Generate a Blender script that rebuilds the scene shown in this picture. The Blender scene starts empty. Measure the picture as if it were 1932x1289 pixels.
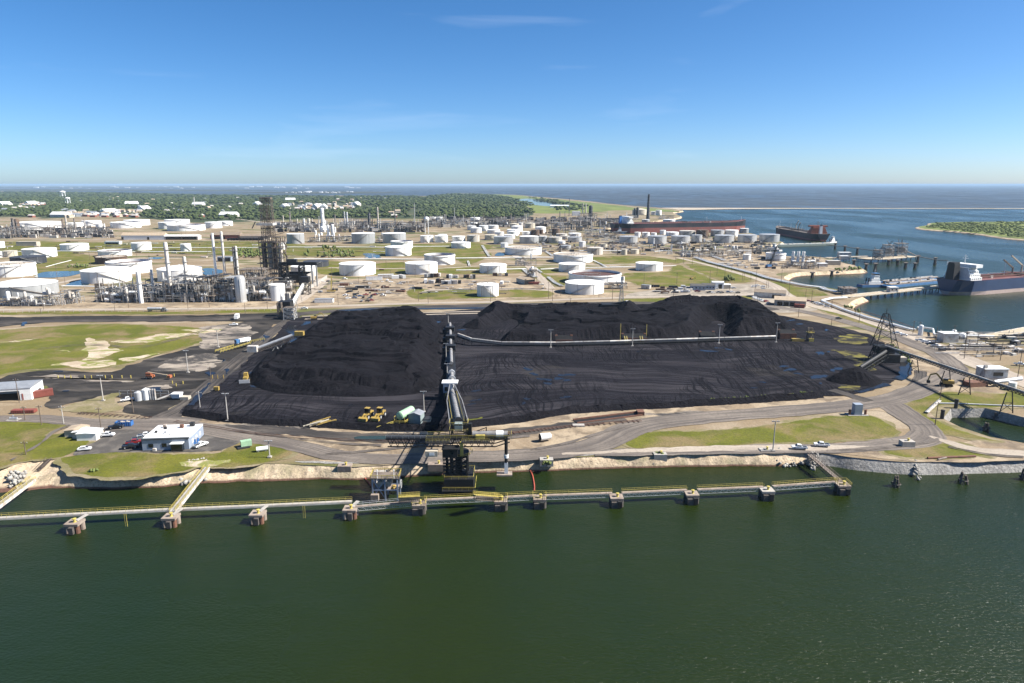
import bpy, math, random
import numpy as np
from mathutils import Vector, Matrix

sc = bpy.context.scene
COL = sc.collection
R = math.radians
# ---------------------------------------------------------------- camera
F, CX, CY, TH, CAMZ, LZ = 1288.0, 966.0, 644.5, R(12.97), 105.0, 4.0
cam = bpy.data.cameras.new('camera'); camo = bpy.data.objects.new('camera', cam); COL.objects.link(camo)
camo.location = (0, 0, CAMZ); camo.rotation_euler = (R(90) - TH, 0, 0)
cam.sensor_width = 36.0; cam.lens = 36.0 * F / 1932.0
cam.clip_start = 1.0; cam.clip_end = 600000.0
sc.camera = camo
# ---------------------------------------------------------------- light
SUN_EL, SUN_AZ = R(43), R(94)          # azimuth clockwise from +Y
w = bpy.data.worlds.new('World'); sc.world = w; w.use_nodes = True
nt = w.node_tree; nt.nodes.clear()
wo = nt.nodes.new('ShaderNodeOutputWorld'); bg = nt.nodes.new('ShaderNodeBackground'); sky = nt.nodes.new('ShaderNodeTexSky')
sky.sky_type = 'NISHITA'; sky.sun_disc = False; sky.sun_elevation = SUN_EL; sky.sun_rotation = SUN_AZ
sky.altitude = 0; sky.air_density = 0.62; sky.dust_density = 0.6; sky.ozone_density = 5.0
bg.inputs['Strength'].default_value = 0.067
hs = nt.nodes.new('ShaderNodeHueSaturation'); hs.inputs['Saturation'].default_value = 1.2; hs.inputs['Hue'].default_value = 0.498; nt.links.new(sky.outputs[0], hs.inputs['Color'])
# thin cirrus streaks laid over the sky colour
tc = nt.nodes.new('ShaderNodeTexCoord'); mp = nt.nodes.new('ShaderNodeMapping'); mp.inputs['Scale'].default_value = (1.6, 1.2, 11)
mp.inputs['Rotation'].default_value = (0, R(7), 0)
no = nt.nodes.new('ShaderNodeTexNoise'); no.inputs['Scale'].default_value = 1.7; no.inputs['Detail'].default_value = 7; no.inputs['Distortion'].default_value = 0.5
rp = nt.nodes.new('ShaderNodeMapRange'); rp.inputs[1].default_value = 0.57; rp.inputs[2].default_value = 0.9; rp.inputs[4].default_value = 0.2
mx = nt.nodes.new('ShaderNodeMix'); mx.data_type = 'RGBA'; mx.inputs[7].default_value = (7.5, 8.2, 9.0, 1)
nt.links.new(tc.outputs['Generated'], mp.inputs['Vector']); nt.links.new(mp.outputs[0], no.inputs['Vector'])
nt.links.new(no.outputs[0], rp.inputs[0]); nt.links.new(rp.outputs[0], mx.inputs[0]); nt.links.new(hs.outputs[0], mx.inputs[6])
nt.links.new(mx.outputs[2], bg.inputs['Color']); nt.links.new(bg.outputs[0], wo.inputs['Surface'])
sl = bpy.data.lights.new('sun', 'SUN'); so = bpy.data.objects.new('sun', sl); COL.objects.link(so)
sl.energy = 5.0; sl.angle = R(0.53); sl.color = (1.0, 0.95, 0.87)
sd = Vector((math.sin(SUN_AZ) * math.cos(SUN_EL), math.cos(SUN_AZ) * math.cos(SUN_EL), math.sin(SUN_EL)))
so.rotation_euler = sd.to_track_quat('Z', 'Y').to_euler(); so.location = sd * 500
vs = sc.view_settings; vs.view_transform = 'Standard'; vs.look = 'None'; vs.exposure = 1.3; vs.gamma = 1.0; vs.use_curve_mapping = False

# ---------------------------------------------------------------- helpers
def ray(px, py):
    u, v = (px - CX) / F, (py - CY) / F
    c, s = math.cos(TH), math.sin(TH)
    return u, c - v * s, -s - v * c
def G(px, py, z=LZ):                    # pixel -> point on the level plane z
    x, y, d = ray(px, py); t = (z - CAMZ) / d
    return Vector((x * t, y * t, z))
def atY(px, py, Y):                     # pixel -> point on the upright plane at distance Y
    x, y, d = ray(px, py); t = Y / y
    return Vector((x * t, Y, CAMZ + d * t))
ZO = dict(A=(0,330), B=(400,330), C=(800,330), D=(1150,330), E=(1532,330), a=(0,580), b=(400,540), c=(800,540), d=(1150,540), e=(1532,540),
          p=(0,760), q=(400,760), r=(660,700), s=(1000,760), t=(1300,760), u=(1532,700))
def zp(k, *pts):
    o = ZO[k]; return [(o[0] + x / 4.775, o[1] + y / 4.775) for x, y in pts]

MATS = {}
def nd(nt, t, **kw):
    n = nt.nodes.new(t)
    for k, v in kw.items(): setattr(n, k, v)
    return n
def mixc(nt, fac, a, b):
    m = nd(nt, 'ShaderNodeMix', data_type='RGBA')
    for sock, val in ((m.inputs[0], fac), (m.inputs[6], a), (m.inputs[7], b)):
        if isinstance(val, (tuple, list)): sock.default_value = (*val[:3], 1)
        elif isinstance(val, (int, float)): sock.default_value = val
        else: nt.links.new(val, sock)
    return m.outputs[2]
def noise(nt, vec, scale, detail=4, lo=0.35, hi=0.65, dist=0.0, rough=0.55):
    n = nd(nt, 'ShaderNodeTexNoise'); n.inputs['Scale'].default_value = scale; n.inputs['Detail'].default_value = detail
    n.inputs['Distortion'].default_value = dist; n.inputs['Roughness'].default_value = rough
    if vec is not None: nt.links.new(vec, n.inputs['Vector'])
    m = nd(nt, 'ShaderNodeMapRange'); m.inputs[1].default_value = lo; m.inputs[2].default_value = hi
    nt.links.new(n.outputs[0], m.inputs[0]); return m.outputs[0]
def scaled(nt, vec, s, rot=(0, 0, 0)):
    m = nd(nt, 'ShaderNodeMapping'); m.inputs['Scale'].default_value = s; m.inputs['Rotation'].default_value = rot
    nt.links.new(vec, m.inputs['Vector']); return m.outputs[0]
def base_mat(name, rough=0.7, metal=0.0):
    m = bpy.data.materials.new(name); m.use_nodes = True; nt = m.node_tree
    b = nt.nodes['Principled BSDF']; b.inputs['Roughness'].default_value = rough; b.inputs['Metallic'].default_value = metal
    g = nd(nt, 'ShaderNodeNewGeometry')
    MATS[name] = m
    return m, nt, b, g.outputs['Position']
def bump(nt, b, h, strength, dist):
    n = nd(nt, 'ShaderNodeBump'); n.inputs['Strength'].default_value = strength; n.inputs['Distance'].default_value = dist
    nt.links.new(h, n.inputs['Height']); nt.links.new(n.outputs[0], b.inputs['Normal'])
def mat(name, col, rough=0.7, metal=0.0, var=0.35, scale=0.4, col2=None, streak=False, fine=True):
    if name in MATS: return MATS[name]
    m, nt, b, P = base_mat(name, rough, metal)
    col, col2 = (c and tuple(x * (.82 if max(c) < .7 else .93) for x in c) for c in (col, col2))
    c2 = col2 or tuple(c * (1 - var) for c in col)
    v = scaled(nt, P, (1, 1, 0.12)) if streak else P
    c = mixc(nt, noise(nt, v, scale, 5, 0.42, 0.72), col, c2)
    if fine: c = mixc(nt, noise(nt, v, scale * 7, 3, 0.45, 0.8), c, tuple(x * (1 - var * .8) for x in col))
    nt.links.new(c, b.inputs['Base Color'])
    return m

class MB:
    def __init__(s): s.v = []; s.f = []; s.mi = []
    def add(s, vs, fs, mi=0):
        n = len(s.v); s.v.extend(vs); s.f.extend([tuple(i + n for i in f) for f in fs]); s.mi.extend([mi] * len(fs)); return s
    def box(s, c, size, rz=0.0, mi=0, taper=1.0):      # c = centre of the BASE
        hx, hy, hz = size[0] / 2, size[1] / 2, size[2]; cr, sr = math.cos(rz), math.sin(rz); vs = []
        for z, k in ((0, 1), (hz, taper)):
            for x, y in ((-hx, -hy), (hx, -hy), (hx, hy), (-hx, hy)):
                x *= k; y *= k
                vs.append((c[0] + x * cr - y * sr, c[1] + x * sr + y * cr, c[2] + z))
        return s.add(vs, [(0,3,2,1),(4,5,6,7),(0,1,5,4),(1,2,6,5),(2,3,7,6),(3,0,4,7)], mi)
    def beam(s, a, b, w, h=None, mi=0):
        a, b = Vector(a), Vector(b); h = h or w; d = (b - a)
        if d.length < 1e-6: return s
        d.normalize(); up = Vector((0, 0, 1)) if abs(d.z) < 0.95 else Vector((0, 1, 0))
        r = d.cross(up).normalized() * (w / 2); u = r.cross(d).normalized() * (h / 2)
        vs = [tuple(p + q) for p in (a, b) for q in (-r - u, r - u, r + u, -r + u)]
        return s.add(vs, [(0,1,2,3),(7,6,5,4),(0,4,5,1),(1,5,6,2),(2,6,7,3),(3,7,4,0)], mi)
    def cyl(s, a, b, r1, r2=None, n=10, caps=True, mi=0):
        a, b = Vector(a), Vector(b); r2 = r1 if r2 is None else r2; d = (b - a).normalized()
        up = Vector((0, 0, 1)) if abs(d.z) < 0.95 else Vector((1, 0, 0))
        x = d.cross(up).normalized(); y = d.cross(x)
        vs = []
        for p, rr in ((a, r1), (b, r2)):
            for i in range(n):
                t = 2 * math.pi * i / n; vs.append(tuple(p + x * (rr * math.cos(t)) + y * (rr * math.sin(t))))
        fs = [(i, i + n, (i + 1) % n + n, (i + 1) % n) for i in range(n)]
        if caps: fs += [tuple(range(n)), tuple(range(2 * n - 1, n - 1, -1))]
        return s.add(vs, fs, mi)
    def lathe(s, c, prof, n=24, mi=0):
        vs = []
        for r, z in prof:
            for i in range(n):
                t = 2 * math.pi * i / n; vs.append((c[0] + r * math.cos(t), c[1] + r * math.sin(t), c[2] + z))
        fs = []
        for k in range(len(prof) - 1):
            for i in range(n):
                j = (i + 1) % n; fs.append((k * n + i, k * n + j, (k + 1) * n + j, (k + 1) * n + i))
        return s.add(vs, fs, mi)
    def prism(s, poly, z0, z1, mi=0):
        n = len(poly); vs = [(p[0], p[1], z0) for p in poly] + [(p[0], p[1], z1) for p in poly]
        return s.add(vs, [tuple(range(n - 1, -1, -1)), tuple(range(n, 2 * n))] + [(i, (i + 1) % n, (i + 1) % n + n, i + n) for i in range(n)], mi)
    def gable(s, c, L, W, h, rise, rz=0, over=0.3):    # roof only, ridge along local x
        cr, sr = math.cos(rz), math.sin(rz); vs = []
        for x, y, z in ((-L/2-over,-W/2-over,h),(L/2+over,-W/2-over,h),(L/2+over,W/2+over,h),(-L/2-over,W/2+over,h),(-L/2-over,0,h+rise),(L/2+over,0,h+rise)):
            vs.append((c[0] + x * cr - y * sr, c[1] + x * sr + y * cr, c[2] + z))
        return s.add(vs, [(0,1,5,4),(2,3,4,5),(0,4,3),(1,2,5),(0,3,2,1)])
    def build(s, name, m, parent=None, smooth=False):
        off = Vector((0, 0, 0)); p = parent
        while p is not None: off = off + p.location; p = p.parent
        me = bpy.data.meshes.new(name)
        a = np.array(s.v, dtype=float).reshape(-1, 3) - np.array(off)
        me.from_pydata(a.tolist(), [], s.f)
        for mm in (m if isinstance(m, (list, tuple)) else [m]): me.materials.append(MATS[mm] if isinstance(mm, str) else mm)
        if isinstance(m, (list, tuple)): me.polygons.foreach_set('material_index', s.mi)
        if smooth: me.polygons.foreach_set('use_smooth', [True] * len(me.polygons)); me.set_sharp_from_angle(angle=R(40))
        me.update(); o = bpy.data.objects.new(name, me); COL.objects.link(o)
        if parent is not None: o.parent = parent
        return o
def tag(o, label=None, cat=None, group=None, kind=None):
    if label: o['label'] = label
    if cat: o['category'] = cat
    if group: o['group'] = group
    if kind: o['kind'] = kind
    return o
def thing(name, label, cat, loc=(0, 0, 0), group=None):
    o = bpy.data.objects.new(name, None); COL.objects.link(o); o.location = loc; o.empty_display_size = 0.5
    return tag(o, label, cat, group)
def copy_tree(o, parent=None):
    c = o.copy(); COL.objects.link(c); c.parent = parent
    for ch in o.children: copy_tree(ch, c)
    return c
def place(o, loc, rz, label=None, group=None, scale=None):
    o.location = loc; o.rotation_euler = (0, 0, rz)
    if scale: o.scale = (scale,) * 3
    return tag(o, label, None, group)
class Proto:                                       # first use moves the source itself, later uses copy it
    def __init__(s, root): s.root = root; s.used = False
    def put(s, loc, rz, label=None, group=None, scale=None):
        o = copy_tree(s.root) if s.used else s.root
        s.used = True
        return place(o, loc, rz, label, group, scale)

# numpy value noise
_rng = np.random.RandomState(7); _tab = _rng.rand(256, 256)
def vnoise(x, y):
    xi = np.floor(x).astype(int); yi = np.floor(y).astype(int); fx = x - xi; fy = y - yi
    fx = fx * fx * (3 - 2 * fx); fy = fy * fy * (3 - 2 * fy)
    g = lambda i, j: _tab[i & 255, j & 255]
    return (g(xi, yi) * (1 - fx) + g(xi + 1, yi) * fx) * (1 - fy) + (g(xi, yi + 1) * (1 - fx) + g(xi + 1, yi + 1) * fx) * fy - 0.5
def fbm(x, y, o=4):
    s = 0; a = 1.0
    for k in range(o): s = s + a * vnoise(x * 2 ** k + 13.7 * k, y * 2 ** k + 7.1 * k); a *= 0.5
    return s
def crom(P, n=6, closed=False):                    # Catmull-Rom through points
    P = [Vector(p) for p in P]; out = []; N = len(P)
    rngs = range(N if closed else N - 1)
    for i in rngs:
        g = lambda k: P[k % N] if closed else P[max(0, min(N - 1, k))]
        a, b, c, d = g(i - 1), g(i), g(i + 1), g(i + 2)
        for k in range(n):
            t = k / n
            out.append(0.5 * ((2 * b) + (c - a) * t + (2 * a - 5 * b + 4 * c - d) * t * t + (3 * b - a - 3 * c + d) * t ** 3))
    if not closed: out.append(P[-1])
    return out
def resample(P, step, closed=True):
    out = []; N = len(P)
    for i in range(N if closed else N - 1):
        a, b = P[i], P[(i + 1) % N]; n = max(1, int((b - a).length / step))
        for k in range(n): out.append(a + (b - a) * (k / n))
    if not closed: out.append(P[-1])
    return out
def organic(pts, z, rough=1.0, smooth=True):       # world outline with a frayed edge
    W = [G(x, y, z) for x, y in pts]
    if smooth: W = crom(W, 5, True)
    d = sum((p.length for p in W)) / len(W); st = max(0.7, d / 330)
    W = resample(W, st, True); out = []
    for p in W:
        k = st * 1.6 * rough
        nx = fbm(np.array(p.x / (st * 5)), np.array(p.y / (st * 5)), 4); ny = fbm(np.array(p.x / (st * 5) + 91), np.array(p.y / (st * 5) + 37), 4)
        k2 = k * 2.2; mx_, my_ = fbm(np.array(p.x / (st * 24) + 7), np.array(p.y / (st * 24)), 3), fbm(np.array(p.x / (st * 24) + 31), np.array(p.y / (st * 24) + 17), 3)
        out.append(Vector((p.x + float(nx) * k + float(mx_) * k2, p.y + float(ny) * k + float(my_) * k2, z)))
    return out
NSH = [0]
def sheet(name, pts, dz, m, rough=1.0, smooth=True, kind='structure', label=None, cat=None, parent=None, fringe=None):
    NSH[0] += 1; dz = dz + 0.0011 * NSH[0]                # every sheet lies a little above the one before
    W = organic(pts, LZ + dz, rough, smooth); b = MB(); b.add([tuple(p) for p in W], [tuple(range(len(W)))])
    area = sum(W[i].x * W[i - 1].y - W[i - 1].x * W[i].y for i in range(len(W)))
    if area > 0: b.f = [tuple(reversed(b.f[0]))]
    if fringe:                                     # thin worn margin round the patch
        N = len(W); sg = 1 if area > 0 else -1; q = []
        for i in range(N):
            t = W[(i + 3) % N] - W[i - 3]; t.z = 0; t.normalize(); k = fringe * (1.0 + 1.8 * float(fbm(np.array(W[i].x / 7), np.array(W[i].y / 7), 3)))
            q.append((W[i].x - t.y * sg * k, W[i].y + t.x * sg * k, LZ + dz - .025))
        f = MB(); f.add(q, [tuple(range(N))]); o = f.build('worn_margin', 'dry_grass')
        if o.data.polygons[0].normal.z < 0: o.data.flip_normals()
        tag(o, None, None, None, 'structure')
    o = b.build(name, m, parent)
    return tag(o, label, cat, None, kind) if parent is None else o
def road(name, pts, width, dz, m, rough=0.25, label=None):
    NSH[0] += 1; dz = dz + 0.0011 * NSH[0]
    W = crom([G(x, y, LZ + dz) for x, y in pts], 10); W = resample(W, 3.0, False); b = MB(); vs = []; uv = []; L = 0
    ws = width if isinstance(width, (list, tuple)) else [width, width]
    for i, p in enumerate(W):
        t = (W[min(i + 1, len(W) - 1)] - W[max(i - 1, 0)]); t.z = 0; t.normalize(); nrm = Vector((-t.y, t.x, 0))
        f = i / (len(W) - 1) * (len(ws) - 1); k = min(int(f), len(ws) - 2); wd = ws[k] + (ws[k + 1] - ws[k]) * (f - k)
        if i: L += (p - W[i - 1]).length
        for sgn in (1, -1):
            j = rough * float(fbm(np.array(L / 6.0 + 50 * sgn), np.array(sgn * 11.0 + p.x * 0.01), 4)) * 2
            q = p + nrm * (sgn * wd / 2 + j); vs.append((q.x, q.y, q.z)); uv.append(((1 + sgn) / 2, L / 10))
    fs = [(2 * i, 2 * i + 1, 2 * i + 3, 2 * i + 2) for i in range(len(W) - 1)]
    b.add(vs, fs); o = b.build(name, m)
    ul = o.data.uv_layers.new(name='UVMap')
    for lp in o.data.loops: ul.data[lp.index].uv = uv[lp.vertex_index]
    return tag(o, label, None, None, 'structure')
def poly_sd(X, Y, poly):                           # signed distance (+ inside) and arc length of the nearest outline point
    P = np.array([(p.x, p.y) for p in poly]); best = np.full(X.shape, 1e18); arc = np.zeros(X.shape); ins = np.zeros(X.shape, bool); L = 0.0
    for i in range(len(P)):
        a, b = P[i], P[(i + 1) % len(P)]; d = b - a; l2 = float(d @ d) + 1e-12
        t = np.clip(((X - a[0]) * d[0] + (Y - a[1]) * d[1]) / l2, 0, 1)
        q = (X - a[0] - t * d[0]) ** 2 + (Y - a[1] - t * d[1]) ** 2
        m = q < best; best = np.where(m, q, best); arc = np.where(m, L + t * math.sqrt(l2), arc); L += math.sqrt(l2)
        c = ((a[1] > Y) != (b[1] > Y)) & (X < (b[0] - a[0]) * (Y - a[1]) / (b[1] - a[1] + 1e-12) + a[0]); ins ^= c
    s = np.sqrt(best); return np.where(ins, s, -s), arc
# ---------------------------------------------------------------- materials
def water_mat(name, col, rough, wscale, wdist, col2, big=0.004):
    m, nt, b, P = base_mat(name, rough)
    nt.links.new(mixc(nt, noise(nt, scaled(nt, P, (1, 0.5, 1)), big, 5, 0.38, 0.62, 0.6), col, col2), b.inputs['Base Color'])
    b.inputs['IOR'].default_value = 1.33; b.inputs['Specular IOR Level'].default_value = 0.38
    v = scaled(nt, P, (1.0, 1.9, 1.0), (0, 0, R(18)))
    n1 = nd(nt, 'ShaderNodeTexNoise'); n1.inputs['Scale'].default_value = wscale; n1.inputs['Detail'].default_value = 5; n1.inputs['Roughness'].default_value = 0.62
    n1.inputs['Distortion'].default_value = 0.35
    nt.links.new(v, n1.inputs['Vector']); n2 = nd(nt, 'ShaderNodeTexNoise'); n2.inputs['Scale'].default_value = wscale * 0.09; n2.inputs['Detail'].default_value = 3
    nt.links.new(v, n2.inputs['Vector']); mu = nd(nt, 'ShaderNodeMath', operation='MULTIPLY_ADD'); mu.inputs[1].default_value = 1.6
    nt.links.new(n2.outputs[0], mu.inputs[0]); nt.links.new(n1.outputs[0], mu.inputs[2]); bump(nt, b, mu.outputs[0], 1.0, wdist)
    rr = nd(nt, 'ShaderNodeMapRange'); nt.links.new(noise(nt, scaled(nt, P, (1, 0.35, 1)), 0.006, 4, 0.35, 0.65, 0.8), rr.inputs[0])
    rr.inputs[3].default_value = rough; rr.inputs[4].default_value = rough * 1.9; nt.links.new(rr.outputs[0], b.inputs['Roughness'])
water_mat('harbour_water', (0.0115, 0.0185, 0.0014), 0.18, 0.75, 0.32, (0.0075, 0.0165, 0.0040))
water_mat('bay_water', (0.050, 0.056, 0.058), 0.3, 0.3, 0.5, (0.036, 0.044, 0.049), 0.0007)
water_mat('pond_water', (0.02, 0.035, 0.03), 0.05, 0.8, 0.04, (0.03, 0.04, 0.03))
m, nt, b, P = base_mat('puddle_water', 0.12); b.inputs['Base Color'].default_value = (0.012, 0.012, 0.013, 1); b.inputs['IOR'].default_value = 1.28; b.inputs['Specular IOR Level'].default_value = 0.33
b.inputs['Specular Tint'].default_value = (1, 1, 1, 1)

def ground_mat(name, c1, c2, c3, s1, s2, lo=0.45, hi=0.6, bs=0.3, bd=0.3, rough=0.95, spk=0.25, stretch=(1, 1, 1)):
    c1, c2, c3 = (tuple(x * .77 for x in c) for c in (c1, c2, c3))
    m, nt, b, P = base_mat(name, rough); b.inputs['Specular IOR Level'].default_value = 0.2
    v = scaled(nt, P, stretch)
    c = mixc(nt, noise(nt, v, s1, 6, lo, hi, 0.6), c1, c2)
    c = mixc(nt, noise(nt, v, s2, 6, 0.48, 0.64, 0.4), c, c3)
    sp = noise(nt, P, 1.3, 4, 0.3, 0.75, 0, 0.7)
    c = mixc(nt, sp, c, mixc(nt, spk, c, (0.02, 0.018, 0.012)))
    nt.links.new(c, b.inputs['Base Color'])
    if bs: bump(nt, b, noise(nt, P, 0.9, 5, 0, 1, 0, 0.65), bs, bd)
    return m
ground_mat('land', (0.30, 0.225, 0.14), (0.135, 0.14, 0.042), (0.43, 0.35, 0.25), 0.014, 0.034, 0.5, 0.6, spk=0.45, stretch=(0.6, 1.3, 1))
ground_mat('sand', (0.47, 0.375, 0.26), (0.33, 0.25, 0.165), (0.22, 0.17, 0.12), 0.05, 0.13, bs=0.6, spk=0.4)
ground_mat('pale_sand', (0.62, 0.54, 0.43), (0.46, 0.38, 0.285), (0.30, 0.25, 0.19), 0.07, 0.2, bs=0.4)
ground_mat('gravel', (0.36, 0.31, 0.25), (0.27, 0.235, 0.19), (0.44, 0.39, 0.32), 0.05, 0.13)
ground_mat('grass', (0.115, 0.130, 0.010), (0.180, 0.178, 0.020), (0.25, 0.19, 0.085), 0.035, 0.05, 0.4, 0.65, bs=0.8, bd=0.3, spk=0.55)
ground_mat('dry_grass', (0.19, 0.17, 0.07), (0.27, 0.23, 0.12), (0.33, 0.27, 0.18), 0.06, 0.11, bs=0.6, spk=0.4)
ground_mat('meadow', (0.17, 0.21, 0.05), (0.22, 0.25, 0.065), (0.11, 0.14, 0.04), 0.004, 0.012, 0.4, 0.65, bs=0)
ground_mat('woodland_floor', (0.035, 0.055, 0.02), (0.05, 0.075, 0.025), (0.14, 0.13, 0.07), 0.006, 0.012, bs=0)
ground_mat('marsh', (0.07, 0.075, 0.05), (0.10, 0.095, 0.06), (0.05, 0.06, 0.05), 0.0015, 0.004, bs=0)
ground_mat('asphalt', (0.095, 0.087, 0.081), (0.06, 0.056, 0.054), (0.17, 0.153, 0.136), 0.06, 0.18, bs=0.2, spk=0.3)
ground_mat('coal_dirt', (0.030, 0.027, 0.026), (0.10, 0.086, 0.074), (0.013, 0.012, 0.012), 0.045, 0.09, 0.5, 0.62, bs=0.5, spk=0.4, stretch=(0.5, 1.3, 1))
ground_mat('riprap', (0.40, 0.385, 0.36), (0.30, 0.285, 0.265), (0.48, 0.46, 0.43), 0.08, 0.9, bs=1.0, bd=0.5, spk=0.5)
ground_mat('stone', (0.46, 0.44, 0.40), (0.33, 0.31, 0.28), (0.55, 0.52, 0.47), 0.3, 1.1, bs=0.6, spk=0.4)
# sandy bank: wet and dark along the waterline, eroded streaks running down
m, nt, b, P = base_mat('bank_sand', 0.95); b.inputs['Specular IOR Level'].default_value = 0.15
c = mixc(nt, noise(nt, scaled(nt, P, (1, 0.3, 0.5)), 0.35, 6, 0.42, 0.65, 0.5), (0.50, 0.40, 0.28), (0.34, 0.265, 0.18))
c = mixc(nt, noise(nt, P, 0.09, 5, 0.5, 0.66, 0.4), c, (0.24, 0.21, 0.13))
c = mixc(nt, noise(nt, P, 1.4, 4, 0.5, 0.75), c, (0.16, 0.13, 0.10))
sx = nd(nt, 'ShaderNodeSeparateXYZ'); nt.links.new(P, sx.inputs[0]); mr = nd(nt, 'ShaderNodeMapRange'); mr.inputs[1].default_value = 0.75; mr.inputs[2].default_value = 0.35
nt.links.new(sx.outputs[2], mr.inputs[0]); c = mixc(nt, mr.outputs[0], c, (0.10, 0.055, 0.04)); nt.links.new(c, b.inputs['Base Color'])
bump(nt, b, noise(nt, P, 0.8, 6, 0, 1, 0.3, 0.65), 0.8, 0.5)
# packed road with wheel tracks along its UV
def road_mat(name, c1, c2, c3):
    c1, c2, c3 = (tuple(x * .85 for x in c) for c in (c1, c2, c3))
    m, nt, b, P = base_mat(name, 0.92); b.inputs['Specular IOR Level'].default_value = 0.2
    uv = nd(nt, 'ShaderNodeUVMap'); uv.uv_map = 'UVMap'
    c = mixc(nt, noise(nt, P, 0.05, 5, 0.4, 0.65, 0.4), c1, c2)
    st = noise(nt, scaled(nt, uv.outputs[0], (9, 0.16, 1)), 1.0, 5, 0.42, 0.66, 0.3)
    c = mixc(nt, st, c, c3); c = mixc(nt, noise(nt, P, 0.9, 5, 0.5, 0.85), c, tuple(x * .55 for x in c1)); nt.links.new(c, b.inputs['Base Color'])
    bump(nt, b, st, 0.4, 0.15)
road_mat('road', (0.150, 0.128, 0.110), (0.22, 0.188, 0.158), (0.09, 0.078, 0.071))
road_mat('pale_road', (0.37, 0.315, 0.255), (0.44, 0.38, 0.31), (0.28, 0.235, 0.19))
road_mat('coal_road', (0.055, 0.049, 0.045), (0.12, 0.103, 0.088), (0.024, 0.022, 0.022))
# coal: flat yard (dozer tracks) and piles
def warp(nt, P, sc_, amp):
    n = nd(nt, 'ShaderNodeTexNoise'); n.inputs['Scale'].default_value = sc_; n.inputs['Detail'].default_value = 2; nt.links.new(P, n.inputs['Vector'])
    v = nd(nt, 'ShaderNodeVectorMath', operation='MULTIPLY_ADD'); nt.links.new(n.outputs['Color'], v.inputs[0]); v.inputs[1].default_value = (amp,) * 3; nt.links.new(P, v.inputs[2]); return v.outputs[0]
def coal_mat(name, tracks):
    m, nt, b, P = base_mat(name, 0.95); b.inputs['Specular IOR Level'].default_value = 0.06
    k = 1.3 if tracks else 0.72; g = lambda *c: tuple(x * k for x in c)
    c = mixc(nt, noise(nt, P, 0.03, 6, 0.36, 0.66, 0.8), g(0.0130, 0.0124, 0.0158), g(0.0058, 0.0056, 0.0074))
    c = mixc(nt, noise(nt, scaled(nt, P, (1, 1.6, 1)), 0.5, 5, 0.48, 0.78), c, g(0.0200, 0.0190, 0.0230))
    if tracks:
        W = warp(nt, P, 0.011, 55); W2 = warp(nt, P, 0.02, 30)
        t1 = noise(nt, scaled(nt, W, (0.016, 0.55, 0)), 1.0, 6, 0.47, 0.6, 0.2, 0.65)
        t2 = noise(nt, scaled(nt, W2, (0.5, 0.016, 0), (0, 0, R(30))), 1.0, 6, 0.48, 0.58, 0.2, 0.65)
        t4 = noise(nt, scaled(nt, W, (0.9, 0.03, 0), (0, 0, R(-52))), 1.0, 5, 0.5, 0.6, 0.2)
        def both(a, mask):
            q = nd(nt, 'ShaderNodeMath', operation='MULTIPLY'); nt.links.new(a, q.inputs[0]); nt.links.new(mask, q.inputs[1]); return q.outputs[0]
        m2 = both(t2, noise(nt, P, 0.010, 3, 0.47, 0.53)); m4 = both(t4, noise(nt, P, 0.014, 3, 0.52, 0.56))
        c = mixc(nt, noise(nt, scaled(nt, W, (0.2, 1.6, 1)), 0.05, 5, 0.45, 0.62), c, g(0.0265, 0.0248, 0.0285))
        c = mixc(nt, t1, c, g(0.0062, 0.0060, 0.0078)); c = mixc(nt, m2, c, g(0.0055, 0.0053, 0.007)); c = mixc(nt, m4, c, g(0.005, 0.005, 0.0065))
        c = mixc(nt, noise(nt, P, 0.022, 5, 0.62, 0.72, 0.5), c, (0.034, 0.031, 0.029))
        h = nd(nt, 'ShaderNodeMath', operation='ADD'); nt.links.new(t1, h.inputs[0]); nt.links.new(m2, h.inputs[1]); h2 = nd(nt, 'ShaderNodeMath', operation='ADD'); nt.links.new(h.outputs[0], h2.inputs[0]); nt.links.new(m4, h2.inputs[1]); bump(nt, b, h2.outputs[0], 0.8, -0.22)
    else: bump(nt, b, noise(nt, P, 0.7, 6, 0, 1, 0.3, 0.7), 0.9, 0.8)
    nt.links.new(c, b.inputs['Base Color'])
coal_mat('coal_yard', True); coal_mat('coal', False)
def patchy(name, ca, cb, cc, sc_, lo, hi):
    m, nt, b, P = base_mat(name, 0.95); b.inputs['Specular IOR Level'].default_value = 0.15
    c = mixc(nt, noise(nt, P, 0.12, 5, 0.4, 0.65), ca, cb); c = mixc(nt, noise(nt, scaled(nt, P, (.6, 1.2, 1)), sc_, 7, lo, hi, 0.9, 0.68), c, cc); c = mixc(nt, noise(nt, P, 1.4, 4, 0.5, 0.8), c, tuple(x * .5 for x in ca)); nt.links.new(c, b.inputs['Base Color']); bump(nt, b, noise(nt, P, 0.9, 5, 0, 1), 0.5, 0.3)
patchy('weedy_coal', (0.15, 0.135, 0.03), (0.10, 0.085, 0.03), (0.013, 0.0125, 0.015), 0.14, 0.44, 0.52)
patchy('patchy_sand', (0.43, 0.36, 0.275), (0.32, 0.255, 0.18), (0.17, 0.18, 0.045), 0.10, 0.5, 0.56)
patchy('patchy_dust', (0.30, 0.26, 0.21), (0.20, 0.17, 0.145), (0.04, 0.037, 0.036), 0.06, 0.46, 0.56)
def leaf_mat(name, c1, c2, c3):
    m, nt, b, P = base_mat(name, 0.8); b.inputs['Specular IOR Level'].default_value = 0.2
    at = nd(nt, 'ShaderNodeAttribute'); at.attribute_name = 'tint'
    c = mixc(nt, at.outputs['Fac'], c1, c2); c = mixc(nt, noise(nt, P, 0.02, 4, 0.45, 0.65), c, c3); nt.links.new(c, b.inputs['Base Color'])
leaf_mat('leaves', (0.015, 0.029, 0.009), (0.068, 0.086, 0.025), (0.042, 0.056, 0.019))
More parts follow.
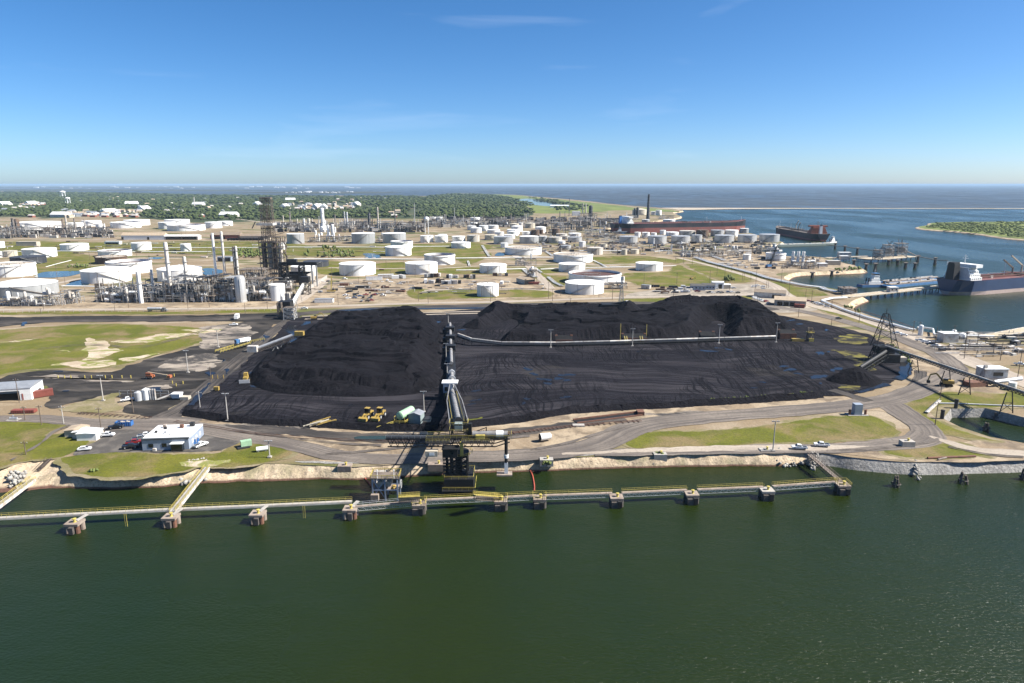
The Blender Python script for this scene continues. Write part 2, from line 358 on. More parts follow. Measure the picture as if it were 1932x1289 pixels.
leaf_mat('scrub', (0.055, 0.085, 0.022), (0.13, 0.155, 0.045), (0.09, 0.105, 0.035))
mat('bark', (0.10, 0.075, 0.055))
# made things
mat('tank_white', (0.80, 0.80, 0.78), 0.5, 0, 0.2, 0.12, (0.66, 0.62, 0.55), streak=True)
mat('tank_roof_white', (0.80, 0.80, 0.78), 0.6, 0, 0.18, 0.12)
mat('tank_dirty', (0.60, 0.57, 0.51), 0.6, 0, 0.4, 0.12, (0.36, 0.29, 0.22), streak=True)
mat('tank_cream', (0.62, 0.56, 0.44), 0.55, 0, 0.25, 0.12, streak=True)
mat('tank_grey', (0.42, 0.43, 0.43), 0.45, 0.2, 0.25, 0.12, streak=True)
mat('tank_silver', (0.55, 0.55, 0.54), 0.42, 0.35, 0.22, 0.12, streak=True)
mat('tank_black', (0.03, 0.033, 0.04), 0.6, 0, 0.4, 0.2, (0.07, 0.07, 0.075), streak=True)
mat('tank_rust', (0.15, 0.095, 0.06), 0.8, 0, 0.4, 0.25, (0.06, 0.04, 0.03), streak=True)
mat('rust_red', (0.085, 0.030, 0.022), 0.9, 0, 0.45, 0.15, (0.05, 0.027, 0.022))
mat('dirty_roof', (0.50, 0.44, 0.36), 0.8, 0, 0.45, 0.2, (0.30, 0.24, 0.18))
mat('white_paint', (0.78, 0.78, 0.76), 0.45, 0, 0.2, 0.5)
mat('white_rust', (0.66, 0.64, 0.60), 0.5, 0, 0.5, 0.35, (0.33, 0.23, 0.16))
mat('tube_grey', (0.30, 0.30, 0.30), 0.55, 0.1, 0.5, 0.4, (0.16, 0.13, 0.11))
mat('grey_steel', (0.42, 0.42, 0.41), 0.5, 0.1, 0.35, 0.5)
mat('galvanised', (0.58, 0.59, 0.60), 0.42, 0.25, 0.3, 0.6)
mat('dark_steel', (0.036, 0.036, 0.037), 0.6, 0.2, 0.4, 0.5)
mat('black_steel', (0.014, 0.014, 0.0145), 0.6, 0.1, 0.4, 0.5)
mat('brown_steel', (0.22, 0.18, 0.145), 0.7, 0.1, 0.5, 0.35, (0.08, 0.06, 0.05))
mat('rust', (0.19, 0.085, 0.05), 0.85, 0, 0.5, 0.6, (0.08, 0.045, 0.035))
mat('yellow_paint', (0.56, 0.45, 0.11), 0.5, 0, 0.45, 0.9)
mat('machine_yellow', (0.42, 0.285, 0.06), 0.6, 0, 0.5, 0.9, (0.17, 0.125, 0.06))
mat('orange_paint', (0.42, 0.14, 0.06), 0.55, 0, 0.35, 0.5)
mat('pale_green', (0.36, 0.56, 0.36), 0.5, 0, 0.25, 0.5)
mat('grey_green', (0.27, 0.33, 0.33), 0.5, 0, 0.25, 0.5)
mat('concrete', (0.43, 0.40, 0.36), 0.9, 0, 0.35, 0.4)
mat('brown_concrete', (0.33, 0.27, 0.22), 0.9, 0, 0.45, 0.5, (0.17, 0.12, 0.095))
mat('dark_concrete', (0.10, 0.085, 0.075), 0.9, 0, 0.5, 0.5)
mat('old_wood', (0.13, 0.10, 0.08), 0.9, 0, 0.4, 0.8)
mat('pole_wood', (0.16, 0.12, 0.09), 0.9, 0, 0.4, 0.8)
mat('pale_pole', (0.50, 0.47, 0.43), 0.7, 0, 0.3, 0.8)
mat('deck_timber', (0.48, 0.40, 0.28), 0.9, 0, 0.35, 0.5)
mat('tyre', (0.015, 0.015, 0.015), 0.9); mat('glass_dark', (0.012, 0.016, 0.02), 0.08, 0, 0.2)
mat('blue_grey_wall', (0.30, 0.35, 0.43), 0.6, 0, 0.25, 0.4); mat('dark_roof_edge', (0.07, 0.08, 0.09), 0.7)
mat('tan_wall', (0.50, 0.44, 0.35), 0.7, 0, 0.2, 0.4); mat('brown_roof', (0.28, 0.22, 0.16), 0.7, 0, 0.3, 0.3)
mat('grey_roof', (0.33, 0.35, 0.38), 0.5, 0.2, 0.3, 0.3); mat('dark_roof', (0.09, 0.085, 0.08), 0.7, 0, 0.3, 0.3)
mat('tan_roof', (0.47, 0.37, 0.26), 0.65, 0, 0.25, 0.3); mat('brick', (0.26, 0.09, 0.055), 0.85, 0, 0.3, 0.5)
mat('container_red', (0.24, 0.065, 0.045), 0.6, 0, 0.3, 0.4); mat('dumpster_blue', (0.045, 0.16, 0.42), 0.55, 0, 0.35, 0.5)
mat('hull_black', (0.016, 0.017, 0.021), 0.5, 0, 0.5, 0.05, (0.06, 0.04, 0.035)); mat('hull_blue', (0.02, 0.045, 0.115), 0.45, 0, 0.3, 0.1)
mat('hull_red', (0.30, 0.085, 0.06), 0.7, 0, 0.4, 0.06, (0.22, 0.10, 0.08)); mat('hull_pink', (0.50, 0.38, 0.33), 0.8, 0, 0.4, 0.2, (0.35, 0.27, 0.24))
mat('deck_red', (0.17, 0.035, 0.03), 0.7, 0, 0.45, 0.2, (0.09, 0.028, 0.026)); mat('house_orange', (0.36, 0.11, 0.055), 0.65, 0, 0.35, 0.2)
mat('funnel_blue', (0.05, 0.20, 0.55), 0.5); mat('boom_orange', (0.50, 0.10, 0.06), 0.7)
mat('tug_blue', (0.07, 0.20, 0.42), 0.5); mat('grey_green_deck', (0.18, 0.22, 0.20), 0.7)
for nm, c in (('car_white', (0.80, 0.80, 0.79)), ('car_black', (0.018, 0.018, 0.02)), ('car_red', (0.26, 0.025, 0.025)), ('car_blue', (0.04, 0.10, 0.22)), ('car_grey', (0.22, 0.23, 0.24)), ('car_silver', (0.50, 0.51, 0.52))):
    mat(nm, c, 0.3, 0, 0.12, 1.0)
# ---------------------------------------------------------------- water, land, banks
def flat(name, pts, m, kind='structure', label=None, cat=None):
    b = MB(); b.add([tuple(p) for p in pts], [tuple(range(len(pts)))]); o = b.build(name, m)
    if o.data.polygons[0].normal.z < 0: o.data.flip_normals()
    return tag(o, label, cat, None, kind)
J0 = G(1300, 392.5, 0).y               # the jetty line divides the channel from the open bay
flat('harbour_water', [(-9000, -600, 0), (9000, -600, 0), (9000, J0, 0), (-9000, J0, 0)], 'harbour_water')
BW = 150000
flat('bay_water', [(-BW, J0, 0), (BW, J0, 0), (BW, BW, 0), (-BW, BW, 0)], 'bay_water')

crest_px = ([(-420, 888), (-150, 884)] + zp('p', (0, 580), (300, 512), (480, 500), (560, 560), (640, 640), (900, 655), (1330, 645), (1620, 625), (1910, 562)) +
            zp('q', (500, 548), (1000, 568), (1250, 580)) + [(700, 879), (760, 876), (838, 871), (900, 868)] + zp('s', (0, 507), (700, 481), (1200, 470)) + [(1300, 857.5), (1400, 856.5), (1470, 856), (1515, 853.5), (1528, 854)] +
            [(1568, 857), (1616, 864), (1720, 872), (1825, 870), (1932, 867), (2100, 862), (2500, 850)])
wl_px = [(-420, 944), (-150, 938), (0, 931), (52, 926), (125, 921), (230, 918), (345, 915), (400, 912), (505, 909), (610, 904), (672, 898), (735, 895), (838, 889.5), (943, 886), (1000, 883.5), (1094, 880), (1188, 875), (1293, 871), (1405, 868),
         (1510, 871), (1522, 874), (1562, 879), (1625, 889), (1698, 893), (1733, 896), (1783, 895), (1932, 887), (2100, 880), (2500, 866)]
def poly_at(P, n):                      # resample an open polyline to n points by x
    P = crom(P, 8); L = [0]
    for i in range(1, len(P)): L.append(L[-1] + (P[i] - P[i - 1]).length)
    out = []; j = 0
    for k in range(n):
        s = L[-1] * k / (n - 1)
        while j < len(L) - 2 and L[j + 1] < s: j += 1
        t = (s - L[j]) / max(1e-6, L[j + 1] - L[j]); out.append(P[j].lerp(P[j + 1], t))
    return out
crest = crom([G(x, y) for x, y in crest_px], 6); wline = crom([G(x, y, 0) for x, y in wl_px], 6)
cxs = np.array([p.x for p in crest]); cys = np.array([p.y for p in crest]); wxs = np.array([p.x for p in wline]); wys = np.array([p.y for p in wline])
def bank(name, x0, x1, m, step, amp, gully):
    xs = np.arange(x0, x1 + step * .5, step); nv = 16; yc = np.interp(xs, cxs, cys); yw = np.minimum(np.interp(xs, wxs, wys), yc - 3.0); V = []
    for j in range(nv + 1):
        t = j / nv * 1.28                       # 0 crest, 1 waterline, beyond: under water
        y = yc + (yw - yc) * t + 0.4
        zz = LZ * (1 - t) if t > 0.0 else np.full_like(xs, LZ + 0.0)
        zz = zz + np.zeros_like(xs)
        if 0 < j:
            k = min(1, t * 3)
            zz = zz + k * amp * fbm(xs / 5.0, y / 4.0, 4) + k * gully * (np.abs(fbm(xs / 3.0, y * 0.05 + 5, 3)) - 0.3) * (1.2 - t)
            prof = 0.35 * np.sin(min(t, 1) * math.pi) * (1 if gully > 0 else 0.3); zz = zz + prof
        if t > 1.1: zz = np.minimum(zz, -0.35)
        zz = np.minimum(zz, LZ + 0.02)
        V.append(np.stack([xs, y, zz], 1))
    n = len(xs); V = np.concatenate(V).tolist(); fs = [(j * n + i, (j + 1) * n + i, (j + 1) * n + i + 1, j * n + i + 1) for j in range(nv) for i in range(n - 1)]
    b = MB(); b.add([tuple(v) for v in V], fs); return tag(b.build(name, m, None, True), None, None, None, 'structure')
XR = G(1526, 862).x
bank('shore_bank', cxs[0], XR, 'bank_sand', 0.8, 0.9, 1.3)
bank('stone_revetment', XR, cxs[-1], 'riprap', 0.8, 0.25, 0.0)

# main land outline (crest of near bank, right harbour, coast, woodland edge)
basin_px = zp('u', (1182, 428), (1250, 340), (1560, 336), (1640, 352), (1910, 418)) + [(2150, 815), (2200, 850)] + [(1932, 836)] + zp('u', (1600, 592), (1330, 503))
shore = [(2600, 690), (2200, 652)] + [(1932, 640), (1870, 637), (1804, 633), (1758, 628), (1720, 620), (1679, 607), (1626, 590), (1600, 577), (1612, 566), (1626, 561), (1622, 557), (1605, 551)] + [(1580, 546), (1550, 541), (1515, 536), (1490, 530), (1479, 524), (1488, 518), (1506, 514), (1532, 513), (1574, 511.5), (1610, 510), (1628, 508), (1615, 503), (1595, 497), (1578, 492), (1560, 487), (1530, 484), (1500, 484), (1475, 483), (1452, 478), (1430, 473), (1400, 469), (1375, 467), (1360, 463)]
shore += [(1388, 462), (1420, 463), (1452, 462), (1470, 460), (1474, 456), (1455, 450), (1435, 445), (1415, 440), (1395, 438.5), (1300, 440), (1180, 442), (1150, 438), (1148, 431), (1170, 427), (1230, 418), (1283, 410), (1275, 404), (1270, 401), (1288, 397.5), (1262, 393.5), (1227, 391), (1200, 389), (1150, 384.5), (1114, 380), (1060, 375), (1009, 371), (974, 368), (926, 366.5), (863, 364.8), (830, 368), (800, 370), (700, 369.5), (560, 369), (400, 369), (330, 366), (200, 363), (0, 361), (-400, 360), (-900, 362)]
near = [Vector((p.x, p.y, LZ)) for p in crest]
SH = crom([G(x, y) for x, y in shore], 3)
W = near + SH + [Vector((-7000, 3000, LZ)), Vector((-3000, 500, LZ)), Vector((-900, crest[0].y, LZ))]
b = MB(); b.add([tuple(p) for p in W], [tuple(range(len(W)))])
land = b.build('land', 'land')
# the small basin is a hole in that sheet: rebuild with it connected by a seam
bs = [G(x, y) for x, y in basin_px]; bs = crom(bs, 1, True)
i0 = min(range(len(near)), key=lambda i: (near[i] - bs[6]).length); seam = bs[6:] + bs[:6]
area = lambda P: sum(P[i - 1].x * P[i].y - P[i].x * P[i - 1].y for i in range(len(P)))
if (area(seam) > 0) == (area(W) > 0): seam = [seam[0]] + seam[1:][::-1]
W2 = W[:i0 + 1] + seam + [seam[0] + Vector((0.01, 0.01, 0))] + [W[i0] + Vector((0.01, 0.01, 0))] + W[i0 + 1:]
from mathutils.geometry import tessellate_polygon
bpy.data.objects.remove(land)
tri = tessellate_polygon([[Vector((p.x, p.y, 0)) for p in W2]])
b = MB(); fs = []
for t in tri:
    p, q, r_ = (W2[i] for i in t); fs.append(t if ((q - p).cross(r_ - p)).z > 0 else t[::-1])
b.add([tuple(p) for p in W2], fs); tag(b.build('land', 'land'), None, None, None, 'structure')
def skirt(name, P, m, out, closed=False, w1=3, w2=8):       # sloping edge from the land down into the water
    b = MB(); vs = []; N = len(P)
    P = resample(P, 6.0, closed) if not closed else resample(P, 4.0, True); N = len(P)
    for i, p in enumerate(P):
        t = P[(i + 1) % N if closed else min(i + 1, N - 1)] - P[i - 1 if closed or i else 0]; t.z = 0
        if t.length < 1e-6: t = Vector((1, 0, 0))
        t.normalize(); nrm = Vector((t.y, -t.x, 0)) * out
        jit = float(fbm(np.array(p.x / 14), np.array(p.y / 14), 3)) * w1
        vs += [(p.x, p.y, LZ), (p.x + nrm.x * (w1 + jit), p.y + nrm.y * (w1 + jit), 1.6), (p.x + nrm.x * w2, p.y + nrm.y * w2, -1)]
    fs = []
    for i in range(N if closed else N - 1):
        j = (i + 1) % N
        for k in range(2): fs.append((3 * i + k, 3 * i + k + 1, 3 * j + k + 1, 3 * j + k))
    b.add(vs, fs); o = b.build(name, m, None, True); return tag(o, None, None, None, 'structure')
skirt('harbour_shore', SH, 'bank_sand', 1)
skirt('basin_shore', bs, 'riprap', 1 if area(bs) < 0 else -1, True, .6, 1.6)

# far strips: marsh islands and the land on the horizon
for nm, pts in (('marsh', [(-300, 357.5), (100, 357), (330, 358), (520, 359), (430, 360.5), (200, 360), (-300, 359.5)]), ('marsh', [(520, 362.2), (640, 361.6), (760, 363), (690, 365), (560, 365.2), (440, 364)]),
                ('far_land', [(-900, 350.4), (900, 350.6), (960, 351.4), (640, 353.5), (300, 354.5), (-900, 355)])):
    sheet(nm, pts, -3.0, 'marsh', 0.6)
sheet('far_spit', [(1250, 392.2), (1400, 392.4), (1640, 393), (2100, 393), (2100, 394), (1640, 393.9), (1400, 394.4), (1288, 396)], -2.6, 'pale_sand', 0.3)
isl = [(1734, 429), (1752, 423), (1764, 420), (1840, 418.5), (1932, 418), (2150, 417), (2300, 430), (2150, 462), (1932, 451), (1860, 442), (1800, 436), (1755, 433)]
IS = organic(isl, LZ - 1.5, 0.6); flat('island', IS, 'meadow'); b = MB(); N = len(IS); cI = sum(IS, Vector()) / N
b.add([tuple(p) for p in IS] + [tuple(Vector((p.x, p.y, -1)) + (p - cI).normalized() * 12) for p in IS], [(i, i + N, (i + 1) % N + N, (i + 1) % N) for i in range(N)])
tag(b.build('island_shore', 'bank_sand'), None, None, None, 'structure')

# ---------------------------------------------------------------- ground cover sheets
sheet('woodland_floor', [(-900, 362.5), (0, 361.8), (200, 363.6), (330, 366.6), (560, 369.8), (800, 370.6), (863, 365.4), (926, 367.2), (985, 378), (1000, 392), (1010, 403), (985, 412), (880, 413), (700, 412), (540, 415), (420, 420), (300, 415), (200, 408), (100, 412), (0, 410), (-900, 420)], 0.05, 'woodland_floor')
sheet('meadow', zp('C', (500, 172), (830, 185), (1009, 203), (1500, 250), (1910, 297)) + zp('D', (370, 298), (620, 326), (500, 334), (200, 318), (0, 325)) + zp('C', (1650, 330), (1350, 345), (1020, 345), (950, 310), (930, 280), (760, 240), (640, 205)), 0.10, 'meadow', 0.5)
tag(flat('lagoon', organic(zp('C', (805, 232), (940, 214), (1100, 240), (1270, 270), (1120, 282), (950, 262)), LZ + .2, 0.5), 'pond_water'))
def grass(pts, dz=0.125, m='grass', rough=1.0): sheet('grass', pts, dz, m, rough, fringe=1.8)
grass(zp('a', (-300, 225), (0, 205), (400, 170), (900, 150), (1500, 160), (1880, 200), (1850, 270), (1700, 345), (1400, 425), (1100, 500), (850, 540), (550, 540), (200, 562), (-300, 610)))
for pts in (zp('a', (765, 280), (900, 300), (1050, 310), (1010, 345), (900, 365), (800, 385), (770, 330)), zp('a', (830, 395), (1000, 375), (1190, 378), (1100, 400), (900, 440), (800, 450)),
            zp('a', (1080, 300), (1300, 270), (1500, 225), (1760, 225), (1600, 250), (1380, 300), (1200, 305)), zp('a', (480, 525), (650, 490), (900, 480), (1100, 470), (1120, 490), (850, 525), (640, 535)),
            zp('a', (1650, 190), (1910, 180), (1910, 215), (1800, 215)), zp('a', (1150, 455), (1330, 425), (1450, 400), (1350, 440), (1220, 468)), zp('a', (0, 318), (180, 300), (360, 293), (200, 314)), zp('a', (500, 398), (640, 395), (560, 404))):
    sheet('sand_patch', pts, 0.17, 'patchy_sand', 2.4)
grass(zp('p', (-300, 170), (0, 165), (350, 150), (590, 160), (625, 190), (480, 250), (400, 300), (600, 290), (800, 335), (720, 400), (640, 440), (540, 478), (300, 505), (-300, 590)))
grass(zp('p', (545, 500), (700, 470), (1100, 445), (1500, 452), (1910, 442), (2160, 365), (2440, 378), (2600, 440), (2560, 480), (2300, 545), (2090, 570), (1950, 570), (1760, 560), (1640, 610), (1330, 642), (900, 654), (660, 636), (580, 560)), 0.13)
sheet('sand_patch', zp('p', (1650, 525), (1800, 505), (1960, 500), (2050, 520), (1900, 545), (1700, 545)), 0.17, 'patchy_sand', 1.5)
grass(zp('s', (840, 340), (1000, 275), (1400, 262), (1910, 235)) + zp('t', (830, 175), (1200, 132), (1450, 117), (1620, 122), (1790, 200), (1870, 270), (1700, 318), (1250, 348), (560, 372), (150, 388)) + zp('s', (1300, 385), (900, 398)))
grass(zp('u', (833, 315), (890, 250), (1100, 197), (1500, 188), (1745, 200), (1755, 145), (1910, 192), (2100, 260), (2100, 320), (1910, 320), (1500, 312), (1150, 292), (1040, 388), (1160, 455), (1320, 528), (1500, 596), (1680, 632), (1400, 603), (1120, 545), (1000, 465), (850, 350)))
grass(zp('u', (645, 715), (760, 682), (1000, 667), (1300, 655), (1450, 690), (1520, 730), (1300, 763), (900, 768), (700, 748)))
for pts in (zp('e', (-200, 120), (0, 192), (300, 293), (700, 425), (1000, 540), (1300, 655), (1910, 890), (1910, 862), (1300, 628), (950, 495), (700, 400), (300, 268), (0, 172), (-200, 100)),
            [(0, 589), (200, 588), (420, 585), (520, 583), (520, 587), (420, 590), (200, 592.5), (0, 593)], [(-20, 457.5), (160, 457), (300, 459), (470, 456), (620, 466), (700, 463), (840, 460), (900, 458), (930, 470), (840, 482), (640, 484), (420, 482), (240, 476), (100, 478), (-20, 482)],
            zp('A', (150, 700), (560, 695), (900, 745), (880, 800), (640, 800), (420, 850), (300, 850), (120, 760)), zp('A', (350, 820), (760, 830), (980, 810), (900, 850), (330, 905)),
            zp('B', (950, 780), (1160, 785), (1155, 850), (1500, 800), (1745, 790), (1760, 880), (1480, 905), (960, 890)), zp('B', (1770, 1060), (1850, 1030), (1990, 1040), (2000, 1110), (1850, 1112)),
            zp('C', (-120, 1045), (470, 1035), (700, 1040), (1125, 1036), (1125, 1096), (690, 1102), (440, 1112), (0, 1112)), zp('C', (120, 840), (500, 820), (910, 860), (740, 890), (260, 890)), zp('C', (290, 690), (570, 700), (570, 740), (420, 810), (290, 740)),
            zp('C', (920, 865), (1000, 860), (1250, 940), (1140, 930), (1080, 960), (960, 905)), zp('C', (1040, 840), (1220, 850), (1220, 880), (1050, 880)), zp('C', (1100, 915), (1300, 915), (1280, 990), (1190, 985)),
            zp('D', (0, 738), (300, 734), (420, 745), (590, 765), (700, 770), (640, 800), (450, 790), (240, 800), (0, 800)), zp('D', (610, 758), (770, 760), (1000, 820), (1400, 930), (1600, 985), (1900, 1060), (1860, 1090), (1620, 1100), (1560, 1060), (1590, 1030), (1500, 990), (1280, 940), (1000, 850), (800, 800)),
            zp('D', (150, 885), (480, 870), (620, 815), (760, 870), (1010, 960), (1200, 965), (900, 985), (640, 1000), (250, 1000), (120, 930)), zp('D', (90, 1128), (400, 1112), (900, 1105), (990, 1130), (760, 1145), (400, 1150)), zp('D', (1060, 1105), (1240, 1095), (1290, 1160), (1190, 1160), (1110, 1125)),
            zp('D', (700, 815), (880, 820), (1280, 945), (1010, 955)), zp('C', (1530, 740), (1910, 735), (1910, 800), (1560, 800), (1520, 770)), zp('C', (940, 1160), (1500, 1148), (1700, 1152), (1910, 1120), (1910, 1140), (1400, 1168))):
    grass(pts)
sheet('sand_patch', [(560, 575), (560, 566), (600, 548), (640, 530), (700, 525), (790, 524), (900, 527), (1000, 524), (1030, 540), (1060, 552), (1160, 552), (1250, 556), (1160, 560), (1010, 562), (930, 566), (800, 566), (700, 570), (620, 576)], 0.05, 'sand', 0.8)
sheet('sand_patch', [(-20, 566), (150, 570), (330, 572), (500, 566), (560, 575), (540, 582), (300, 584), (-20, 586)], 0.05, 'sand', 0.8)
sheet('sand_patch', [(1180, 560), (1240, 545), (1400, 536), (1450, 540), (1470, 556), (1560, 578), (1470, 590), (1400, 575), (1300, 560)], 0.055, 'gravel', 0.8)
sheet('sand_patch', [(1290, 486), (1370, 478), (1460, 482), (1560, 490), (1620, 508), (1480, 514), (1470, 528), (1420, 512), (1350, 498)], 0.055, 'sand', 0.8)
# sandy ground between the coal yard and the water
sheet('sand_patch', [(350, 782), (520, 800), (700, 812), (880, 806), (990, 795), (1060, 782), (1210, 770), (1330, 763), (1560, 750), (1630, 752), (1560, 768), (1400, 780), (1250, 795), (1180, 806), (1140, 830), (1080, 848), (1000, 855), (880, 858), (760, 860), (640, 855), (540, 835), (420, 806)], 0.045, 'sand', 0.8)
sheet('sand_patch', [(560, 866), (640, 868), (900, 862), (1100, 856), (1180, 850), (1340, 846), (1500, 842), (1640, 840), (1740, 835), (1760, 815), (1720, 800), (1660, 775), (1560, 778), (1740, 770), (1790, 830), (1870, 828), (1990, 850), (1990, 866), (1730, 870), (1530, 852), (1300, 852), (1000, 862), (700, 874), (600, 872)], 0.047, 'sand', 0.4)
sheet('sand_patch', zp('u', (960, 190), (1180, 150), (1350, 60), (1480, 90), (1760, 140), (1745, 200), (1400, 192), (1130, 192)), 0.05, 'sand', 0.8)
sheet('sand_patch', zp('e', (780, 545), (960, 600), (1130, 670), (1240, 700), (1400, 790), (1300, 820), (1130, 850), (980, 760), (900, 700)), 0.05, 'sand', 0.8)
sheet('gravel_strip', [(556, 871), (700, 871), (840, 863), (1000, 859), (1150, 856), (1300, 848), (1460, 844), (1518, 847), (1300, 850), (1140, 857.5), (1000, 862.5), (840, 866), (640, 875)], 0.075, 'riprap', .5)
# coal-blackened ground on the left
sheet('coal_dirt', [(-60, 600), (160, 596), (330, 594), (440, 592), (560, 590), (560, 600), (520, 612), (430, 606), (330, 605), (160, 607), (60, 611), (-60, 622)], 0.08, 'coal_dirt', 1.2)
sheet('coal_dirt', zp('a', (-200, 700), (0, 640), (120, 595), (400, 570), (900, 585), (1090, 572), (1180, 520), (1330, 480), (1500, 430), (1700, 370), (1850, 300), (1980, 215), (2150, 150), (2450, 70), (2500, 130), (2300, 330), (2050, 640), (1800, 800), (1640, 890), (1450, 965), (1150, 935), (1105, 895), (1180, 850), (1050, 800), (900, 815), (650, 850), (520, 900), (380, 880), (460, 770), (330, 690), (0, 720)), 0.085, 'coal_dirt', 1.3)
for pts in (zp('a', (1450, 530), (1600, 450), (1910, 390), (1910, 500), (1720, 560), (1500, 545)), zp('a', (1300, 740), (1420, 690), (1620, 690), (1500, 715), (1380, 745)), zp('b', (-120, 380), (130, 340), (330, 370), (300, 470), (-60, 560), (-150, 500)), zp('a', (250, 620), (700, 625), (1250, 630), (900, 645), (500, 645)),
            zp('q', (0, 170), (500, 200), (900, 250), (700, 270), (300, 260), (0, 235)), zp('s', (1000, 110), (1400, 85), (1900, 60), (1600, 120), (1250, 150))):
    sheet('dusty_patch', pts, 0.12, 'patchy_dust', 2.4)
sheet('dry_patch', zp('a', (660, 870), (900, 800), (1110, 770), (1050, 830), (1110, 890), (900, 940), (560, 935)), 0.11, 'dry_grass', 1.5)
sheet('asphalt_lot', zp('p', (665, 472), (740, 400), (880, 340), (940, 262), (900, 215), (1000, 170), (1200, 150), (1500, 130), (1700, 150), (1910, 215), (2100, 270), (2170, 340), (2000, 420), (1910, 435), (1500, 445), (1100, 440), (850, 458)), 0.09, 'asphalt', 0.5)
# roads
road('back_road', [(-60, 584.5), (150, 584), (300, 583), (520, 581), (640, 577), (800, 572), (960, 569), (1100, 564), (1200, 561), (1330, 558), (1420, 555), (1450, 549)], 9, 0.12, 'pale_road')
road('coal_service_road', [(-60, 612), (100, 606), (250, 604.5), (400, 602), (520, 598), (590, 590), (700, 583), (850, 578), (1000, 575), (1200, 572), (1400, 575), (1465, 585)], [9, 10, 14, 16, 16, 14, 10], 0.125, 'coal_road', 0.5)
road('yard_edge_road', [(556, 598), (520, 622), (485, 652), (450, 680), (412, 712), (385, 738), (350, 768), (305, 790)], [9, 9, 10, 13], 0.13, 'coal_road', 0.5)
road('refinery_road', [(1278, 486), (1332, 499), (1395, 516), (1440, 530), (1468, 543), (1476, 552), (1493, 562), (1550, 580), (1600, 592), (1650, 608), (1700, 626), (1763, 653), (1830, 681), (1932, 720), (2120, 790)], [8, 8, 9, 14, 15, 16, 16], 0.13, 'pale_road')
road('haul_road', [(1440, 575), (1532, 591), (1600, 608), (1680, 632), (1725, 650), (1772, 669), (1797, 688), (1800, 700), (1785, 712), (1750, 728), (1700, 748), (1640, 760), (1551, 770), (1400, 782), (1290, 792), (1225, 800), (1185, 811), (1147, 830), (1090, 847), (1000, 857.5), (900, 861), (800, 864), (730, 866), (660, 862), (600, 851), (540, 837), (470, 823), (400, 811), (330, 800)], [11, 11, 11, 12, 13, 14, 14, 14, 14, 14, 15, 14, 12, 11, 10, 10, 10, 11, 12], 0.14, 'road', 0.5)
road('link_road', [(1660, 758), (1685, 766), (1712, 784), (1741, 804), (1750, 818), (1742, 828), (1715, 835), (1637, 842), (1574, 845.5), (1500, 846), (1400, 848), (1250, 852), (1120, 854)], [17, 14, 12, 13, 12, 10, 9, 8, 7], 0.135, 'road', 0.6)
road('wharf_track', [(1640, 842), (1560, 845), (1450, 845), (1330, 846.5), (1200, 850), (1060, 856)], [1, 5, 5.5, 5.5, 5, 3, .5], 0.155, 'pale_road', 0.8)
road('sand_track', [(1755, 822), (1790, 834), (1850, 850), (1932, 856), (2050, 858)], [1, 6, 7, 7], 0.14, 'pale_road', 0.8)
road('lawn_road', [(-60, 792), (40, 789), (100, 791), (160, 797), (230, 800), (300, 799), (360, 803)], [8, 9, 10, 16, 20], 0.13, 'road', 0.5)
road('rim_track', [(1738, 700), (1736, 715), (1715, 735), (1680, 748), (1630, 757)], 6, 0.12, 'coal_road', 0.6)
road('pit_track', [(1570, 735), (1600, 744), (1640, 757)], 6, 0.22, 'coal_road', 0.6)
road('stockyard_track', [(420, 806), (520, 812), (640, 822), (760, 827), (880, 826), (980, 815), (1060, 803), (1180, 790)], [7, 9, 10, 10, 8, 6], 0.11, 'coal_road', 1.5)
for pts, wd in (([(525, 580), (560, 566), (590, 545), (615, 525)], 16), ([(800, 548), (900, 545), (1000, 546), (1100, 552)], 8), ([(955, 470), (1000, 505), (1040, 545)], 9), ([(100, 536), (180, 520), (240, 508)], 9), ([(0, 450), (200, 452), (420, 450), (700, 457), (900, 452), (1100, 455), (1300, 470)], 9), ([(620, 505), (800, 507), (950, 500), (1100, 500), (1200, 498)], 7), ([(420, 410), (500, 420), (560, 428), (640, 430), (760, 430)], 10)):
    road('access_road', pts, wd, 0.1, 'pale_road', 0.6)
# coal yard
CY_px = [(548, 600), (500, 650), (440, 700), (392, 740), (348, 778), (420, 789), (520, 797), (640, 802), (740, 808), (835, 808), (877, 801), (988, 790), (1051, 778), (1150, 770), (1317, 761), (1464, 752), (1550, 746), (1600, 747), (1640, 736), (1679, 724), (1710, 706), (1716, 687), (1700, 666), (1679, 653), (1637, 632), (1584, 617), (1532, 607), (1480, 597), (1430, 590), (1390, 580), (1200, 574), (1000, 576), (830, 588), (640, 592)]
sheet('coal_yard', CY_px, 0.18, 'coal_yard', 1.0, False)
for pts in (zp('e', (190, 480), (350, 445), (480, 470), (540, 520), (420, 530), (250, 495)), zp('e', (190, 570), (330, 590), (500, 640), (640, 660), (600, 740), (500, 760), (440, 680), (260, 620)), zp('e', (290, 905), (420, 900), (460, 930), (420, 965), (340, 940)), zp('e', (720, 600), (800, 620), (820, 700), (760, 660)), zp('d', (1600, 970), (1850, 950), (1900, 970), (1700, 995))):
    sheet('weed_patch', pts, 0.22, 'weedy_coal', 2.4)
sheet('weed_patch', zp('c', (395, 1190), (500, 1175), (500, 1195), (410, 1205)), 0.22, 'grass', 2.0)
n_p = 0
def puddle(pts, dz=0.24): sheet('puddle' if dz > .2 else 'pond', pts, dz, 'puddle_water' if dz > .2 else 'pond_water', 2.2 if dz > .2 else 1)
def blob(k, x, y, rx, ry, seed):
    rr = random.Random(seed); pts = []
    for i in range(9):
        a = 2 * math.pi * i / 9; q = rr.uniform(0.6, 1.15); pts.append((x + rx * q * math.cos(a), y + ry * q * math.sin(a)))
    puddle(zp(k, *pts))
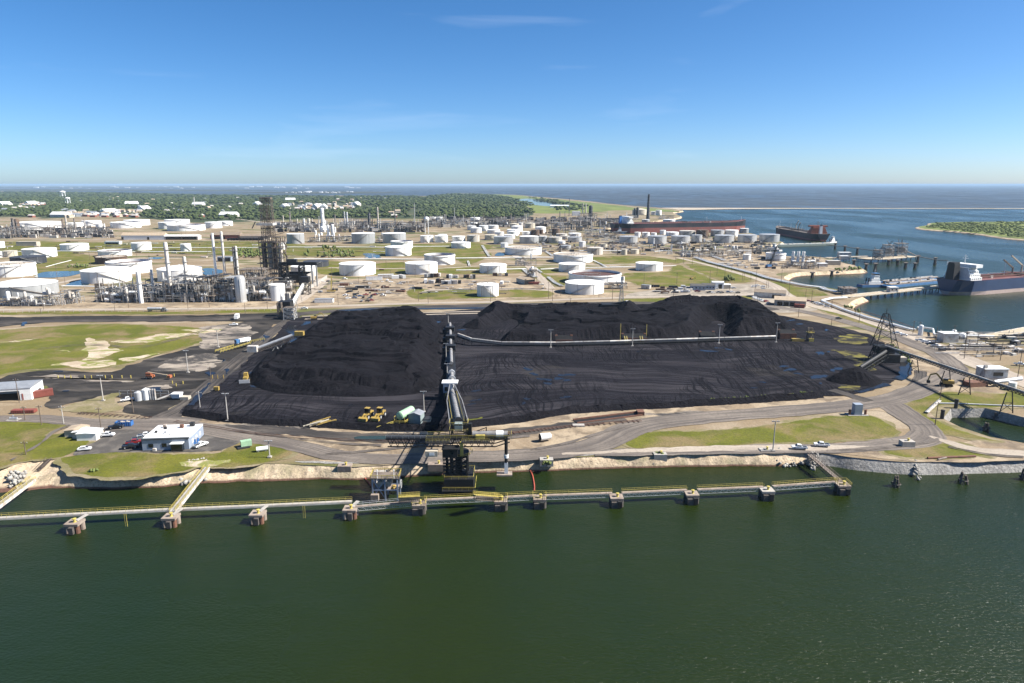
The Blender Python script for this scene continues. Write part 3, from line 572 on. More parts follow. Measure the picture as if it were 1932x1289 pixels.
for i, a in enumerate((('c', 900, 765, 60, 12), ('c', 980, 800, 70, 12), ('c', 1090, 840, 75, 12), ('c', 1140, 875, 45, 10), ('c', 1250, 835, 60, 10), ('c', 1340, 800, 75, 9), ('c', 1340, 850, 40, 10), ('c', 475, 935, 30, 18), ('c', 470, 1020, 38, 14), ('c', 850, 1072, 40, 12), ('c', 440, 1052, 34, 10), ('c', 1330, 1000, 60, 8), ('c', 880, 1035, 60, 7),
    ('c', 345, 390, 36, 9), ('c', 170, 323, 32, 9), ('c', 125, 380, 20, 7), ('c', 105, 580, 28, 10), ('c', 98, 553, 12, 9), ('d', 930, 590, 65, 9), ('d', 1105, 570, 34, 7), ('d', 985, 560, 26, 5), ('d', 1530, 725, 55, 12), ('d', 1590, 755, 46, 20), ('d', 1670, 785, 38, 9), ('d', 1830, 805, 80, 18), ('d', 1355, 860, 26, 5), ('d', 1290, 912, 28, 5), ('d', 1870, 595, 36, 14), ('d', 1870, 875, 40, 6), ('d', 215, 590, 18, 3), ('d', 1600, 310, 30, 14), ('d', 1680, 340, 40, 6),
    ('b', 820, 345, 50, 22), ('b', 720, 500, 30, 26), ('b', 690, 400, 40, 40), ('b', 390, 800, 28, 30), ('b', 400, 910, 60, 14), ('b', 880, 980, 40, 9), ('b', 465, 465, 20, 30), ('b', 60, 650, 30, 22), ('b', 130, 755, 14, 20), ('b', 1290, 1060, 30, 10), ('a', 1835, 575, 30, 20), ('a', 1440, 725, 80, 18), ('a', 1605, 755, 40, 16), ('a', 520, 588, 60, 6), ('a', 225, 688, 40, 6), ('a', 330, 678, 30, 5), ('a', 580, 766, 28, 6), ('e', 100, 390, 34, 12), ('e', 130, 590, 20, 6), ('e', 40, 595, 40, 12), ('e', 230, 765, 60, 20), ('e', 60, 810, 60, 14))):
    blob(*a, i)
# water-filled ditches round the yard
for pts, wd in ((zp('e', (680, 535), (780, 580), (830, 640), (850, 720), (830, 800), (770, 840)), 5.0), (zp('e', (700, 885), (600, 905), (500, 930), (400, 950)), 4.0), (zp('a', (1890, 680), (1800, 790), (1720, 880)), 2.2), ([(640, 586), (720, 583), (860, 582), (935, 580.5)], 5.0), (zp('a', (225, 130), (215, 150), (205, 165)), 2.5)):
    road('ditch', pts, wd, 0.25, 'puddle_water', 0.9)
for pts in ([(570, 597), (640, 595), (700, 592.5)], [(700, 592), (800, 590), (930, 587)], [(575, 602), (640, 602)], [(780, 594), (905, 591)]):
    road('concrete_strip', pts, 3.2, 0.3, 'pale_road', 0.3)
puddle(zp('A', (330, 905), (390, 875), (760, 865), (700, 895), (520, 925), (350, 925)), 0.16); puddle(zp('A', (590, 990), (780, 940), (800, 985)), 0.16); puddle(zp('B', (1400, 710), (1500, 712), (1560, 742), (1420, 745)), 0.16); puddle(zp('A', (1815, 845), (1910, 840), (2010, 870), (1830, 905)), 0.16); puddle(zp('A', (1340, 745), (1500, 740), (1420, 756)), 0.16); puddle(zp('C', (640, 710), (690, 700), (720, 728), (650, 730)), 0.16)
puddle(zp('q', (1290, 300), (1450, 290), (1620, 300), (1560, 325), (1340, 328)), 0.17)
# ---------------------------------------------------------------- coal piles
def pile(name, px, Hfun, slope, res, label, gamp=0.9, zb=LZ + 0.2, seed=0, m='coal'):
    P = crom([G(x, y) for x, y in px], 4, True); xs = [p.x for p in P]; ys = [p.y for p in P]
    X, Y = np.meshgrid(np.arange(min(xs) - 2, max(xs) + 2, res), np.arange(min(ys) - 2, max(ys) + 2, res))
    s, arc = poly_sd(X, Y, P)
    s = s + 1.6 * fbm(X / 13 + seed, Y / 13, 3) * np.clip(s / 3, 0, 1)
    Hm = Hfun(X, Y) + (3.4 * np.round(2.6 * fbm(X / 34 + seed, Y / 22, 2)) / 2.6 if gamp > .6 else 0); h0 = np.maximum(s, 0) * slope
    k = np.clip(h0 / np.maximum(Hm, .1), 0, 1)
    h = np.where(h0 < Hm, h0, Hm)
    edge = np.clip((h0 - Hm) / 2.0, -1, 1)
    on_slope = np.clip(h0 / 2, 0, 1) * np.clip((Hm - h0) / 2 + 0.6, 0, 1)
    g = np.abs(vnoise(arc / 3.1 + seed, s * 0.04)) + 0.5 * np.abs(vnoise(arc / 1.4 + 9, s * 0.05))
    h = h - on_slope * gamp * g * 2.0 * np.clip(h / 3, 0, 1)
    h = h + np.clip(h / 2, 0, 1) * (0.9 * fbm(X / 22 + seed, Y / 22, 3) + 0.35 * fbm(X / 3.5, Y / 3.5, 3))
    top = np.clip((h0 - Hm) / 2, 0, 1); h = h + 1.5 * on_slope * fbm(X / 9 + seed, Y / 9, 3) + top * (1.6 * fbm(X / 30, Y / 14 + seed, 3) + 1.5 * (.5 - 2.2 * np.abs(fbm(X / 17 + seed, Y / 17, 3))))
    h = h + top * 0.9 * vnoise(X * 0.06 + Y * 0.02 + 3, Y * 0.55 + fbm(X / 30, Y / 30, 2) * 6)
    h = np.where(s > 0, np.maximum(h, 0.0), -0.4)
    ny, nx = X.shape; idx = np.arange(nx * ny).reshape(ny, nx); keep = s > -res * 1.6
    q = keep[:-1, :-1] & keep[1:, :-1] & keep[:-1, 1:] & keep[1:, 1:]
    fs = np.stack([idx[:-1, :-1][q], idx[:-1, 1:][q], idx[1:, 1:][q], idx[1:, :-1][q]], 1)
    used = np.unique(fs); rm = np.full(nx * ny, -1); rm[used] = np.arange(len(used)); V = np.stack([X.ravel(), Y.ravel(), (h + zb).ravel()], 1)[used]
    me = bpy.data.meshes.new(name); me.from_pydata(V.tolist(), [], rm[fs].tolist()); me.materials.append(MATS[m]); me.update()
    o = bpy.data.objects.new(name, me); COL.objects.link(o); return tag(o, label, 'coal pile')
def ramp(v, a, b): return np.clip((v - a) / (b - a), 0, 1)
pl = [(478, 712), (492, 690), (520, 668), (548, 650), (580, 622), (610, 606), (660, 600), (740, 600), (800, 606), (828, 620), (832, 650), (828, 690), (812, 718), (770, 736), (700, 744), (620, 742), (545, 738), (500, 728)]
ya, yb_ = G(680, 741).y, G(700, 600).y
pile('coal_pile', pl, lambda X, Y: 7.5 - 1.5 * ramp(Y, ya + 90, yb_ - 20) + 1.0 * ramp(X, -85, -55) * ramp(Y, ya + 40, ya + 110) - 3 * np.exp(-((X + 125) ** 2 + (Y - ya - 42) ** 2) / 300), 0.72, 0.9, 'broad flat-topped black coal pile with rilled front slope beside the stacker conveyor', 1.5, seed=3)
pile('coal_pile', [(468, 716), (490, 684), (520, 664), (560, 656), (640, 700), (760, 715), (835, 700), (834, 722), (800, 742), (700, 750), (600, 748), (520, 742), (480, 730)], lambda X, Y: 3.2 + 0.6 * fbm(X / 12, Y / 12, 3), 0.75, 0.9, 'low black coal bench at the foot of the flat-topped coal pile', 0.9, seed=8)
pile('coal_pile', [(575, 648), (610, 622), (650, 610), (720, 604), (795, 604), (822, 618), (826, 640), (812, 662), (760, 664), (700, 655), (640, 650)], lambda X, Y: 5.0 + 2.2 * ramp(X, -95, -60), 0.7, 0.9, 'upper coal tier heaped on the back of the flat-topped coal pile', 1.2, LZ + 5.0, 33)
pr = [(872, 617), (905, 604), (900, 592), (925, 587), (970, 583), (1040, 584), (1110, 586), (1180, 588), (1250, 580), (1330, 576), (1400, 580), (1450, 590), (1480, 608), (1500, 626), (1470, 634), (1420, 637), (1385, 637), (1364, 628), (1368, 612), (1350, 606), (1335, 616), (1315, 634), (1250, 641), (1170, 643), (1100, 646), (1050, 648), (990, 648), (945, 648), (950, 634), (978, 612), (965, 603), (940, 612), (910, 622)]
xr = lambda px, py: G(px, py).x
pile('coal_pile', pr, lambda X, Y: 6.4 + 2.6 * np.exp(-((X - xr(928, 600)) / 13) ** 2) - 1.8 * np.exp(-((X - xr(1010, 600)) / 22) ** 2) + 1.5 * np.exp(-((X - xr(1140, 610)) / 16) ** 2) - 1.5 * np.exp(-((X - xr(1225, 600)) / 18) ** 2) + 4.4 * np.exp(-((X - xr(1320, 600)) / 34) ** 2) + 3.6 * np.exp(-((X - xr(1422, 605)) / 19) ** 2), 0.82, 1.0, 'long high black coal pile with dug-out hollows behind the tube conveyor', 1.0, seed=21)
pile('coal_pile', zp('d', (60, 275), (110, 255), (180, 250), (250, 262), (270, 285), (200, 300), (110, 300)), lambda X, Y: np.full(X.shape, 30.0), 0.72, 0.8, 'small sharp coal cone under the head of the dark stacker', 0.1, LZ + 7.0, 5)
pile('coal_pile', zp('e', (120, 845), (200, 800), (330, 770), (480, 790), (620, 840), (600, 900), (420, 905), (230, 880)), lambda X, Y: 5.0 + 0.0 * X, 0.62, 0.7, 'small ridged coal heap beside the flooded corner of the yard', 0.5, LZ + .2, 12)
# low berm along the seaward edge of the yard
bp = [(348, 781), (420, 792), (520, 800), (640, 805), (740, 811), (835, 811), (877, 804), (988, 793), (1051, 781), (1150, 773), (1317, 764), (1464, 755), (1550, 748)]
Wb = resample(crom([G(x, y) for x, y in bp], 6), 1.5, False); b = MB(); vs = []
for i, p in enumerate(Wb):
    nn = float(fbm(np.array(i / 4.0), np.array(2.0), 3)); n2 = float(fbm(np.array(i / 1.5), np.array(9.0), 2))
    for dy, z in ((6.5, 0.0), (2.5, 1.5), (1.0, 1.9), (-1.5, 0.6 + n2), (-3.4, -0.3)): vs.append((p.x, p.y + dy + n2 * 1.5, LZ + 0.16 + z * (1 + nn * 0.6)))
b.add(vs, [(i * 5 + k, i * 5 + k + 1, i * 5 + k + 6, i * 5 + k + 5) for i in range(len(Wb) - 1) for k in range(4)])
o = b.build('coal_berm', 'coal', None, False)
if o.data.polygons[5].normal.z < 0: o.data.flip_normals()
tag(o, None, None, None, 'structure')

# tyre ruts worn into sand and lawn
for pts in ([(600, 858), (700, 850), (820, 838), (900, 832), (1000, 822)], [(1000, 848), (1060, 838), (1120, 820), (1180, 803)], [(1560, 850), (1650, 846), (1730, 838), (1770, 828)], [(1790, 842), (1860, 856), (1932, 862)], [(60, 660), (160, 650), (260, 655), (330, 640), (400, 618)], [(20, 868), (70, 840), (100, 815), (130, 803)], [(640, 566), (760, 560), (860, 556), (960, 552)], [(1240, 556), (1330, 551), (1420, 548)], [(600, 545), (680, 540), (760, 536), (840, 532)], [(20, 577), (200, 576), (420, 573)], [(430, 812), (520, 822), (620, 834), (720, 840)], [(1320, 500), (1400, 505), (1460, 508)]):
    for o_ in (-1.1, 1.1): road('wheel_rut', [(x, y + o_) for x, y in pts], .7, .21, 'road', .5)
# ---------------------------------------------------------------- storage tanks
# zoom key, left, right, top of the side edge, lowest point of the base | shell | roof type | label
TK = """
A 150 525 425 500 w c|wide white storage tank behind the left refinery stacks
A 607 748 432 478 w c|white storage tank between two thin refinery stacks by the woodland
A 748 908 414 465 w c|low white storage tank near the woodland edge beside the school roofs
A 870 945 442 490 w c|small white tank above the dark refinery building
A 1015 1260 424 482 w o|white open-topped tank with dark red interior by the woodland edge
A 1130 1343 406 458 w c|white tank half hidden behind the red-rimmed open tank by the woodland
A 1437 1580 426 488 w c|white tank beside the large low open tank above the railway sheds
A 1492 1702 410 440 w c|low white tank behind the large low open tank above the sheds
A 1525 1840 447 508 w o|large low white open tank above the railway sheds
B -55 88 425 482 w c|white tank above the brick railway shed
B 58 185 418 460 w c|white tank standing apart in grass beyond the brick railway shed
A 565 788 622 688 w c|white storage tank alone beside the pale pipe line left of the warehouse
A 232 497 664 748 w c|broad white tank behind the black tank
A 40 153 684 742 c c|small cream tank left of the broad white tank
A -60 50 692 745 w c|white tank cut by the frame beside the small cream tank
A -40 40 602 660 w c|tall white tank cut by the frame near bare yard
A 125 400 735 808 k c|black storage tank on the grass by the pond
A 908 1175 676 740 w o|white open tank with bright rust roof behind the brown tank
A 880 1135 732 805 r d|rusty brown storage tank between white tanks
A 990 1355 775 895 w o|large white open tank with dark red floating roof behind the cone-roofed tank
A 770 1170 852 980 w k|large white cone-roofed tank beside the pond and process unit
A -40 305 795 922 w d|large white tank with cluttered rim beside the pond
A -30 493 975 1105 g k|huge grey tank with white roof and diagonal stair
A 1197 1360 610 683 w c|white tank on the pipe corridor below the long warehouse
A 1632 1722 622 688 w c|small white tank on the pipe corridor by bare poles
A 1445 1815 840 965 w k|broad white cone-roofed tank behind the tall process columns
B 680 832 530 622 g c|grey tank right of the coker derrick
B 1262 1470 525 622 g c|grey tank with diagonal stair beside the white gas vessels
B 1540 1748 525 618 g c|grey tank with stair behind the white pair of tanks
B 1612 1808 595 668 w o|white open tank with dark rim just behind a closed white tank
B 1565 1797 645 735 w c|white closed tank in front of the dark-rimmed open tank
B 1155 1475 795 912 w c|broad white tank in front of the green thicket
C -165 122 790 900 w c|white tank above the row of trailers
B 830 1050 776 835 k c|low dark grey tank behind the coke pit crane
B 720 945 820 920 w c|white tank seen under the coke pit crane girder
B 523 662 985 1140 w c|tall white silo tank with diagonal stair in front of the coker
B 360 408 1064 1130 w c|small white upright drum in front of the black pipework
B 605 668 610 675 w c|small white tank just right of the coker derrick
C 5 280 715 815 w o|white open tank with dark red roof beside the diagonal pipe rack
C 502 742 806 893 w c|white tank above the truck yard
C 478 672 984 1103 w c|white tank alone on the bright grass strip by the road
C 730 1058 650 728 w d|white floating-roof tank with dirty roof beside the beige tanks
C 1167 1517 710 797 w d|broad white floating-roof tank with dirty roof
C 1213 1450 798 880 w c|white tank between two broad floating-roof tanks
C 1303 1770 880 995 w o|largest open white tank with deep rust red interior
C 1270 1617 965 1083 w c|white tank with flat roof in front of the largest open tank
C 245 420 608 665 w c|white tank at the edge of the marshy grass
D 235 475 792 870 w c|white tank alone in the wide grass field
D 1200 1270 716 768 w c|small white tank on the sandy spit
D 1408 1578 702 775 w o|white open tank on the sandy spit beside three columns
C -33 47 548 612 w c|@row of small white tanks behind the grass
C 10 85 545 605 w c|@row of small white tanks behind the grass
C 95 215 548 610 w c|@row of small white tanks behind the grass
C 125 207 536 570 w c|@row of small white tanks behind the grass
C 252 372 553 605 w c|@row of small white tanks behind the grass
C 387 500 543 605 d c|streaked dirty tank with dark band in the small tank row
C 547 660 540 588 c c|beige tank beside the streaked dirty tank
C 627 803 555 628 y c|grey-beige tank behind the small white tank
C 860 1032 553 622 g c|mid grey tank in the middle of the crowded tank rows
C 1035 1110 552 612 g c|narrow grey tank touching the mid grey tank
C 1113 1243 560 615 d c|stained beige tank right of the narrow grey tank
C 690 757 614 657 w c|@small white tank among the pipe lanes
C 1210 1272 596 638 w c|@small white tank among the pipe lanes
C 1230 1325 635 675 y c|@small silvery tank among the pipe lanes
C 1395 1453 599 650 w c|@small white tank among the pipe lanes
C 1295 1422 560 605 y c|@silvery tanks bunched beside the slip
C 1190 1290 530 560 d c|@silvery tanks bunched beside the slip
C 1300 1415 525 555 w c|@silvery tanks bunched beside the slip
C 1225 1310 550 580 d c|@silvery tanks bunched beside the slip
C 1470 1612 655 722 d c|@stained tank by the white pipe bridge
C 1590 1650 622 662 c c|@stained tank by the white pipe bridge
C 418 482 428 460 w c|@white tank in the crowded back cluster
C 390 470 460 498 w c|@white tank in the crowded back cluster
C 420 520 477 525 w c|@white tank in the crowded back cluster
C 495 577 456 508 w c|@white tank in the crowded back cluster
C 580 670 454 488 w c|@white tank in the crowded back cluster
C 568 685 494 530 w c|@white tank in the crowded back cluster
C 640 720 514 548 w c|@white tank in the crowded back cluster
C 720 820 538 575 w c|@white tank in the crowded back cluster
C 747 860 492 545 w c|@white tank in the crowded back cluster
C 760 845 511 550 w c|@white tank in the crowded back cluster
C 787 887 462 515 w k|@white tank in the crowded back cluster
C 883 965 511 545 w c|@white tank in the crowded back cluster
C 1000 1097 470 525 w k|@white tank in the crowded back cluster
C 852 890 430 460 w c|@white tank in the crowded back cluster
C 965 1040 495 545 r c|@brown tank in the crowded back cluster
C 1040 1075 494 540 r c|@brown tank in the crowded back cluster
C 1152 1222 485 545 r c|brown tank standing apart right of the crowded cluster
C 775 855 440 475 c k|@tan domed tank behind the crowded cluster
C 912 1000 436 480 c k|@tan domed tank behind the crowded cluster
C 418 505 384 418 w c|@small far white tank at the meadow edge
C 58 112 380 407 w c|@small far white tank at the meadow edge
C 110 173 380 407 w c|@small far white tank at the meadow edge
D 88 250 553 622 y c|@silver tank with stair in the quayside row
D 345 510 550 625 y c|@silver tank with stair in the quayside row
D 555 720 550 618 y c|@silver tank with stair in the quayside row
D 735 830 541 612 y c|slim silver tank in the quayside row
D 945 1115 543 615 y c|@silver tank with stair in the quayside row
D 1155 1320 540 612 y c|@silver tank with stair in the quayside row
D 1350 1523 535 610 y c|@silver tank with stair in the quayside row
D 225 278 516 565 w c|@white tank behind the quayside row
D 290 360 518 565 w c|@white tank behind the quayside row
D 372 423 522 548 w c|@white tank behind the quayside row
D 453 505 499 540 w c|@white tank behind the quayside row
D 505 620 515 552 w c|@white tank behind the quayside row
D 630 770 503 552 d c|@white tank behind the quayside row
D 780 890 496 557 r c|dark rusty tank behind the quayside row
D 910 1030 497 557 y c|@white tank behind the quayside row
D 1040 1155 497 557 w c|@white tank behind the quayside row
D 1172 1250 482 527 g c|dull grey tank at the ship's bow
D 107 157 671 722 c c|@cream tank beside the grass field
D 190 262 671 715 c c|@cream tank beside the grass field
D 205 335 312 362 c k|domed white-topped tank beside the dark flare tower
D 370 430 330 362 w c|@white tank on the point beyond the flare tower
D 415 467 318 365 w c|@white tank on the point beyond the flare tower
D 480 590 402 425 w c|@low white tank behind the long red tanker
D 290 360 402 432 g c|@low grey tank behind the long red tanker
"""
TM = dict(w='tank_white', c='tank_cream', g='tank_grey', k='tank_black', r='tank_rust', d='tank_dirty', y='tank_silver')
def make_tank(P, r, h, mk, typ, label, group, seed, stair_dir=1, near=True):
    t = thing('storage_tank', label, 'storage tank', P, group); n = 56 if r * 1288 / P.y > 22 else 32; x, y, z = P
    wall = TM[mk]; rf = 'tank_roof_white' if mk in 'wg' else wall
    b = MB(); dep = h * 0.28 if typ == 'o' else h * 0.1
    if typ in 'od': b.lathe((x, y, z - .3), [(r, 0), (r, h), (r - 0.3, h), (r - 0.3, h - dep)], n)
    else: b.lathe((x, y, z - .3), [(r, 0), (r, h)], n)
    b.build('shell', wall, t, True)
    b = MB()
    if typ in 'od':
        zr = z - .3 + h - dep; b.lathe((x, y, zr), [(r - 0.3, 0), (r - 1.2, 0.5), (r - 2.0, 0.05), (r * .4, 0.15), (0.01, 0.3)], n)
        o = b.build('floating_roof', 'rust_red' if typ == 'o' else 'dirty_roof', t)
        b = MB(); b.beam((x - r * .95, y, zr + dep), (x + r * .1, y + r * .2, zr + .5), 0.9, 0.3); b.build('roof_ladder', 'grey_steel', t)
        if r > 9:
            b = MB(); rng = random.Random(seed)
            for q in range(8):
                b = MB(); a = rng.uniform(0, 6.28); d = r * rng.uniform(.15, .8); b.box((x + d * math.cos(a), y + d * math.sin(a), zr + .2), (1.2, 1.2, 0.9)); b.build('roof_fitting', 'dirty_roof', t)
    else:
        rise = r * (0.16 if typ == 'k' else 0.05); b.lathe((x, y, z - .3 + h), [(r + .12, -.25), (r + .12, 0.05), (r * .5, rise * .6), (0.01, rise)], n); o = b.build('roof', rf, t, True)
        b = MB(); b.cyl((x, y, z - .3 + h + rise - .1), (x, y, z + h + rise + .6), 0.4, n=8); b.build('vent', 'grey_steel', o)
    if r > 5:
        g = MB(); zg = z - .3 + h * (0.88 if typ in 'od' else 0.985)
        g.lathe((x, y, zg), [(r, -.15), (r + (.85 if typ in 'od' else .3), 0), (r + (.85 if typ in 'od' else .3), .14), (r, .2)], n); g.build('wind_girder', wall, t)
    if r > 7:
        s = MB(); m_ = 26; face = math.atan2(-y, -x); a0 = face - 0.75 * stair_dir; da = 1.15 * stair_dir / m_; rr = r + .7
        for i in range(m_):
            a, c = a0 + i * da, a0 + (i + 1) * da
            p, q = (x + rr * math.cos(a), y + rr * math.sin(a), z + h * i / m_), (x + rr * math.cos(c), y + rr * math.sin(c), z + h * (i + 1) / m_)
            s.beam(p, q, 1.0, 0.28); s.beam((p[0], p[1], p[2] + 1.0), (q[0], q[1], q[2] + 1.0), .09)
        s.build('stair', 'brown_steel' if mk in 'gyd' else 'grey_steel', t)
        for a in (face + .5, face - .35): s = MB(); s.cyl((x + (r + .25) * math.cos(a), y + (r + .25) * math.sin(a), z), (x + (r + .25) * math.cos(a), y + (r + .25) * math.sin(a), z + h), .13, n=6); s.build('riser_pipe', 'grey_steel', t)
    return t
tank_pos = []
for i, ln in enumerate(TK.strip().split('\n')):
    dat, lab = ln.split('|'); k, xl, xr_, yt, yb, mk, typ = dat.split(); xl, xr_, yt, yb = map(float, (xl, xr_, yt, yb))
    (px, py), = zp(k, ((xl + xr_) / 2, yb)); wpx = (xr_ - xl) / 4.775; (_, pt), = zp(k, (0, yt))
    f = G(px, py); d = Vector((f.x, f.y, 0)); D = d.length; un = d / D
    depth = D; r = 0.0
    for _i in range(4):                       # radius from the angular width, centre one radius behind the front foot
        c = f + un * r; r = wpx / 2 * (c - Vector((0, 0, CAMZ))).length / math.sqrt(F * F + (px - CX) ** 2 + (py - CY) ** 2)
    h = atY(px, pt, c.y).z - LZ + .3
    grp = None
    if lab[0] == '@': lab = lab[1:]; grp = lab.replace('@', '') + 's'
    h = max(h, r * .3); tank_pos.append((c.x, c.y, r))
    make_tank(Vector((c.x, c.y, LZ)), r, h, mk, typ, lab, grp, i, 1 if i % 2 else -1)
# ---------------------------------------------------------------- wharf: loader, conveyors, dolphins, catwalks
def rail(b, a, c, h=1.1, n=None, t=.09):       # handrail between two deck points
    a, c = Vector(a), Vector(c); L = (c - a).length; n = n or max(1, int(L / 2.2)); up = Vector((0, 0, h))
    b.beam(a + up, c + up, t); b.beam(a + up * .55, c + up * .55, t * .8)
    for i in range(n + 1): p = a.lerp(c, i / n); b.beam(p, p + up, t)
def truss(b, a, c, w, h, n, t=.14):            # box truss, a..c at deck level, hanging h below
    a, c = Vector(a), Vector(c); d = (c - a).normalized(); s = d.cross(Vector((0, 0, 1))).normalized() * (w / 2); dn = Vector((0, 0, -h))
    for sg in (-1, 1):
        o = s * sg; b.beam(a + o, c + o, t * 1.4); b.beam(a + o + dn, c + o + dn, t * 1.4)
        for i in range(n):
            p, q = a.lerp(c, i / n) + o, a.lerp(c, (i + 1) / n) + o; m_ = (p + q) / 2 + dn
            b.beam(p, m_, t); b.beam(m_, q, t)
    for i in range(n + 1):
        p = a.lerp(c, i / n); b.beam(p - s, p + s, t); b.beam(p - s + dn, p + s + dn, t)
def lattice(b, base, top, wb, wt, n, t, z_axis_w=None):   # four-legged lattice tower
    base, top = Vector(base), Vector(top); c = [(-1, -1), (1, -1), (1, 1), (-1, 1)]
    def pt(i, f):
        w_ = (wb + (wt - wb) * f) / 2; return base.lerp(top, f) + Vector((c[i][0] * w_, c[i][1] * w_, 0))
    for i in range(4):
        b.beam(pt(i, 0), pt(i, 1), t * 1.5)
        for k in range(n):
            f, g = k / n, (k + 1) / n; j = (i + 1) % 4
            b.beam(pt(i, f), pt(j, g), t); b.beam(pt(j, f), pt(i, g), t); b.beam(pt(i, g), pt(j, g), t)
# catwalk spans and dolphins along the berth
DZ = 3.4
ddef = [(140, 983), (322, 972), (486, 966), (661, 957), (791, 948), (945, 941), (1018, 937), (1163, 935), (1305, 929), (1447, 922), (1590, 912)]
dol_lab = ['brown concrete mooring dolphin under the white catwalk, second along from the shore lawn', 'brown mooring dolphin where the sloping gangway meets the white catwalk', 'brown mooring dolphin under the white catwalk beside the hanging ladder', 'brown mooring dolphin where the white catwalk meets the grey truss', 'dark mooring dolphin beside the winch platform',
           'dark mooring dolphin at the foot of the yellow loader stairs', 'dark mooring dolphin tied to the orange floating boom', 'brown square dolphin with yellow bollard between two long truss spans', 'brown dolphin with yellow bollard and grey fender in mid berth', 'pale concrete dolphin with chamfered corners', 'outer brown dolphin at the end of the catwalk with yellow rail cage']
for i, (px, py) in enumerate(ddef):
    P = G(px, py, DZ); t = thing('mooring_dolphin', dol_lab[i], 'mooring dolphin', (P.x, P.y, 0)); x, y = P.x, P.y
    left = i < 4; m_ = 'brown_concrete' if i != 9 else 'concrete'; wS = 4.4
    b = MB(); b.box((x, y, DZ - .9), (wS, 4.0, 0.7)); b.build('cap', m_, t)
    dk = 'brown_concrete' if left else 'dark_concrete'
    for q, (ox, oy) in enumerate(((-1.5, -1.2), (1.5, -1.2), (-1.5, 1.3), (1.5, 1.3))):
        b = MB(); b.cyl((x + ox, y + oy, -2), (x + ox, y + oy, DZ - 1), .75, n=10); b.build('pile', dk if q != 1 else ('rust' if left else dk), t)
    b = MB(); b.box((x + (.4 if left else .8), y - 2.6, 0.3), (1.4, .9, 2.2)); b.build('fender', 'tyre' if not left else 'dark_concrete', t)
    if not left: b = MB(); b.box((x - .9, y - 2.5, -1), (2.0, .8, DZ - .2)); b.build('fender_frame', 'dark_concrete', t)
    b = MB(); b.lathe((x + .3, y - .3, DZ - .2), [(.55, 0), (.4, .1), (.35, .8), (.6, 1.0), (.6, 1.2), (.01, 1.3)], 10); b.build('bollard', 'yellow_paint', t)
    if left: b = MB(); b.beam((x + .4, y + .4, DZ - .1), (x + 1.6, y + 4, DZ + .2), 1.2, .2); b.build('step_ramp', 'concrete', t)
    if i in (4, 5, 6, 10):
        b = MB(); e = 2.2
        for p, q in (((-e, -e), (e, -e)), ((e, -e), (e, e)), ((-e, e), (e, e)), ((-e, -e), (-e, e))): rail(b, (x + p[0], y + p[1], DZ - .2), (x + q[0], y + q[1], DZ - .2), 1.2, 3)
        b.build('railing', 'yellow_paint', t)
def catwalk(a, c, style, label):
    a, c = G(*a, DZ), G(*c, DZ); mid = a.copy(); mid.z = DZ; t = thing('catwalk', label, 'catwalk', mid)
    d = (c - a).normalized(); s = d.cross(Vector((0, 0, 1))) * .65; L = (c - a).length
    b = MB(); b.beam(a + Vector((0, 0, -.12)), c + Vector((0, 0, -.12)), 1.35, .16); b.build('deck', 'concrete' if style == 'girder' else 'brown_concrete', t)
    b = MB()
    if style == 'girder':
        for sg in (-1, 1): b.beam(a + s * sg * .95 + Vector((0, 0, -.4)), c + s * sg * .95 + Vector((0, 0, -.4)), .2, .5)
        b.build('girder', 'tank_dirty', t)
    else: truss(b, a + Vector((0, 0, -.25)), c + Vector((0, 0, -.25)), 1.3, 1.2, max(4, int(L / 2)), .09); b.build('truss', 'galvanised' if style != 'brown' else 'brown_steel', t)
    for sg in (-1, 1):
        b = MB(); rail(b, a + s * sg, c + s * sg, 1.15, max(2, int(L / 2.1)), .065); b.build('railing', 'galvanised' if style == 'steel' else 'yellow_paint', t)
    return t
catwalk((-70, 980), (140, 969), 'girder', 'white girder catwalk with yellow rail running out of frame past the lawn gangway')
catwalk((140, 969), (322, 960), 'girder', 'white girder catwalk with yellow rail ending at the sloping gangway')
catwalk((322, 960), (490, 953), 'girder', 'white girder catwalk with yellow rail starting at the sloping gangway')
catwalk((490, 953), (664, 945), 'girder', 'white girder catwalk with yellow rail ending near the winch platform')
catwalk((672, 955), (786, 945), 'steel', 'grey truss catwalk without yellow rails beside the winch platform')
catwalk((800, 942.5), (938, 936.5), 'truss', 'yellow-railed truss catwalk in front of the loader tower')
catwalk((953, 937), (1012, 934), 'truss', 'short yellow-railed truss catwalk by the orange boom')
catwalk((1026, 934), (1155, 929.5), 'truss', 'yellow-railed truss catwalk from the boom dolphin to the brown dolphin')
catwalk((1173, 929), (1296, 923.5), 'truss', 'yellow-railed truss catwalk between the two brown bollard dolphins')
catwalk((1316, 923), (1440, 917.5), 'truss', 'truss catwalk with patchy grey and yellow rail')
catwalk((1458, 916.5), (1584, 907.5), 'truss', 'outermost yellow-railed truss catwalk')
def gangway(a, c, za, zc, w, m_rail, m_deck, label, tr=False):
    a, c = G(*a, za), G(*c, zc); t = thing('gangway', label, 'gangway', a); d = (c - a).normalized(); s = d.cross(Vector((0, 0, 1))).normalized() * (w / 2)
    b = MB(); b.beam(a, c, w, .25); b.build('deck', m_deck, t)
    b = MB()
    if tr: truss(b, a, c, w, 1.4, 12, .12); b.build('truss', 'brown_steel', t)
    else:
        for sg in (-1, 1): b.beam(a + s * sg + Vector((0, 0, -.4)), c + s * sg + Vector((0, 0, -.4)), .25, .9)
        b.build('girder', 'white_rust', t)
    for sg in (-1, 1): b = MB(); rail(b, a + s * sg, c + s * sg, 1.1, 14, .1); b.build('railing', m_rail, t)
gangway((325, 966), (391, 882), DZ, 4.2, 1.8, 'yellow_paint', 'concrete', 'white gangway with yellow rails climbing from the catwalk to the riprap')
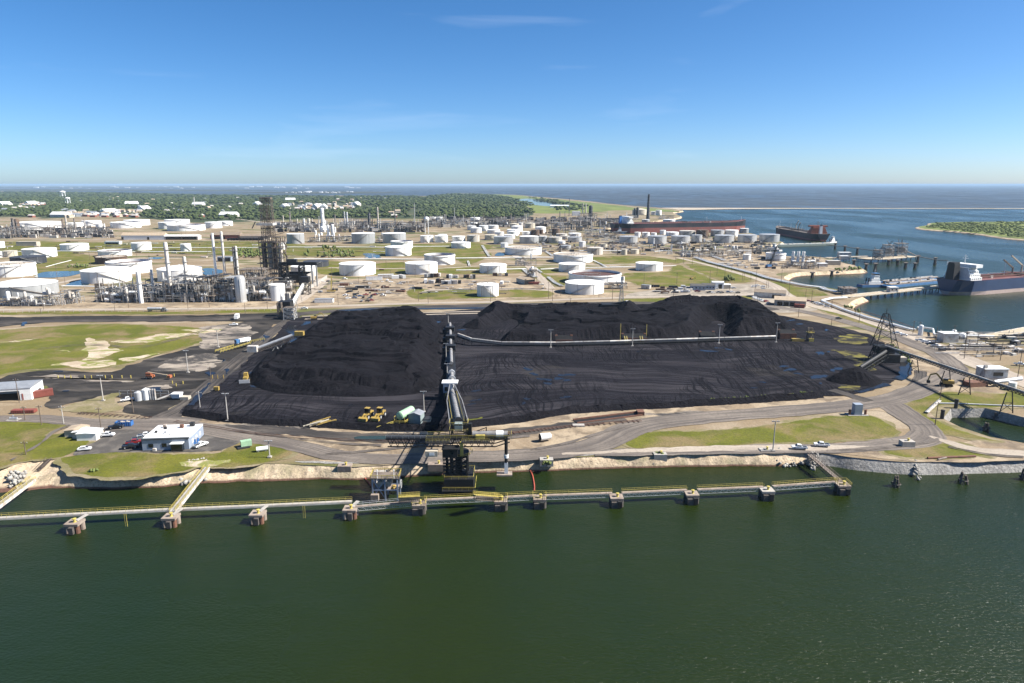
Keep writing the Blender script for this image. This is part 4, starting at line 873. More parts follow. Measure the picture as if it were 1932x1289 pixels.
gangway((-70, 1003), (62, 904), DZ, 4.2, 1.8, 'yellow_paint', 'concrete', 'white gangway with yellow rails landing on the eroded lawn bank')
gangway((1586, 908), (1527, 858), DZ, 4.4, 1.5, 'brown_steel', 'brown_concrete', 'brown truss gangway from the outer dolphin to the revetment corner', True)
gangway((895, 934), (945, 938), 7.5, DZ, 1.5, 'yellow_paint', 'yellow_paint', 'yellow stair bridge from the loader base to the catwalk dolphin', True)
gangway((752, 938), (792, 936), 6.0, 6.0, 1.5, 'yellow_paint', 'yellow_paint', 'yellow bridge from the winch platform to the dark dolphin', True)
for px, py in ((236, 973), (573, 958)):
    P = G(px, py, 4); b = MB()
    for sx in (-.3, .3): b.beam((P.x + sx, P.y, .3), (P.x + sx, P.y, 4.6), .12)
    for k in range(8): b.beam((P.x - .3, P.y, .6 + k * .5), (P.x + .3, P.y, .6 + k * .5), .08)
    t = thing('ladder', 'yellow ladder hanging from the white catwalk to the water', 'ladder', (P.x, P.y, .3), 'catwalk ladders'); b.build('rail_and_rung', 'yellow_paint', t)
# ship loader
YL = G(868, 926, 0).y
X = lambda px, py=880: atY(px, py, YL).x
Zl = lambda py: atY(868, py, YL).z
T = thing('ship_loader', 'black lattice ship loader tower with boom, yellow railings and loading spout', 'ship loader', (X(868), YL, 0))
xc = X(866); b = MB(); b.box((xc, YL + 2.5, -2), (X(893) - X(838), 9.5, 7.2)); b.build('base_caisson', 'black_steel', T)
b = MB(); e = (X(893) - X(838)) / 2
for p, q in (((-e, -2.2), (e, -2.2)), ((e, -2.2), (e, 7.2)), ((-e, 7.2), (e, 7.2)), ((-e, -2.2), (-e, 7.2))): rail(b, (xc + p[0], YL + p[1], 5.2), (xc + q[0], YL + q[1], 5.2), 1.2)
for p, q in (((-e - .6, -2.9), (e + .6, -2.9)), ((e + .6, -2.9), (e + .6, 7))): rail(b, (xc + p[0], YL + p[1], 1.4), (xc + q[0], YL + q[1], 1.4), 1.2)
b.build('base_railing', 'yellow_paint', T)
b = MB(); b.box((xc, YL - 2.6, 1.0), (2 * e + 1.4, 1.6, .35)); b.build('base_walkway', 'black_steel', T)
xl, xr2 = X(851.5), X(881); w2 = (xr2 - xl); zt = Zl(862)
b = MB(); lattice(b, ((xl + xr2) / 2, YL + 2.5, 5.2), ((xl + xr2) / 2, YL + 2.5, zt), w2, w2, 4, .22); b.build('tower_lattice', 'black_steel', T)
for sx in (-1, 1):
    for sy in (-1, 1):
        b = MB(); b.beam(((xl + xr2) / 2 + sx * w2 / 2, YL + 2.5 + sy * w2 / 2, 5), ((xl + xr2) / 2 + sx * w2 / 2, YL + 2.5 + sy * w2 / 2, zt + .5), .55); b.build('tower_leg', 'black_steel', T)
b = MB(); b.box(((xl + xr2) / 2 - .3, YL + 2.5, 5.2), (2.2, 2.2, 6.4)); b.build('equipment_shaft', 'black_steel', T)
b = MB(); xs0 = X(843)
for k in range(6):
    z0 = 5.2 + k * (zt - 5.2) / 6; z1 = 5.2 + (k + 1) * (zt - 5.2) / 6; sgn = 1 if k % 2 else -1
    b.beam((xs0, YL + 1.5 - 1.6 * sgn, z0), (xs0, YL + 1.5 + 1.6 * sgn, z1), .9, .15); rail(b, (xs0 - .45, YL + 1.5 - 1.6 * sgn, z0), (xs0 - .45, YL + 1.5 + 1.6 * sgn, z1), 1, 3)
    b.beam((xs0 - 1.2, YL + .2, z1), (xs0 + 2, YL + .2, z1), 1.0, .12)
for o in (-1.2, 1.2): b.beam((xs0 + o, YL + 3.3, 5), (xs0 + o, YL + 3.3, zt + 2), .2); b.beam((xs0 + o, YL - .4, 5), (xs0 + o, YL - .4, zt + 2), .2)
b.build('stair_tower', 'black_steel', T)
b = MB(); b.cyl(((xl + xr2) / 2, YL + 2.5, zt), ((xl + xr2) / 2, YL + 2.5, zt + 1.2), w2 * .62, n=24); b.build('slew_ring', 'black_steel', T)
b = MB(); pcx = (xl + xr2) / 2; a_ = w2 * .85
for k in range(10):
    t0, t1 = k * .628, (k + 1) * .628; rail(b, (pcx + a_ * math.cos(t0), YL + 2.5 + a_ * math.sin(t0), zt + .4), (pcx + a_ * math.cos(t1), YL + 2.5 + a_ * math.sin(t1), zt + .4), 1.1, 1)
b.build('slew_railing', 'yellow_paint', T)
# boom: axis along X
zb = Zl(842); x0b, x1b = X(723, 840), X(962, 832); hb = 2.8
b = MB(); yb2 = YL + 1.2
for sy in (-1.6, 1.6):
    b.beam((x0b + 1, yb2 + sy, zb + hb), (x1b, yb2 + sy, zb + hb), .4); b.beam((x0b + 1.6, yb2 + sy, zb), (x1b - 5, yb2 + sy, zb), .34); b.beam((x1b - 5, yb2 + sy, zb), (x1b, yb2 + sy, zb + hb * .6), .3)
    n = 16
    for i in range(n):
        p, q = x0b + 1.6 + (x1b - 6.6 - x0b) * i / n, x0b + 1.6 + (x1b - 6.6 - x0b) * (i + 1) / n
        b.beam((p, yb2 + sy, zb + hb), ((p + q) / 2, yb2 + sy, zb), .2); b.beam(((p + q) / 2, yb2 + sy, zb), (q, yb2 + sy, zb + hb), .2)
for i in range(17): p = x0b + 1.6 + (x1b - 2.6 - x0b) * i / 16; b.beam((p, yb2 - 1.6, zb + hb), (p, yb2 + 1.6, zb + hb), .2)
b.build('boom_truss', 'black_steel', T)
b = MB(); b.box(((x0b + x1b) / 2, yb2, zb + hb + .05), (x1b - x0b - 2, 2.2, .25)); b.build('boom_deck', 'black_steel', T)
b = MB()
for sy in (-1.7, 1.7): rail(b, (x0b + 1, yb2 + sy, zb + hb + .2), (X(806), yb2 + sy, zb + hb + .2), 1.1, 7)
b.build('boom_handrail', 'grey_steel', T)
b = MB()
for sy in (-1.8, 1.8): rail(b, (X(806), yb2 + sy, zb + hb + .2), (x1b + .5, yb2 + sy, zb + hb + .2), 1.15, 14, .085)
for p, q in ((806, 850), (872, 925)): rail(b, (X(p), yb2 - 3.0, zb + hb - .6), (X(q), yb2 - 3.0, zb + hb - .6), 1.1, 7, .085)
rail(b, (x1b + .5, yb2 - 1.8, zb + hb + .2), (x1b + .5, yb2 + 1.8, zb + hb + .2), 1.6, 3, .1)
b.build('boom_railing', 'yellow_paint', T)
b = MB(); b.box((X(828), yb2 - 2.9, zb + hb - .8), (X(850) - X(806), 1.6, .15)); b.box((X(898), yb2 - 2.9, zb + hb - .8), (X(925) - X(872), 1.6, .15)); b.build('side_walkway', 'black_steel', T)
# tube conveyor on the boom
b = MB(); ct = zb + hb + 1.2; b.cyl((X(892), yb2, ct), (X(958), yb2, ct), 1.15, n=18); b.build('boom_tube', 'tube_grey', T, True)
b = MB(); b.cyl((X(936), yb2, ct), (X(950), yb2, ct), 1.25, n=18); b.build('boom_tube_band', 'white_paint', T, True)
b = MB(); b.box((X(907), yb2 - 2.2, zb + hb + .3), (3.2, 1.0, 1.4)); b.build('drive_cabinet', 'yellow_paint', T)
b = MB(); b.beam((X(893), yb2, ct + .6), (X(918), yb2, ct + 2.4), .25); b.beam((X(918), yb2, zb + hb), (X(918), yb2, ct + 2.6), .3)
for i in range(7): p = X(893) + i * .75; b.beam((p, yb2, ct), (p + .75, yb2, ct + 1.4), .12)
b.build('tube_stay', 'black_steel', T)
# spout
xs = X(955); b = MB(); b.cyl((xs, yb2, Zl(893) + 2), (xs, yb2, zb + hb), .6, n=14); b.build('spout_pipe', 'black_steel', T, True)
b = MB(); b.cyl((xs, yb2, Zl(866)), (xs, yb2, Zl(860)), .85, n=14); b.build('spout_collar', 'white_paint', T, True)
b = MB(); b.box((xs, yb2, Zl(895)), (1.3, 1.3, Zl(875) - Zl(895)), 0, 0, .9); b.build('spout_tip', 'white_paint', T)
b = MB(); b.box((xs - .6, yb2, Zl(898)), (5.4, 3.4, .5)); b.build('spout_spoon', 'brown_concrete', T)
# cabs and houses
b = MB(); b.box((X(851), YL - 1.4, Zl(857)), (X(865) - X(837), 3.6, Zl(842) - Zl(857))); o = b.build('machine_house', 'black_steel', T)
b = MB(); b.box((X(855), YL - 3.24, Zl(852)), (1.1, .08, 1.2)); b.build('window', 'glass_dark', o)
b = MB(); b.box((X(851), YL - 1.4, Zl(842)), (X(866.5) - X(836), 4.2, .25)); b.build('house_roof', 'black_steel', T)
b = MB(); b.box((X(817), YL - 2.6, Zl(854)), (X(829) - X(806), 2.4, Zl(844) - Zl(854))); o = b.build('operator_cab', 'tan_wall', T)
b = MB(); b.box((X(818), YL - 3.84, Zl(851.5)), (1.8, .08, 1.0)); b.build('window', 'white_paint', o)
b = MB(); b.box((X(872), YL - 1.0, Zl(858)), (1.1, 1.0, Zl(832) - Zl(858))); b.build('cable_mast', 'yellow_paint', T)
# head frame above the slew ring
b = MB(); zh = Zl(792)
for sx, sy in ((-1, -1), (1, -1), (1, 1), (-1, 1)): b.beam((X(866) + sx * 2.6, yb2 + 1.5 + sy * 1.6, zb + hb), (X(866) + sx * 2.2, yb2 + 1.5 + sy * 1.6, zh), .35)
for z in (zb + hb + 2, zb + hb + 4.5):
    for sy in (-1.6, 1.6): b.beam((X(866) - 2.4, yb2 + 1.5 + sy, z), (X(866) + 2.4, yb2 + 1.5 + sy, z), .25)
b.build('head_frame', 'black_steel', T)
b = MB()
for z in (zb + hb + 2, zb + hb + 4.5):
    rail(b, (X(866) - 3.2, yb2 - .6, z), (X(866) + 3.2, yb2 - .6, z), 1.1, 4, .085)
    for s_ in (-3.2, 3.2): rail(b, (X(866) + s_, yb2 - .6, z), (X(866) + s_, yb2 + 4, z), 1.1, 3, .085)
b.build('head_railing', 'yellow_paint', T)
b = MB(); b.box((X(886), yb2 + 1, zb + hb), (1.6, 1.6, Zl(808) - zb - hb + 1)); b.build('transfer_chute', 'black_steel', T)
# inclined tube conveyor feeding the loader
ct0, ct1 = atY(853, 738, 313), atY(865.5, 797, YL + 4)
C_ = thing('loader_conveyor', 'inclined white tube conveyor with side walkways rising to the ship loader', 'conveyor', (ct0.x, ct0.y, LZ))
d = (ct1 - ct0).normalized(); s = d.cross(Vector((0, 0, 1))).normalized(); u = Vector((0, 0, 1))
b = MB(); b.cyl(ct0, ct1 - d * 3, 1.0, n=20); b.build('tube_cover', 'tube_grey', C_, True); b = MB(); b.beam(ct0 - u * 1.05, ct1 - u * 1.05, 4.8, .3); b.build('gallery_floor', 'black_steel', C_)
for i in range(1, 14):
    p = ct0.lerp(ct1 - d * 3, i / 14); b = MB(); b.cyl(p - d * .12, p + d * .12, 1.08, n=18); b.build('tube_band', 'tube_grey', C_)
for sg in (-1, 1):
    b = MB(); b.beam(ct0 + s * sg * 2.5 - u * 1.3, ct1 + s * sg * 2.5 - u * 1.3, 1.0, .12); b.build('walkway', 'dark_steel', C_)
    b = MB(); rail(b, ct0 + s * sg * 2.1 - u * 1.2, ct1 + s * sg * 2.1 - u * 1.2, 1.1, 26, .1); b.build('walkway_rail', 'yellow_paint', C_)
    b = MB(); b.beam(ct0 + s * sg * 1.0 + u * 3.5, ct0.lerp(ct1, .45) + s * sg * 3.2 + u * 1.0, .3); b.beam(ct0.lerp(ct1, .45) + s * sg * 3.2 + u * 1.0, ct1 + s * sg * 3.2 + u * .6, .3)
    b.beam(ct1 + s * sg * 3.2 + u * .6, ct1 + s * sg * 3.2 - u * 5, .3); b.build('stay_pipe', 'tube_grey', C_)
b = MB(); truss(b, ct0 - u * 1.2, ct1 - u * 1.2, 4.0, 3.0, 22, .22); b.build('gallery_truss', 'black_steel', C_)
b = MB(); b.box((ct1.x, ct1.y - 1, ct1.z - 2.4), (2.6, 2.2, 2.6)); b.build('head_drive', 'grey_green', C_)
b = MB(); b.cyl(ct1 - d * 3.5, ct1 - d * 1.5, 1.5, n=16); b.build('head_pulley', 'black_steel', C_)
for f in (.3,):
    p = ct0.lerp(ct1, f); b = MB()
    for sg in (-1, 1): b.beam(p + s * sg * 1.5 - u * 3, Vector((p.x, p.y, LZ)) + s * sg * 3, .45)
    b.build('trestle', 'dark_steel', C_)
# transfer house
hp = atY(848, 752, 314); H = thing('transfer_house', 'small blue-grey transfer house with white roof at the foot of the loader conveyor', 'transfer house', (hp.x, hp.y, LZ))
b = MB(); b.box((hp.x - .6, hp.y, LZ + 4), (4.2, 4.5, 4.5)); b.build('wall', 'blue_grey_wall', H)
b = MB(); b.box((hp.x + .4, hp.y + .5, LZ + 8.5), (7.6, 5.6, .5)); b.build('roof', 'white_paint', H)
b = MB(); b.box((hp.x - 1.2, hp.y - 2.3, LZ + 5), (1.6, .1, 2)); b.build('window', 'glass_dark', H)
b = MB()
for sx in (-2.4, 1.2):
    for sy in (-2, 2): b.beam((hp.x + sx, hp.y + sy, LZ - .2), (hp.x + sx, hp.y + sy, LZ + 4.2), .4)
b.build('leg', 'black_steel', H)
# yard tube conveyor running back from the transfer house (sections with black hoppers)
g0 = Vector((ct0.x, ct0.y + 1, LZ + 5.5)); g1 = atY(849, 613, G(849, 618).y); g1.z = LZ + 3
Q = thing('yard_conveyor', 'white segmented tube conveyor with black hoppers running through the coal yard to the transfer house', 'conveyor', (g0.x, g0.y, LZ))
for a, c in ((0, .20), (.30, .50), (.56, .66), (.74, .84), (.90, 1)):
    b = MB(); b.cyl(g0.lerp(g1, a), g0.lerp(g1, c), .95, n=16); b.build('tube_section', 'tube_grey', Q, True)
dq = (g1 - g0).normalized()
for f in (.53, .70, .87):
    p = g0.lerp(g1, f); b = MB(); b.box((p.x, p.y, p.z - 1.8), (6.0, 5.0, 3.6)); b.box((p.x - 3.5, p.y, p.z - 2), (3, 3, 2.2)); b.build('loading_hopper', 'black_steel', Q)
b = MB(); b.beam(g0 - Vector((0, 0, 1.8)), g1 - Vector((0, 0, 1.5)), 4.6, 1.0); b.build('conveyor_frame', 'black_steel', Q)
b = MB()
for i in range(20): p = g0.lerp(g1, i / 19); b.beam((p.x - 1.3, p.y, LZ), (p.x - 1.3, p.y, p.z - 1.5), .3); b.beam((p.x + 1.3, p.y, LZ), (p.x + 1.3, p.y, p.z - 1.5), .3)
b.build('support_leg', 'black_steel', Q)
b = MB(); b.box((g0.x - 3, g0.y + 6, LZ), (2.2, 3, 5)); b.build('access_platform', 'yellow_paint', Q)
b = MB(); p = g0.lerp(g1, .17); b.cyl(p - dq * .6, p + dq * .6, 1.8, n=14); p = g0.lerp(g1, .1); b.cyl(p - dq * .4, p + dq * .4, 1.9, n=14); b.build('pulley_collar', 'galvanised', Q)
# long tube conveyor in front of the high pile
cp = [G(x, y, LZ + 2.6) for x, y in ((864, 640), (890, 645), (947, 646), (1051, 646.5), (1150, 644), (1317, 639), (1464, 634.5))]
cp[0].z += 3.5; cp[1].z += 2
Q = thing('stockyard_conveyor', 'long low white tube conveyor along the front of the high coal pile', 'conveyor', (cp[0].x, cp[0].y, LZ))
segs = resample(cp, 14.0, False)
for i in range(len(segs) - 1):
    b = MB(); b.cyl(segs[i], segs[i + 1] + (segs[i] - segs[i + 1]) * .02, .62, n=12); b.build('tube_section', 'tube_grey' if i % 3 else 'white_rust', Q, True)
b = MB()
for i in range(len(segs) - 1): b.beam(segs[i] - Vector((0, 0, 1.4)), segs[i + 1] - Vector((0, 0, 1.4)), 2.6, .7)
b.build('conveyor_frame', 'dark_steel', Q)
b = MB()
for p in resample(cp, 6.0, False): b.beam((p.x, p.y - 1, LZ), (p.x, p.y - 1, p.z - 1.2), .25); b.beam((p.x, p.y + 1, LZ), (p.x, p.y + 1, p.z - 1.2), .25)
b.build('support_leg', 'brown_steel', Q)
for px, w_, m_, lab in ((1064, 11, 'rust', 'rusty steel reclaim hopper on the long tube conveyor'), (1196, 16, 'rust', 'wide rusty hopper with yellow braces under two yellow posts'), (1334, 10, 'black_steel', 'black steel hopper spilling coal on the long tube conveyor'), (1484, 11, 'rust', 'rusty hopper wall at the end of the long tube conveyor')):
    f = np.interp(px, [864, 947, 1051, 1150, 1317, 1464], [640, 646, 646.5, 644, 639, 634.5]); p = G(px, f + 3, LZ + .3)
    Q2 = thing('reclaim_hopper', lab, 'hopper', (p.x, p.y, LZ)); b = MB(); b.box((p.x, p.y, LZ), (w_, 5.5, 3.8)); b.build('wall', m_, Q2)
    b = MB(); b.add([(p.x - w_ / 2, p.y - 2.5, LZ + 3.8), (p.x + w_ / 2, p.y - 2.5, LZ + 3.8), (p.x + w_ / 2, p.y + 2.5, LZ + 5.6), (p.x - w_ / 2, p.y + 2.5, LZ + 5.6)], [(0, 1, 2, 3), (3, 2, 1, 0)]); b.build('grizzly', 'dark_steel', Q2)
    b = MB()
    for sx in (-1, 1): b.box((p.x + sx * (w_ / 2 - .6), p.y + 2, LZ + 3.8), (1.6, 1.4, 2.0))
    b.build('wing_wall', 'rust', Q2)
    if px == 1196:
        b = MB()
        for sx in (-6, -4.6, 4, 5.4): b.beam((p.x + sx, p.y - 4.5, LZ), (p.x + sx - .8, p.y - 2.6, LZ + 5), .35)
        b.build('brace', 'yellow_paint', Q2)
for px, py0, py1 in ((1170, 611, 641), (1219, 612, 640)):
    p = G(px, py1 + 2); h = atY(px, py0, p.y).z - LZ; t = thing('marker_post', 'tall thin yellow marker post beside the wide rusty hopper', 'post', p, 'yellow posts at the hopper'); b = MB(); b.cyl(p, p + Vector((0, 0, h)), .22, .18, 8); b.build('shaft', 'yellow_paint', t); b = MB(); b.box((p.x, p.y, p.z - .1), (.9, .9, .3)); b.build('footing', 'concrete', t)
# yellow tail tower at the right end
p = G(1527, 644); t = thing('conveyor_tail_tower', 'rusty yellow tail tower and platform at the end of the tube conveyor', 'tower', p)
b = MB(); lattice(b, (p.x, p.y, LZ), (p.x, p.y, LZ + 9), 3.2, 2.4, 3, .25); b.build('frame', 'brown_steel', t)
b = MB(); b.box((p.x, p.y, LZ + 6), (4, 4, .3)); b.box((p.x + .5, p.y - 1, LZ), (3, 2, 2.2)); rail(b, (p.x - 2, p.y - 2, LZ + 6.3), (p.x + 2, p.y - 2, LZ + 6.3)); b.build('platform', 'yellow_paint', t)
b = MB(); b.box((p.x - 8, p.y - .5, LZ + .2), (8, 2.4, 1.8)); b.build('tail_box', 'machine_yellow', t)
# radial stacker on the left pile
a, c = G(486, 659, LZ + 1.5), atY(562, 630.5, G(560, 660).y)
Q = thing('stacker_conveyor', 'inclined stacker conveyor with yellow head on trestle frame beside the flat-topped pile', 'conveyor', (a.x, a.y, LZ))
d = (c - a).normalized(); s = d.cross(u).normalized()
b = MB(); truss(b, a, c, 1.8, 1.8, 16, .16); b.build('gallery_truss', 'brown_steel', Q)
b = MB(); b.cyl(a + u * .6, c + u * .6, .95, n=12); b.build('belt_cover', 'galvanised', Q, True)
b = MB(); rail(b, a - s * 1.3, c - s * 1.3, 1.1, 20, .1); b.build('walkway_rail', 'yellow_paint', Q)
b = MB(); b.box((c.x + 1, c.y, c.z - .8), (5.5, 3, 2.6)); b.build('head_house', 'machine_yellow', Q)
b = MB()
for f in (.45, .62, .78):
    p = a.lerp(c, f) - u * 1.8
    for sx in (-2.2, 2.2): b.beam(p, (p.x + sx, p.y + 1.2, LZ), .25); b.beam(p, (p.x + sx, p.y - 1.2, LZ), .25)
b.build('trestle', 'grey_steel', Q)
b = MB(); b.box((a.x - 2.5, a.y - 1.2, LZ), (6, 3.6, 4)); b.build('feed_hopper', 'white_rust', Q)
# truck dump ramp beside it
p = G(455, 656); Q = thing('truck_ramp', 'yellow-railed truck dumping ramp beside the stacker conveyor', 'ramp', p)
b = MB(); b.beam((p.x - 9, p.y - 14, LZ + .2), (p.x + 3, p.y + 4, LZ + 1.6), 4, .4); b.build('deck', 'dark_steel', Q)
b = MB(); rail(b, (p.x - 11, p.y - 13, LZ + .2), (p.x + 1, p.y + 5, LZ + 1.7), 1.3, 10, .22); rail(b, (p.x - 7, p.y - 15, LZ + .2), (p.x + 5, p.y + 3, LZ + 1.7), 1.3, 10, .22); rail(b, (p.x + 2, p.y + 5, LZ + 1.7), (p.x + 12, p.y + 9, LZ + 3), 1.3, 8, .22); b.build('railing', 'yellow_paint', Q)
# dark stacker with mast at the right, and its long feed conveyor
p = G(1668, 682); Q = thing('mast_stacker', 'dark coal stacker with tall lattice mast and lowered boom in the flooded corner', 'stacker', p)
hm = atY(1664, 592, p.y + 2).z
b = MB()
mtop = Vector((p.x - 1, p.y + 2, hm))
for sx, sy in ((-6, -3), (7, -3), (7, 4), (-6, 4)):
    b.beam((p.x + sx, p.y + 2 + sy, LZ + 8), mtop + Vector((sx * .22, sy * .22, 0)), .35)
for k in range(4):
    f = k / 4
    for (sx, sy), (tx, ty) in (((-6, -3), (7, -3)), ((7, -3), (7, 4)), ((7, 4), (-6, 4)), ((-6, 4), (-6, -3))):
        g = lambda sx, sy, f: Vector((p.x + sx, p.y + 2 + sy, LZ + 8)).lerp(mtop + Vector((sx * .22, sy * .22, 0)), f)
        b.beam(g(sx, sy, f), g(tx, ty, f + .25), .2); b.beam(g(sx, sy, f + .25), g(tx, ty, f + .25), .2)
b.beam(mtop, mtop + Vector((0, 0, 3)), .3); b.build('mast', 'dark_steel', Q)
b = MB(); b.box((p.x, p.y + 2, LZ + 5), (9, 8, 4)); b.box((p.x + 1, p.y - 2, LZ), (11, 6, 5)); b.build('machine_house', 'black_steel', Q)
b = MB(); lattice(b, (p.x - 5, p.y + 2, LZ), (p.x - 3, p.y + 2, LZ + 9), 5, 4, 3, .25); b.build('portal_frame', 'black_steel', Q)
e0, e1 = Vector((p.x - 2, p.y - 4, LZ + 6)), G(1622, 697, LZ + 3.5); b = MB(); truss(b, e0, e1, 3.5, 2.2, 9, .3); b.build('boom', 'black_steel', Q)
b = MB(); b.cyl(e0 + u, e1 + u, 1.0, n=10); b.build('boom_cover', 'black_steel', Q)
b = MB(); b.beam(mtop, e1 + u, .12); b.beam(mtop, e0.lerp(e1, .5) + u, .12); b.build('stay_cable', 'black_steel', Q)
b = MB(); b.box((p.x + 9, p.y - 1, LZ), (5, 4, 3)); rail(b, (p.x + 6, p.y - 3, LZ + 4), (p.x + 13, p.y - 3, LZ + 4)); b.build('drive_platform', 'tan_wall', Q)
a = Vector((p.x + 1, p.y + 3, LZ + 8.5)); c = atY(1932, 741, 286); c2 = a + (c - a) * 1.25
Q = thing('feed_conveyor', 'long elevated dark feed conveyor with white cover crossing above the haul road', 'conveyor', (a.x, a.y, LZ))
b = MB(); truss(b, a, c2, 2.0, 1.2, 60, .16); b.build('gallery_truss', 'dark_steel', Q)
b = MB(); b.cyl(a + u * .3, c2 + u * .3, .42, n=10); b.build('belt_cover', 'white_rust', Q, True); b = MB(); b.beam(a - u * .1, c2 - u * .1, 2.0, .25); b.build('gallery_floor', 'black_steel', Q)
b = MB(); d = (c2 - a).normalized(); s = d.cross(u).normalized()
for sg in (-1, 1): rail(b, a + s * sg * 1.3, c2 + s * sg * 1.3, .9, 60, .07)
b.build('walkway_rail', 'dark_steel', Q)
for f in (.22, .42, .53, .74, .93):
    q = a.lerp(c2, f); b = MB(); zt2 = q.z - 2
    for sg in (-1, 1):
        b.beam((q.x + s.x * sg * 1.3, q.y + s.y * sg * 1.3, zt2), (q.x + s.x * sg * 3.2, q.y + s.y * sg * 3.2, LZ - .3), .35)
    b.beam((q.x - s.x * 2.2, q.y - s.y * 2.2, (zt2 + LZ) / 2), (q.x + s.x * 2.2, q.y + s.y * 2.2, (zt2 + LZ) / 2), .22); b.beam((q.x - s.x * 2.9, q.y - s.y * 2.9, LZ + 1), (q.x + s.x * 2.2, q.y + s.y * 2.2, (zt2 + LZ) / 2), .18); b.beam((q.x + s.x * 2.9, q.y + s.y * 2.9, LZ + 1), (q.x - s.x * 2.2, q.y - s.y * 2.2, (zt2 + LZ) / 2), .18)
    b.build('trestle', 'dark_steel', Q)
# dark stacker behind the high pile
a, c = G(1112, 585, LZ + 3), atY(1184, 572, G(1184, 596).y); Q = thing('pile_stacker', 'dark stacker with raised boom behind the high coal pile', 'stacker', (a.x, a.y, LZ))
b = MB(); truss(b, a, c, 3, 2.4, 10, .4); b.build('boom', 'black_steel', Q); b = MB(); b.cyl(a + u, c + u, 1.2, n=10); b.build('boom_cover', 'dark_steel', Q)
m_ = a.lerp(c, .55); b = MB(); b.box((m_.x, m_.y, LZ), (14, 9, 9)); b.box((m_.x - 10, m_.y, LZ), (8, 6, 6)); b.build('machine_house', 'black_steel', Q); b = MB(); b.beam(G(1096, 582, LZ + 5), m_ - u * 3, 2.5, 1.2); b.build('tail_conveyor', 'grey_steel', Q)
b = MB(); b.box((c.x, c.y, c.z - 1), (3, 3, 3)); b.build('head_house', 'white_rust', Q)
# winch platform on the left of the loader
P0 = G(728, 944, 0); Q = thing('winch_platform', 'grey and yellow steel winch platform standing in the water beside the wharf', 'winch platform', P0)
x, y = P0.x, P0.y + 2; b = MB()
for sx in (-4.2, 0, 4.2):
    for sy in (-2.5, 2.5): b.beam((x + sx, y + sy, -1.5), (x + sx, y + sy, 8.0), .45)
for sy in (-2.5, 2.5): b.beam((x - 4.2, y + sy, 4), (x + 4.2, y + sy, 4), .35); b.beam((x - 4.2, y + sy, 0.8), (x, y + sy, 8), .25); b.beam((x - 4.2, y + sy, 8), (x, y + sy, .8), .25)
b.build('frame', 'blue_grey_wall', Q)
b = MB(); b.box((x, y, 8.0), (9.6, 5.8, .3)); b.build('deck', 'brown_steel', Q)
b = MB()
for p_, q_ in (((-4.8, -2.9), (4.8, -2.9)), ((4.8, -2.9), (4.8, 2.9)), ((-4.8, 2.9), (4.8, 2.9)), ((-4.8, -2.9), (-4.8, 2.9))): rail(b, (x + p_[0], y + p_[1], 8.3), (x + q_[0], y + q_[1], 8.3), 1.2, 5, .13)
b.build('railing', 'yellow_paint', Q)
for k, (sx, z) in enumerate(((-2, 4.6), (1, 4.6), (2.4, 2.2))):
    b = MB(); b.cyl((x + sx, y - 1.4, z + 1), (x + sx, y + 1.4, z + 1), 1.0, n=14); b.build('winch_drum', 'tan_wall' if k != 2 else 'machine_yellow', Q, True)
b = MB(); b.lathe((0, 0, 0), [(1.5, -.15), (1.5, .15), (1.25, .15), (1.25, -.15), (1.5, -.15)], 20); vv = [(x + 5.2 + q[2], y - 1 + q[0], 5.6 + q[1]) for q in b.v]; b.v = vv
for k in range(4): a_ = k * math.pi / 4; b.beam((x + 5.2, y - 1 - 1.3 * math.cos(a_), 5.6 - 1.3 * math.sin(a_)), (x + 5.2, y - 1 + 1.3 * math.cos(a_), 5.6 + 1.3 * math.sin(a_)), .14)
b.build('sheave_wheel', 'grey_steel', Q)
b = MB(); b.box((x, y, 3.6), (8.4, 5, .25)); b.box((x - 3.4, y - 3.2, .6), (2.6, 1.6, 2.2)); b.build('machinery_deck', 'brown_concrete', Q)
for i, sx in enumerate((-2.4, 3.2)):
    b = MB(); b.cyl((x + sx, y - 2.6, 8.3), (x + sx, y - 2.6, 11), .1, n=6); b.box((x + sx, y - 2.6, 11), (.4, .4, .3)); b.build('lamp_post', 'white_paint', Q)
# concrete abutment ramp between winch platform and bank
p0, p1 = G(716, 893, 3.6), G(724, 906, 3.0); Q = thing('abutment_ramp', 'pale concrete slab ramp from the bank to the winch platform', 'ramp', p0)
b = MB(); b.beam(p0 + Vector((0, 2, 0)), p1 + Vector((0, -3, 0)), 5.0, .6); b.build('slab', 'concrete', Q)
b = MB(); b.beam(p0 + Vector((2.9, 2, .4)), p1 + Vector((2.9, -3, .4)), .4, 1.2); b.beam(p0 + Vector((-2.9, 2, .4)), p1 + Vector((-2.9, -3, .4)), .4, 1.2); b.build('side_beam', 'dark_concrete', Q)
# floating booms
def boom_line(pts, label):
    W_ = resample(crom([G(x, y, .25) for x, y in pts], 6), 1.4, False); t = thing('floating_boom', label, 'floating boom', W_[0])
    for i in range(len(W_) - 1): b = MB(); b.cyl(W_[i], W_[i].lerp(W_[i + 1], .9), .24, n=7); b.build('float', 'boom_orange', t)
boom_line([(678, 894), (688, 902), (700, 917)], 'orange floating boom from the bank to the winch platform')
boom_line([(995, 880), (1004, 895), (1008, 915), (1008, 926)], 'orange floating boom from the bank to the dark dolphin')
